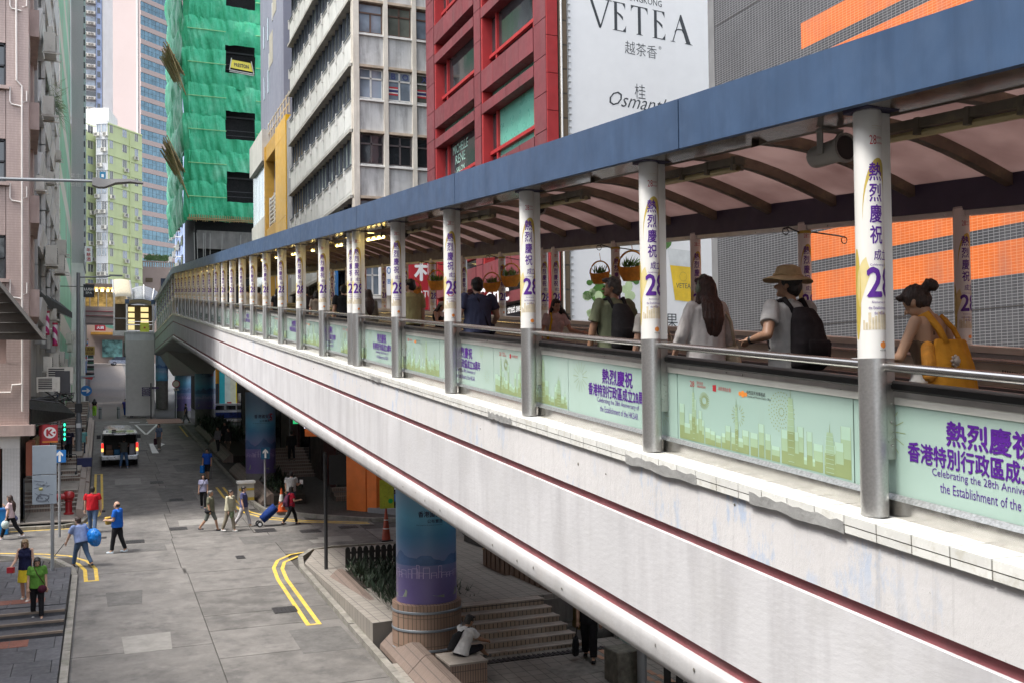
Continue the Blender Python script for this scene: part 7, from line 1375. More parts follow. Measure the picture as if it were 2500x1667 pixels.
    if kind in('halter','cami'):
        g=.009*k; loft(mb,[(sp(-.06),ex*(wr_[0]+g),ey*(.112*bw*k+g)),(sp(.0),ex*(wr_[0]+g),ey*(.112*bw*k+g)),(sp(.13),ex*(wr_[1]+g),ey*(.094*bw*k+g)),(sp(.28,.01),ex*(wr_[2]+g),ey*(.112*bw*k+g)),(sp(.335,.02),ex*wr_[2]*.80,ey*.088*bw*k)])
        if fem:
            for s in (-1,1): mb.ball(sp(.285,.075,.068*s),.07*k,10)
        for s in (-1,1): mb.tube([sp(.31,.10,.07*s),sp(.44,.075,.09*s if kind=='cami' else .035*s),sp(.475,-.03,.085*s if kind=='cami' else .04*s),sp(.33,-.085,.08*s if kind=='cami' else .05*s)],.013*k,6)
    else:
        loft(mb,[(sp(hem),ex*(wr_[0]+g*1.25),ey*(.118*bw*k+g*1.2)),(sp(hem+.08),ex*(wr_[0]+g*1.2),ey*(.118*bw*k+g*1.2)),(sp(.15),ex*(wr_[1]+g*1.5),ey*(.098*bw*k+g*1.5)),(sp(.30,.005),ex*(wr_[2]+g),ey*(.112*bw*k+g)),(sp(.415,-.005),ex*(sw*.98*k+g*.8),ey*(.09*k+g)),(sp(.468,-.01),ex*(sw*.66*k),ey*.072*k),(sp(.492,-.005),ex*.070*k,ey*.066*k)])
        if fem:
            for s in (-1,1): mb.ball(sp(.285,.075,.068*s),.062*k+g,10)
        sl={'tee':.62,'long':1.9,'shirt':.75,'tank':0,'blouse':1.45,'crop':.5,'polo':.6}.get(kind,.62)
        if sl:
            for (a,e,w_,fd) in A:
                r0=limb_r[0]*k*bw*.98+g*.5; 
                if sl<=1: q=a.lerp(e,sl); mb.tube([a,q],[r0,r0*1.12],14); mb.ball(a,r0*.98,12)
                else: q=e.lerp(w_,sl-1); limb(mb,[a,e],[r0*1.04,r0*.98]); mb.tube([e,q],[r0*.98,r0*.86],12)
    me=fuse(mb,vx,2); me.materials.append(cloth(col)); wrinkle(me,(.010*k if lod==0 else .008*k) if lod<2 else 0); wrinkle(me,.007*k if lod<2 else 0,17,4); put({'tee':'tee_shirt','long':'jacket','shirt':'shirt','tank':'vest','halter':'halter_top','cami':'camisole','blouse':'blouse','crop':'crop_top','polo':'polo_shirt'}.get(kind,'shirt'),me,t)
    # hair
    style,hcol=hair; mb=MB(); hd=t
    if style!='none':
        if style=='bald':
            for s in (-1,1): mb.ball(H(.055*s,-.045,-.01),(.03*k,.06*k,.05*k),8)
            mb.ball(H(0,-.085,-.02),(.06*k,.026*k,.05*k),8)
        else:
            mb.ball(H(0,-.032,.034),(.086*k,.098*k,.092*k),14); mb.ball(H(0,-.055,-.02),(.080*k,.066*k,.085*k),12); mb.ball(H(0,.045,.082),(.062*k,.045*k,.028*k),10)
            for s in (-1,1): mb.ball(H(.066*s,.005,.03),(.020*k,.04*k,.05*k),8)
            if style=='bob':
                mb.ball(H(0,-.06,-.06),(.088*k,.062*k,.085*k),12)
                for s in (-1,1): mb.ball(H(.072*s,-.005,-.045),(.024*k,.052*k,.085*k),10)
            if style in('long','longer'):
                q=1.35 if style=='longer' else 1.; bk=lambda d,f:sp(d,f)
                loft(mb,[(H(0,-.05,.04),ex*.086*k,ey*.07*k),(H(0,-.07,-.08),ex*.095*k,ey*.06*k),(bk(.46,-.115),ex*.115*k,ey*.05*k),(bk(.36-.03*q,-.145),ex*.115*k,ey*.045*k),(bk(.28-.12*(q-.6),-.145),ex*.075*k,ey*.03*k),(bk(.24-.16*(q-.6),-.14),ex*.03*k,ey*.018*k)])
                for s in (-1,1): limb(mb,[H(.070*s,-.01,.0),H(.082*s,-.02,-.09),sp(.44,-.02,.10*s),sp(.33,-.03,.115*s)],[.03*k,.034*k,.032*k,.012*k],8)
            if style=='bun':
                limb(mb,[H(0,-.10,.02),H(0,-.15,.03)],[.035*k,.045*k],8); mb.ball(H(.0,-.165,.03),(.05*k,.05*k,.048*k),10); mb.ball(H(-.01,-.185,.0),(.035*k,.035*k,.04*k),8)
            if style=='blown':
                limb(mb,[H(-.05,-.05,.0),H(-.15,-.07,-.10),H(-.25,-.05,-.19),H(-.33,-.03,-.25)],[.06*k,.06*k,.042*k,.015*k],8); limb(mb,[H(.06,-.04,.02),H(.08,-.03,-.08),sp(.42,-.02,.09)],[.035*k,.036*k,.02*k],8)
        me=fuse(mb,vx*.9,2); me.materials.append(hairmat(hcol)); 
        if lod<2: wrinkle(me,.0085*k,46,5 if style in('long','longer','blown') else 14)
        hd=put('hair',me,t)
    if face:
        for s in (-1,1): MB().ball(H(.030*s,.077,.008),(.012*k,.006*k,.0055*k),8).build('eye',[mat('dark_eye',(.015,.01,.01),.3)],t,True); MB().tube([H(.018*s,.082,.026),H(.045*s,.074,.028)],.0035*k,5).build('eyebrow',[hairmat(hcol)],t,True)
        MB().ball(H(0,.082,-.062),(.021*k,.006*k,.0065*k),8).build('lips',[mat('lip_colour',(.32,.06,.06),.4)],t,True)
    t['hx']=0; del t['hx']
    return dict(t=t,H=H,sp=sp,A=A,L=L,k=k,ex=ex,ey=ey,ez=ez,M=Matrix.Translation((x,y,z))@Matrix.Rotation(rz,4,'Z'),loc=(x,y,z),rz=rz,wr=wr_,vx=vx)
def wrinkle(me,a,f=9.,fz=None):
    if not a: return
    n=len(me.vertices); co=[0.]*(3*n); no=[0.]*(3*n); me.vertices.foreach_get('co',co); me.vertices.foreach_get('normal',no); N_=mnoise.noise
    for i in range(0,3*n,3):
        x,y,z=co[i:i+3]; q=a*(N_((x*f,y*f,z*(fz or f*.7)))+.5*N_((x*f*2.3,y*f*2.3,z*(fz or f)*1.5+7))); co[i]+=no[i]*q; co[i+1]+=no[i+1]*q; co[i+2]+=no[i+2]*q
    me.vertices.foreach_set('co',co); me.update()
def carried(p,name,label,cat,mb,mats,vox=None,group=None,smooth=True,sm=2):
    if vox: me=fuse(mb,vox,sm); [me.materials.append(m) for m in mats]; wrinkle(me,.008)
    else: me=mb.mesh(name,mats,'all' if smooth else False)
    o=put(name,me,None,p['loc'],p['rz']); return tag(o,label,cat,group)
def backpack(p,label,col,s=1.,strap=True):
    sp=p['sp']; k=p['k']; mb=MB(); loft(mb,[(sp(-.10,-.20),p['ex']*.13*s*k,p['ey']*.06*k),(sp(-.06,-.22),p['ex']*.165*s*k,p['ey']*.10*k),(sp(.12,-.225),p['ex']*.17*s*k,p['ey']*.11*k),(sp(.32,-.19),p['ex']*.14*s*k,p['ey']*.085*k),(sp(.42,-.16),p['ex']*.09*s*k,p['ey']*.05*k)])
    o=carried(p,'backpack',label,'backpack',mb,[cloth(col)],.012); 
    mb=MB(); 
    for q in (-1,1): mb.tube([sp(.38,-.14,.085*q),sp(.495,-.05,.10*q),sp(.46,.09,.115*q),sp(.28,.135,.135*q),sp(.10,.05,.18*q),sp(.02,-.12,.15*q)],[.02*k,.024*k,.024*k,.02*k,.012*k,.012*k],6)
    put('shoulder_strap',mb.mesh('shoulder_strap',[cloth(col)],'all'),o); loft_=MB(); loft(loft_,[(sp(-.06,-.325),p['ex']*.11*s*k,p['ey']*.02*k),(sp(.12,-.34),p['ex']*.115*s*k,p['ey']*.02*k),(sp(.15,-.33),p['ex']*.10*s*k,p['ey']*.02*k)]); put('front_pocket',loft_.mesh('front_pocket',[cloth(tuple(c*.8 for c in col))],'all'),o); return o
def sling(p,col,s=1,w=.017):
    sp=p['sp']; k=p['k']; mb=MB(); a=[sp(.50,-.02,-.075*s),sp(.40,-.125,-.04*s),sp(.22,-.14,.03*s),sp(.02,-.155,.10*s),sp(-.04,-.10,.17*s),sp(-.02,.05,.19*s),sp(.1,.14,.12*s),sp(.3,.16,.0),sp(.44,.10,-.06*s),sp(.50,-.02,-.075*s)]; mb.tube(a,w*k,6)
    return mb,sp(-.04,-.06,.20*s)
wf=lambda x,y:wz(y)-(1.38 if x<6.1 else 1.55)
dkh=(.012,.009,.008); brh=(.035,.017,.012); gyh=(.10,.095,.09)
# --- on the walkway ---
p=person('woman in a brown halter top with a dark bun looking down at her phone',5.45,5.32,wf(5.45,5.32),.12,1.64,('bun',brh),('halter',(.16,.11,.075)),('trousers',(.55,.54,.52)),fem=True,head=(20,-38),armL=((-.35,.25,-1),(.25,1,-.05)),armR=((.3,-.1,-1),(.2,.75,-.3)),lod=0,skin=mat('skin_tone_warm',(.44,.26,.165),.5,var=.05))
sp=p['sp']; mb=MB(); loft(mb,[(sp(-.12,-.17,.02),p['ex']*.23,p['ey']*.06),(sp(-.07,-.18,.02),p['ex']*.25,p['ey']*.095),(sp(.12,-.175,.03),p['ex']*.215,p['ey']*.085),(sp(.30,-.15,.04),p['ex']*.155,p['ey']*.05)])
oc=cloth((.56,.25,.025)); o=carried(p,'tote_bag','large mustard orange tote bag on the bun haired woman\'s back','bag',mb,[oc],.012); put('bag_strap',MB().tube([sp(.27,-.19,-.06),sp(.38,-.13,-.06),sp(.485,-.04,-.06),sp(.45,.07,-.05),sp(.3,.09,.02)],[.024,.026,.028,.026,.02],8).tube([sp(.27,-.18,.12),sp(.38,-.12,.12),sp(.48,-.03,.10)],.018,6).mesh('bag_strap',[oc],'all'),o); mb=MB(); mb.ball(sp(.14,-.27,-.06),.03,8)
for i in range(8): mb.ball(sp(.14+.035*math.sin(i*.785),-.265,-.06+.035*math.cos(i*.785)),.012,6)
put('flower_brooch',mb.mesh('flower_brooch',[mat('pearl_brooch',(.5,.42,.36),.3)],'all'),o); mb=MB(); limb(mb,[sp(.24,-.12,-.17),sp(.04,-.18,-.23)],[.045,.05],8); put('wicker_charm',mb.mesh('wicker_charm',[wick],'all'),o)
w_=p['A'][0][2]+p['A'][0][3]*.1; o=put('phone',MB().box(w_.x-.04,w_.x+.04,w_.y-.01,w_.y+.14,w_.z+.02,w_.z+.03).mesh('phone',[lw]),None,p['loc'],p['rz']); tag(o,'pale phone held low by the woman in the halter top','phone')
p=person('man in a tan bucket hat and grey tee with his elbow bent on the rail',5.45,6.85,wf(5.45,6.85),.1,1.74,('short',dkh),('tee',(.42,.41,.40),.012),('trousers',(.10,.10,.11)),head=(34,4),armL=((-.55,-.35,-1),(.2,1,-.12)),armR=((.25,.2,-1),(0,.9,-.4)),lod=0,skin=skinB,build=1.06)
H=p['H']; mb=MB(); pr=[(.0,.118),(.05,.116),(.085,.10),(.098,.06),(.104,.03),(.11,.024),(.155,.004),(.185,-.012),(.184,-.018),(.10,.012)]; n=26
for r_,z_ in pr:
    for j in range(n): a=2*math.pi*j/n; wv_=.010*math.sin(3*a+1)*(r_>.12)+.006*mnoise.noise((math.cos(a)*2,math.sin(a)*2,z_*20)); mb.v.append(tuple(H(r_*math.cos(a),-.005+r_*1.12*math.sin(a),z_+.045+wv_)))
for i in range(len(pr)-1):
    for j in range(n): a=i*n+j; b_=i*n+(j+1)%n; mb.f.append((a,b_,b_+n,a+n)); mb.m.append(0)
hatm=mat('tan_hat_cotton',(.46,.33,.18),.85,var=.14,scale=20,bump=.3,bscale=40); o=put('bucket_hat',mb.mesh('bucket_hat',[hatm],'all'),None,p['loc'],p['rz']); tag(o,'tan cotton bucket hat with a wavy brim','hat'); put('hat_band',MB().tube([H(.107*math.cos(a),-.005+.12*math.sin(a),.078+.006*math.sin(5*a)) for a in [i*.3142 for i in range(21)]],.009,6).mesh('hat_band',[hatm],'all'),o)
backpack(p,'large black backpack worn by the man in the bucket hat',(.022,.018,.020),1.1)
w_=p['A'][0][2]; o=put('watch',MB().tube([w_-p['A'][0][3]*.02,w_+p['A'][0][3]*.015],.036,12).mesh('watch',[rubber],'all'),None,p['loc'],p['rz']); tag(o,'black wrist watch on the bucket hat man\'s forearm','watch')
p=person('woman with long brown hair and headphones in a loose white blouse',5.45,8.11,wf(5.45,8.11),-.05,1.71,('longer',(.05,.022,.016)),('blouse',(.62,.59,.57),.03),('trousers',(.10,.16,.30)),fem=True,head=(16,0),armL=((-.35,.15,-1),(-.05,.55,-.8)),armR=((.3,.05,-1),(0,.5,-1)),lod=0)
H=p['H']; mb=MB().ball(H(-.088,-.01,-.01),(.022,.042,.052),10).ball(H(.088,-.01,-.01),(.022,.042,.052),10).tube([H(.09*math.cos(a),-.01,.0+.135*math.sin(a)) for a in [math.pi*i/12 for i in range(13)]],.010,6); carried(p,'headphones','olive green headphones over the long haired woman\'s ears','headphones',mb,[mat('olive_headphones',(.13,.16,.11),.4)])
sp=p['sp']; mb=MB(); loft(mb,[(sp(-.36,-.02,.28),p['ex']*.05,p['ey']*.17),(sp(-.2,-.02,.27),p['ex']*.065,p['ey']*.17),(sp(.06,-.02,.24),p['ex']*.03,p['ey']*.155)]); cr=cloth((.60,.50,.36)); o=carried(p,'tote_bag','cream canvas tote bag hanging from the white bloused woman\'s shoulder','bag',mb,[cr],.013); put('bag_strap',MB().tube([sp(.05,-.13,.24),sp(.3,-.12,.20),sp(.475,-.02,.15),sp(.3,.10,.20),sp(.05,.09,.24)],.016,6).mesh('bag_strap',[cr],'all'),o)
p=person('woman in a cream tee half hidden behind a printed column',5.45,9.15,wf(5.45,9.15),0,1.55,('long',dkh),('tee',(.58,.54,.49),.012),('trousers',(.03,.03,.05)),fem=True,lod=0); sp=p['sp']; mb=MB(); loft(mb,[(sp(-.3,-.05,.28),p['ex']*.045,p['ey']*.13),(sp(-.02,-.05,.26),p['ex']*.04,p['ey']*.12)]); mb.tube([sp(-.03,-.14,.26),sp(.2,-.12,.2),sp(.47,-.02,.14)],.014,6); carried(p,'tote_bag','pale cloth bag on the cream tee woman\'s arm','bag',mb,[cr],.013)
p=person('grey haired man in an olive green shirt looking left',5.45,9.98,wf(5.45,9.98),.05,1.73,('short',gyh),('shirt',(.19,.21,.13),.016),('trousers',(.06,.09,.17)),head=(55,0),armL=((-.22,.15,-1),(-.1,.2,-1)),armR=((.25,-.1,-1),(0,.6,-.8)),lod=0,skin=skinB,face=True); backpack(p,'dark grey backpack worn by the grey haired man',(.035,.033,.035),.95)
o=put('drink_bottle',MB().lathe([(0,0),(.035,0),(.035,.12),(.015,.15),(.015,.18),(0,.18)],n=12).mesh('drink_bottle',[mat('yellow_drink',(.65,.5,.02),.3)],'all'),None,(5.62,9.75,wf(5.45,9.9)+.95)); tag(o,'yellow drink bottle in the side pocket of the grey backpack','bottle')
p=person('broad man in a navy tee with a strap across his back',5.45,14.4,wf(5.45,14.4),0,1.78,('short',dkh),('tee',(.055,.065,.12),.02),('trousers',(.05,.05,.06)),lod=0,build=1.12,head=(5,-4),armR=((.35,.0,-1),(-.1,.7,-.6)),armL=((-.3,0,-1),(-.05,.3,-1))); mb,q=sling(p,0,1); mb.ball(q,(.06,.11,.10),8); carried(p,'sling_bag','dark sling bag across the navy tee man','bag',mb,[cloth((.02,.02,.03))])
person('man in a khaki yellow shirt riding up with his head turned left',5.45,18.0,wf(5.45,18),0,1.80,('short',dkh),('shirt',(.36,.33,.16),.018),('trousers',(.03,.03,.04)),head=(40,0),lod=1)
p=person('woman walking down towards the camera with dark hair blown aside',7.3,15.53,wf(7.3,15.53),math.pi-.1,1.66,('blown',dkh),('tee',(.52,.42,.42),.008),('trousers',(.05,.05,.07)),fem=True,lean=7,head=(8,-14),stride=.5,armR=((.35,.05,-1),(.2,.35,-1)),armL=((-.45,.3,-1),(-.5,.8,-.2)),lod=0,face=True,skin=skinA); sp=p['sp']; mb=MB().tube([sp(.49,.03,.09),sp(.38,.12,.10),sp(.15,.13,.14),sp(-.1,.12,.2)],.02,6); mb.ball(sp(-.16,.06,.24),(.06,.13,.12),8); carried(p,'shoulder_bag','yellow strapped bag on the windswept woman\'s shoulder','bag',mb,[cloth((.62,.42,.03))])
p=person('woman in a black camisole and cap looking at her phone',7.3,21.8,wf(7.3,21.8),math.pi+.5,1.55,('long',dkh),('cami',(.02,.02,.022)),('trousers',(.03,.03,.04)),fem=True,head=(0,-28),armL=((-.2,.5,-1),(.4,1,.15)),armR=((.2,.5,-1),(-.4,1,.15)),lod=1); H=p['H']; mb=MB().ball(H(0,-.01,.075),(.092,.1,.06),10).ball(H(0,.1,.05),(.07,.07,.012),8); carried(p,'cap','pale cap on the camisole woman','cap',mb,[cloth((.55,.54,.54))])
person('man in a tan shirt walking down behind the khaki shirted rider',7.0,22.9,wf(7,22.9)-.05,math.pi,1.5,('short',dkh),('shirt',(.48,.38,.28),.012),('trousers',(.1,.1,.11)),stride=.4,lod=1,face=True,skin=skinB)
person('long haired woman in an olive jacket seen between far columns',5.45,21.2,wf(5.45,21.2),0,1.6,('longer',brh),('long',(.20,.19,.15),.015),('trousers',(.05,.05,.06)),fem=True,lod=1)
for i,(x_,y_,c_,hh,st,lab) in enumerate(((5.45,23.6,(.02,.02,.022),1.72,'short','man in black with a bare arm on the rail by the far columns'),(5.45,26.8,(.30,.25,.2),1.58,'bob','bob haired woman in beige beside the joint column pair'),(5.45,28.4,(.05,.04,.05),1.7,'short','man in a dark plum tee further up the belt'),(7.2,31.5,(.50,.42,.28),1.62,'short','person in a cream top walking down past the far columns'),(5.45,33.2,(.02,.02,.02),1.66,'bob','dark clothed rider with bobbed hair deep in the walkway'),(5.45,37.5,(.55,.48,.36),1.72,'short','rider in a cream shirt with black straps deep in the walkway'),(5.45,40.5,(.56,.52,.42),1.75,'short','rider in a pale shirt farthest up the covered belt'))): person(lab,x_,y_,wf(x_,y_),math.pi if x_>6 else 0,hh,(st,dkh),('tee',c_,.012),('trousers',(.03,.03,.04)),fem=st=='bob',lod=1)
# --- on the street ---
G=lambda y,d=0:gz(y)+d
p=person('woman in a green tee walking down the dark steps with a maroon bag',-1.46,26.95,-5.50,math.pi+.05,1.58,('bob',dkh),('tee',(.09,.22,.035),.02),('trousers',(.012,.012,.014)),(.62,.60,.58),fem=True,head=(0,-26),stride=.35,lod=1,face=True,build=1.08); mb,q=sling(p,0,-1,.010); mb.ball(p['sp'](-.10,.16,-.12),(.11,.05,.10),8); carried(p,'handbag','maroon handbag slung across the green tee woman','bag',mb,[cloth((.06,.012,.025))])
p=person('fair haired woman in a navy vest and yellow skirt behind the green tee woman',-1.83,28.6,-5.33,math.pi-.25,1.66,('bob',(.24,.16,.08)),('tank',(.012,.014,.045),.012),('skirt',(.62,.46,.03)),(.6,.58,.55),fem=True,head=(10,-26),stride=.3,lod=1,skin=skinA,armR=((.2,.35,-1),(.1,1,-.5)),face=True); mb=MB(); sp=p['sp']; loft(mb,[(sp(-.18,-.04,-.24),p['ex']*.05,p['ey']*.13),(sp(.05,-.04,-.22),p['ex']*.04,p['ey']*.12)]); mb.tube([sp(.04,-.12,-.22),sp(.46,-.02,-.13),sp(.04,.08,-.22)],.012,6); carried(p,'shoulder_bag','white shoulder bag of the fair haired woman','bag',mb,[cloth((.62,.62,.6))],.013)
w_=p['A'][1][2]; o=put('cup_carrier',MB().box(w_.x-.08,w_.x+.08,w_.y+.02,w_.y+.14,w_.z-.16,w_.z-.02).mesh('cup_carrier',[rsig]),None,p['loc'],p['rz']); tag(o,'small red paper carrier in the fair haired woman\'s hand','bag')
p=person('person in a pale blue shirt stooping along with a big bag on the shoulder',-.58,33.6,G(33.6,.0),.65,1.64,('short',brh),('shirt',(.20,.26,.45),.03),('trousers',(.06,.10,.17)),(.03,.03,.035),lean=16,stride=.85,lod=1,build=1.1,head=(10,-8),armL=((-.25,.4,-1),(-.1,.5,-1))); sp=p['sp']; mb=MB(); mb.ball(sp(.02,-.22,.30),(.20,.26,.26),12); mb.ball(sp(-.1,-.22,.32),(.17,.22,.20),10); bl2=mat('glossy_blue_bag',(.01,.17,.55),.25,var=.15,scale=5,bump=.5,bscale=12); o=carried(p,'carrier_bag','bulging shiny blue carrier bag beside the stooping person','bag',mb,[bl2],.02); wrinkle(o.data,.03,8); put('bag_handle',MB().tube([sp(.2,-.2,.25),sp(.46,-.05,.15),sp(.2,.02,.3)],.015,6).mesh('bag_handle',[bl2],'all'),o)
w_=p['A'][0][2]; o=put('walking_stick',MB().tube([w_+Vector((0,.05,0)),w_+Vector((-.25,.55,-.68))],.012,6).mesh('walking_stick',[pdark]),None,p['loc'],p['rz']); tag(o,'dark walking stick held by the stooping person','stick')
p=person('man in a red polo shirt and jeans walking away along the left kerb',-.30,39.3,G(39.3),-.12,1.75,('short',dkh),('polo',(.42,.012,.02),.018),('trousers',(.07,.11,.19)),(.04,.05,.09),stride=.6,lod=1,armR=((.2,.05,-1),(.05,.2,-1)),build=1.08); w_=p['A'][1][2]; o=put('phone',MB().box(w_.x-.03,w_.x+.15,w_.y,w_.y+.02,w_.z-.12,w_.z-.04).mesh('phone',[blackp]),None,p['loc'],p['rz']); tag(o,'dark phone in the hand of the red polo man','phone')
p=person('balding man in a bright blue tee carrying a parcel to the left',.49,35.4,G(35.4),1.15,1.76,('bald',dkh),('tee',(.012,.10,.42),.02),('trousers',(.015,.015,.017)),(.55,.62,.66),stride=.45,lod=1,build=1.1,armL=((-.1,.15,-1),(.2,1,.0)),armR=((.1,.15,-1),(-.2,1,.0)),face=True); sp=p['sp']; mb=MB(); loft(mb,[(sp(.0,.28),p['ex']*.14,p['ey']*.10),(sp(.24,.30),p['ex']*.15,p['ey']*.11)]); carried(p,'parcel','mustard and brown parcel held against the blue tee man','parcel',mb,[mat('mustard_parcel',(.45,.28,.04),.6,var=.4,scale=6)],.02)
p=person('woman in a pink tee with long brown hair striding at the left edge',-2.97,39.05,G(39.05),1.25,1.63,('longer',brh),('tee',(.56,.43,.45),.012),('trousers',(.012,.012,.014)),(.62,.6,.6),fem=True,stride=.95,lod=1,armR=((.15,.3,-1),(-.1,.9,.7)),head=(0,-6)); sp=p['sp']; mb=MB(); mb.ball(sp(-.14,-.06,.20),(.06,.13,.11),8); mb.tube([sp(-.05,-.1,.2),sp(.47,-.02,.1),sp(-.05,.05,.2)],.008,5); carried(p,'handbag','slate blue handbag of the pink tee woman','bag',mb,[cloth((.12,.13,.24))]); w_=p['A'][0][2]; mb=MB().ball(w_+Vector((0,.03,-.22)),(.12,.14,.16),10); carried(p,'plastic_bag','pale translucent plastic bag held low by the pink tee woman','bag',mb,[mat('pale_plastic',(.42,.50,.47),.3,var=.15,scale=8)],.02)
p=person('elderly person in an olive shirt and shorts stepping to the right',3.74,38.2,G(38.2),-2.0,1.58,('short',gyh),('shirt',(.12,.12,.085),.022),('shorts',(.13,.14,.125)),(.03,.03,.04),stride=.9,lod=1,skin=skinB); sp=p['sp']; mb=MB(); mb.ball(sp(-.08,-.02,.22),(.07,.14,.08),8); mb.tube([sp(-.03,.05,.22),sp(.47,.0,-.1),sp(-.03,-.1,.22)],.009,5); carried(p,'waist_bag','black shoulder pouch of the elderly person in shorts','bag',mb,[cloth((.015,.015,.016))])
p=person('stooped person in a cream jacket crossing between two companions',4.38,37.85,G(37.85),-2.3,1.6,('short',dkh),('long',(.42,.40,.29),.03),('trousers',(.22,.19,.14)),(.5,.5,.48),stride=.5,lean=8,lod=1); sp=p['sp']; mb=MB(); mb.ball(sp(-.22,.12,-.05),(.13,.08,.17),8); carried(p,'shopping_bag','flowery shopping bag of the person in the cream jacket','bag',mb,[mat('flowery_bag',(.20,.26,.15),.7,var=.7,scale=14)],.02)
person('person in a slate blue tee and white trousers walking beside the cream jacket',5.0,38.6,G(38.6),-2.0,1.6,('short',dkh),('tee',(.07,.075,.16),.02),('trousers',(.46,.44,.45)),(.45,.42,.36),stride=.75,lod=1)
p=person('woman in a red top with a patterned backpack pulling a trolley',6.75,38.35,G(38.35),-1.35,1.55,('bob',dkh),('tee',(.36,.012,.03),.012),('trousers',(.012,.012,.014)),(.03,.03,.035),fem=True,stride=1.0,lod=1,armL=((-.2,-.4,-1),(-.1,-.6,-.8)),armR=((.2,.2,-1),(0,.9,.1))); backpack(p,'purple patterned backpack on the woman in red',(.09,.03,.06),.9)
t=thing('shopping_trolley','navy blue wheeled shopping trolley pulled behind the woman in red','trolley',(5.75,38.45,G(38.4)),0); mb=MB(); a=Vector((-.1,0,.25)); b_=Vector((.42,0,.72)); loft(mb,[(a,Vector((.1,0,-.12)),Vector((0,.17,0))),(a.lerp(b_,.5),Vector((.12,0,-.14)),Vector((0,.18,0))),(b_,Vector((.11,0,-.13)),Vector((0,.17,0)))],12); mb.build('bag',[cloth((.012,.035,.16))],t,'all'); MB().tube([(-.2,-.12,.14),(.7,-.05,.95)],.012,6).tube([(-.2,.12,.14),(.7,.05,.95)],.012,6).build('frame',[pdark],t,True)
for s in (-1,1): o=MB().tube([(-.2,s*.2-.02,.11),(-.2,s*.2+.02,.11)],.11,14).build('wheel',[tyre],t,True); MB().tube([(-.2,s*.2-.025,.11),(-.2,s*.2+.025,.11)],.06,12).build('hub',[lw],o,True)
p=person('man in a pale grey tee reading a paper on the shaded pavement',7.15,40.6,G(40.6,.14),-.45,1.66,('short',dkh),('tee',(.40,.40,.40),.025),('trousers',(.03,.05,.08)),(.5,.5,.5),stride=.25,lod=1,armR=((.2,.25,-1),(.1,1,.1))); mb,q=sling(p,0,1,.008); carried(p,'bag_strap','thin dark strap across the grey tee man','strap',mb,[pdark]); w_=p['A'][1][2]; o=put('paper',MB().box(w_.x-.02,w_.x+.12,w_.y+.08,w_.y+.1,w_.z-.02,w_.z+.16).mesh('paper',[lw]),None,p['loc'],p['rz']); tag(o,'white paper held by the grey tee man','paper')
p=person('man in a royal blue polo coming down the shaded road',4.95,52.0,G(52),2.7,1.6,('short',dkh),('polo',(.012,.06,.30),.02),('shorts',(.012,.012,.016)),(.02,.02,.02),stride=.4,lod=1,skin=skinB); w_=p['A'][1][2]; mb=MB().box(w_.x-.1,w_.x+.1,w_.y-.15,w_.y+.15,w_.z-.45,w_.z-.05); carried(p,'carrier_bag','blue carrier bag in the royal blue polo man\'s hand','bag',mb,[bl2],.03)
w_=p['A'][0][2]; o=put('walking_stick',MB().tube([w_,w_+Vector((-.08,.25,-.72))],.014,6).mesh('walking_stick',[pdark]),None,p['loc'],p['rz']); tag(o,'dark stick held by the royal blue polo man','stick')
p=person('woman in a lavender tee and black leggings behind the elderly person',3.95,43.2,G(43.2),2.95,1.5,('bob',dkh),('tee',(.36,.36,.50),.015),('trousers',(.015,.015,.018)),(.2,.22,.3),fem=True,stride=.6,lod=1); mb,q=sling(p,0,1,.012); carried(p,'bag_strap','dark strap across the lavender tee woman','strap',mb,[pdark])
p=person('woman in a slate blouse and brown trousers facing down the middle of the road',3.4,66.6,G(66.6),2.6,1.69,('bob',dkh),('shirt',(.10,.13,.19),.015),('trousers',(.15,.13,.11)),(.5,.48,.46),fem=True,stride=.3,lod=1); w_=p['A'][1][2]; mb=MB().box(w_.x-.08,w_.x+.08,w_.y-.2,w_.y+.12,w_.z-.5,w_.z-.1); carried(p,'shopping_bag','dark pink edged shopping bag of the woman in the road','bag',mb,[cloth((.05,.02,.03))],.03)
person('man in jeans leaning into the open back of the van',1.15,57.95,G(58),0,1.72,('short',dkh),('tee',(.05,.05,.045),.015),('trousers',(.055,.105,.19)),(.2,.25,.32),lean=14,legs=(((-.12,0,-1),(-.12,0,-1)),((.12,.05,-1),(.12,-.05,-1))),armL=((-.1,1,-.5),(0,1,-.2)),armR=((.1,1,-.5),(0,1,-.2)),lod=1)
p=person('man in a navy tee and dark cap coming down the stepped pavement',-1.52,54.2,-3.24,math.pi,1.62,('short',dkh),('tee',(.014,.014,.03),.02),('wide',(.012,.012,.014)),(.02,.02,.02),stride=.35,lod=1,face=True); L_=MB(); sp=p['sp']; letter(L_,'MONOCHROME',sp(.30,.175),(1,0,0),(0,0,1),.03,0,0,width=.18,height=.028); put('chest_print',L_.mesh('chest_print',[lw]),p['t'])
person('woman in a pale blue top just behind the navy tee man on the steps',-1.78,56.3,-3.1,math.pi,1.58,('bob',dkh),('tee',(.30,.38,.52),.015),('trousers',(.02,.02,.03)),fem=True,stride=.3,lod=1)
person('person in a turquoise tee half hidden by the tall lamp post',-1.0,61.6,G(61)+.35,0,1.66,('short',dkh),('tee',(.16,.38,.37),.02),('trousers',(.03,.04,.06)),stride=.4,lod=1)
person('woman in an orange crop top and black leggings walking away',-1.1,94.6,G(94.6),.1,1.58,('bun',brh),('crop',(.58,.33,.16),.008),('trousers',(.012,.012,.014)),fem=True,stride=.3,lod=2); person('woman in a black top and lime green trousers walking away',-.55,95.6,G(95.6),-.1,1.66,('longer',dkh),('crop',(.014,.014,.016),.01),('wide',(.30,.60,.06)),(.55,.6,.5),fem=True,stride=.35,lod=2)
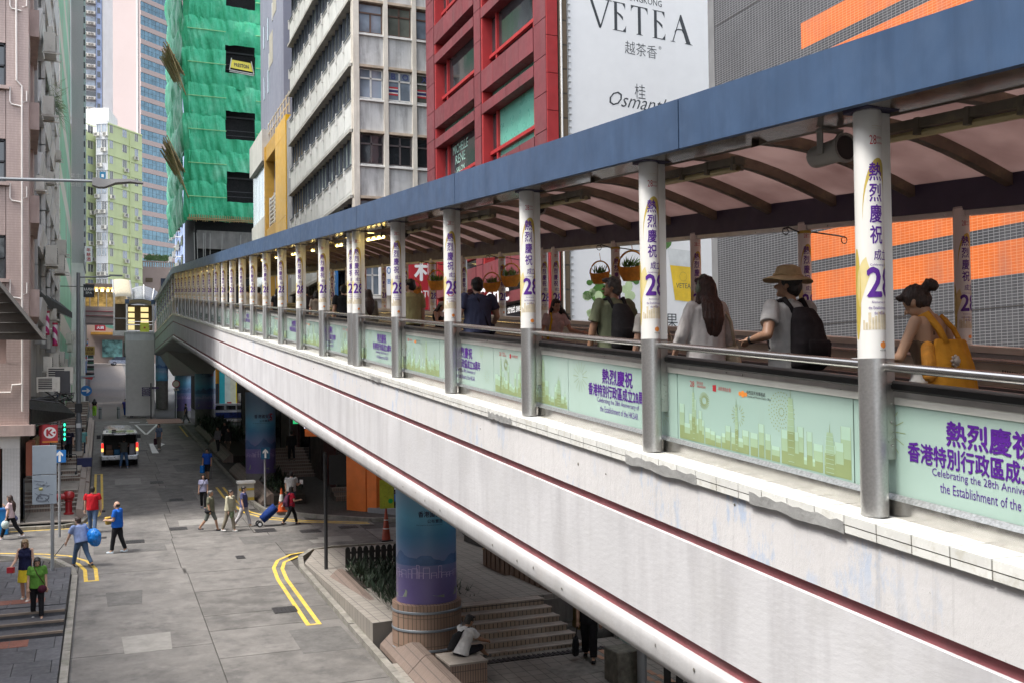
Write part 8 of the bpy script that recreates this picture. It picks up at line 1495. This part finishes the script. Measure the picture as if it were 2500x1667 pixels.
person('worker in a purple shirt and blue trousers beside the white boxes',2.0,95.6,G(95.6),math.pi-.3,1.6,('short',dkh),('tee',(.06,.05,.22),.015),('trousers',(.02,.06,.24)),(.5,.5,.5),stride=.4,lod=2)
for x_,y_,c_,b_,lab in ((.55,183,(.03,.13,.07),(.02,.02,.025),'walker in a dark green top far up the lane'),(1.4,183.2,(.02,.10,.40),(.14,.12,.08),'walker in a bright blue top far up the lane'),(.95,190,(.02,.02,.04),(.02,.02,.03),'dark clothed walker behind the green and blue tops far up the lane')): person(lab,x_,y_,G(y_),.1,1.68,('short',dkh),('tee',c_,.02),('trousers',b_),stride=.4,lod=2)
person('man in a dark tee and grey trousers beside the parked taxi pillar',6.55,86.6,G(86.6),1.3,1.7,('short',dkh),('tee',(.035,.035,.045),.015),('trousers',(.16,.16,.16)),stride=.6,lod=2)
for x_,y_,c_,lab in ((7.4,66,(.02,.02,.022),'standing figure in black in the shade beside the planter gap'),(6.6,62.6,(.20,.19,.19),'figure in a grey jacket in the shade beside the planter gap'),(7.1,61.5,(.03,.03,.03),'figure in black with tan trousers in the shade by the kerb')): person(lab,x_,y_,G(y_,.12),2.2,1.66,('short',dkh),('long',c_,.015),('trousers',(.14,.11,.08) if y_<62 else (.03,.03,.03)),stride=.2,lod=2)
person('figure in dark clothes climbing the dim stairs under the walkway',9.4,53.2,gz(51)+.75,0,1.65,('short',dkh),('long',(.03,.03,.03),.015),('trousers',(.02,.02,.02)),stride=.5,lod=2)
# --- at the foot of the stairs ---
p=person('man in a white tee sitting on the tiled wall at the foot of the stairs',7.0,19.7,-6.12,-1.15,1.72,('short',dkh),('tee',(.60,.60,.60),.018),('shorts',(.02,.02,.024)),(.12,.12,.115),sit=.62,lean=22,legs=(((-.15,1,-.12),(-.05,.25,-1)),((.12,1,.06),(-.35,.75,-.55))),armL=((.0,.75,-.8),(.1,1,-.35)),armR=((.0,.75,-.8),(-.1,1,-.35)),head=(-8,-20),lod=0,skin=skinB,face=True)
sp=p['sp']; mb=MB(); mb.tube([sp(.49,-.03,.08),sp(.38,-.13,.04),sp(.15,-.15,-.05),sp(-.02,-.13,-.15)],.022,6); mb.tube([sp(.49,-.03,.08),sp(.38,.10,.06),sp(.1,.14,-.08)],.02,6); loft(mb,[(sp(-.06,-.14,-.16),p['ex']*.10,p['ey']*.07),(sp(.25,-.18,-.06),p['ex']*.12,p['ey']*.06),(sp(.36,-.16,.0),p['ex']*.06,p['ey']*.03)]); carried(p,'sling_bag','black sling bag on the sitting man\'s back','bag',mb,[cloth((.014,.014,.016))],.013)
p=person('person in black carrying a large black tote under the walkway edge',10.0,19.65,G(19.65,.11),2.6,1.74,('short',dkh),('tee',(.016,.016,.018),.02),('wide',(.014,.014,.016)),(.02,.02,.02),stride=.55,lod=0,armR=((.15,.05,-1),(.05,.1,-1)),armL=((-.15,.05,-1),(-.05,.2,-1))); w_=p['A'][1][2]; mb=MB(); loft(mb,[(w_+Vector((.05,0,-.72)),Vector((.07,0,0)),Vector((0,.20,0))),(w_+Vector((.05,0,-.5)),Vector((.08,0,0)),Vector((0,.21,0))),(w_+Vector((.05,0,-.34)),Vector((.05,0,0)),Vector((0,.2,0)))]); bk_=cloth((.012,.012,.013)); o=carried(p,'tote_bag','large black tote carried low by the person in black','bag',mb,[bk_],.016); put('bag_strap',MB().tube([w_+Vector((.05,-.1,-.35)),w_+Vector((.0,0,-.07)),w_+Vector((.05,.1,-.35))],.012,6).mesh('bag_strap',[bk_],'all'),o); backpack(p,'black backpack of the person under the walkway edge',(.014,.014,.016),.95)

bpy.data.scenes.remove(WORK)
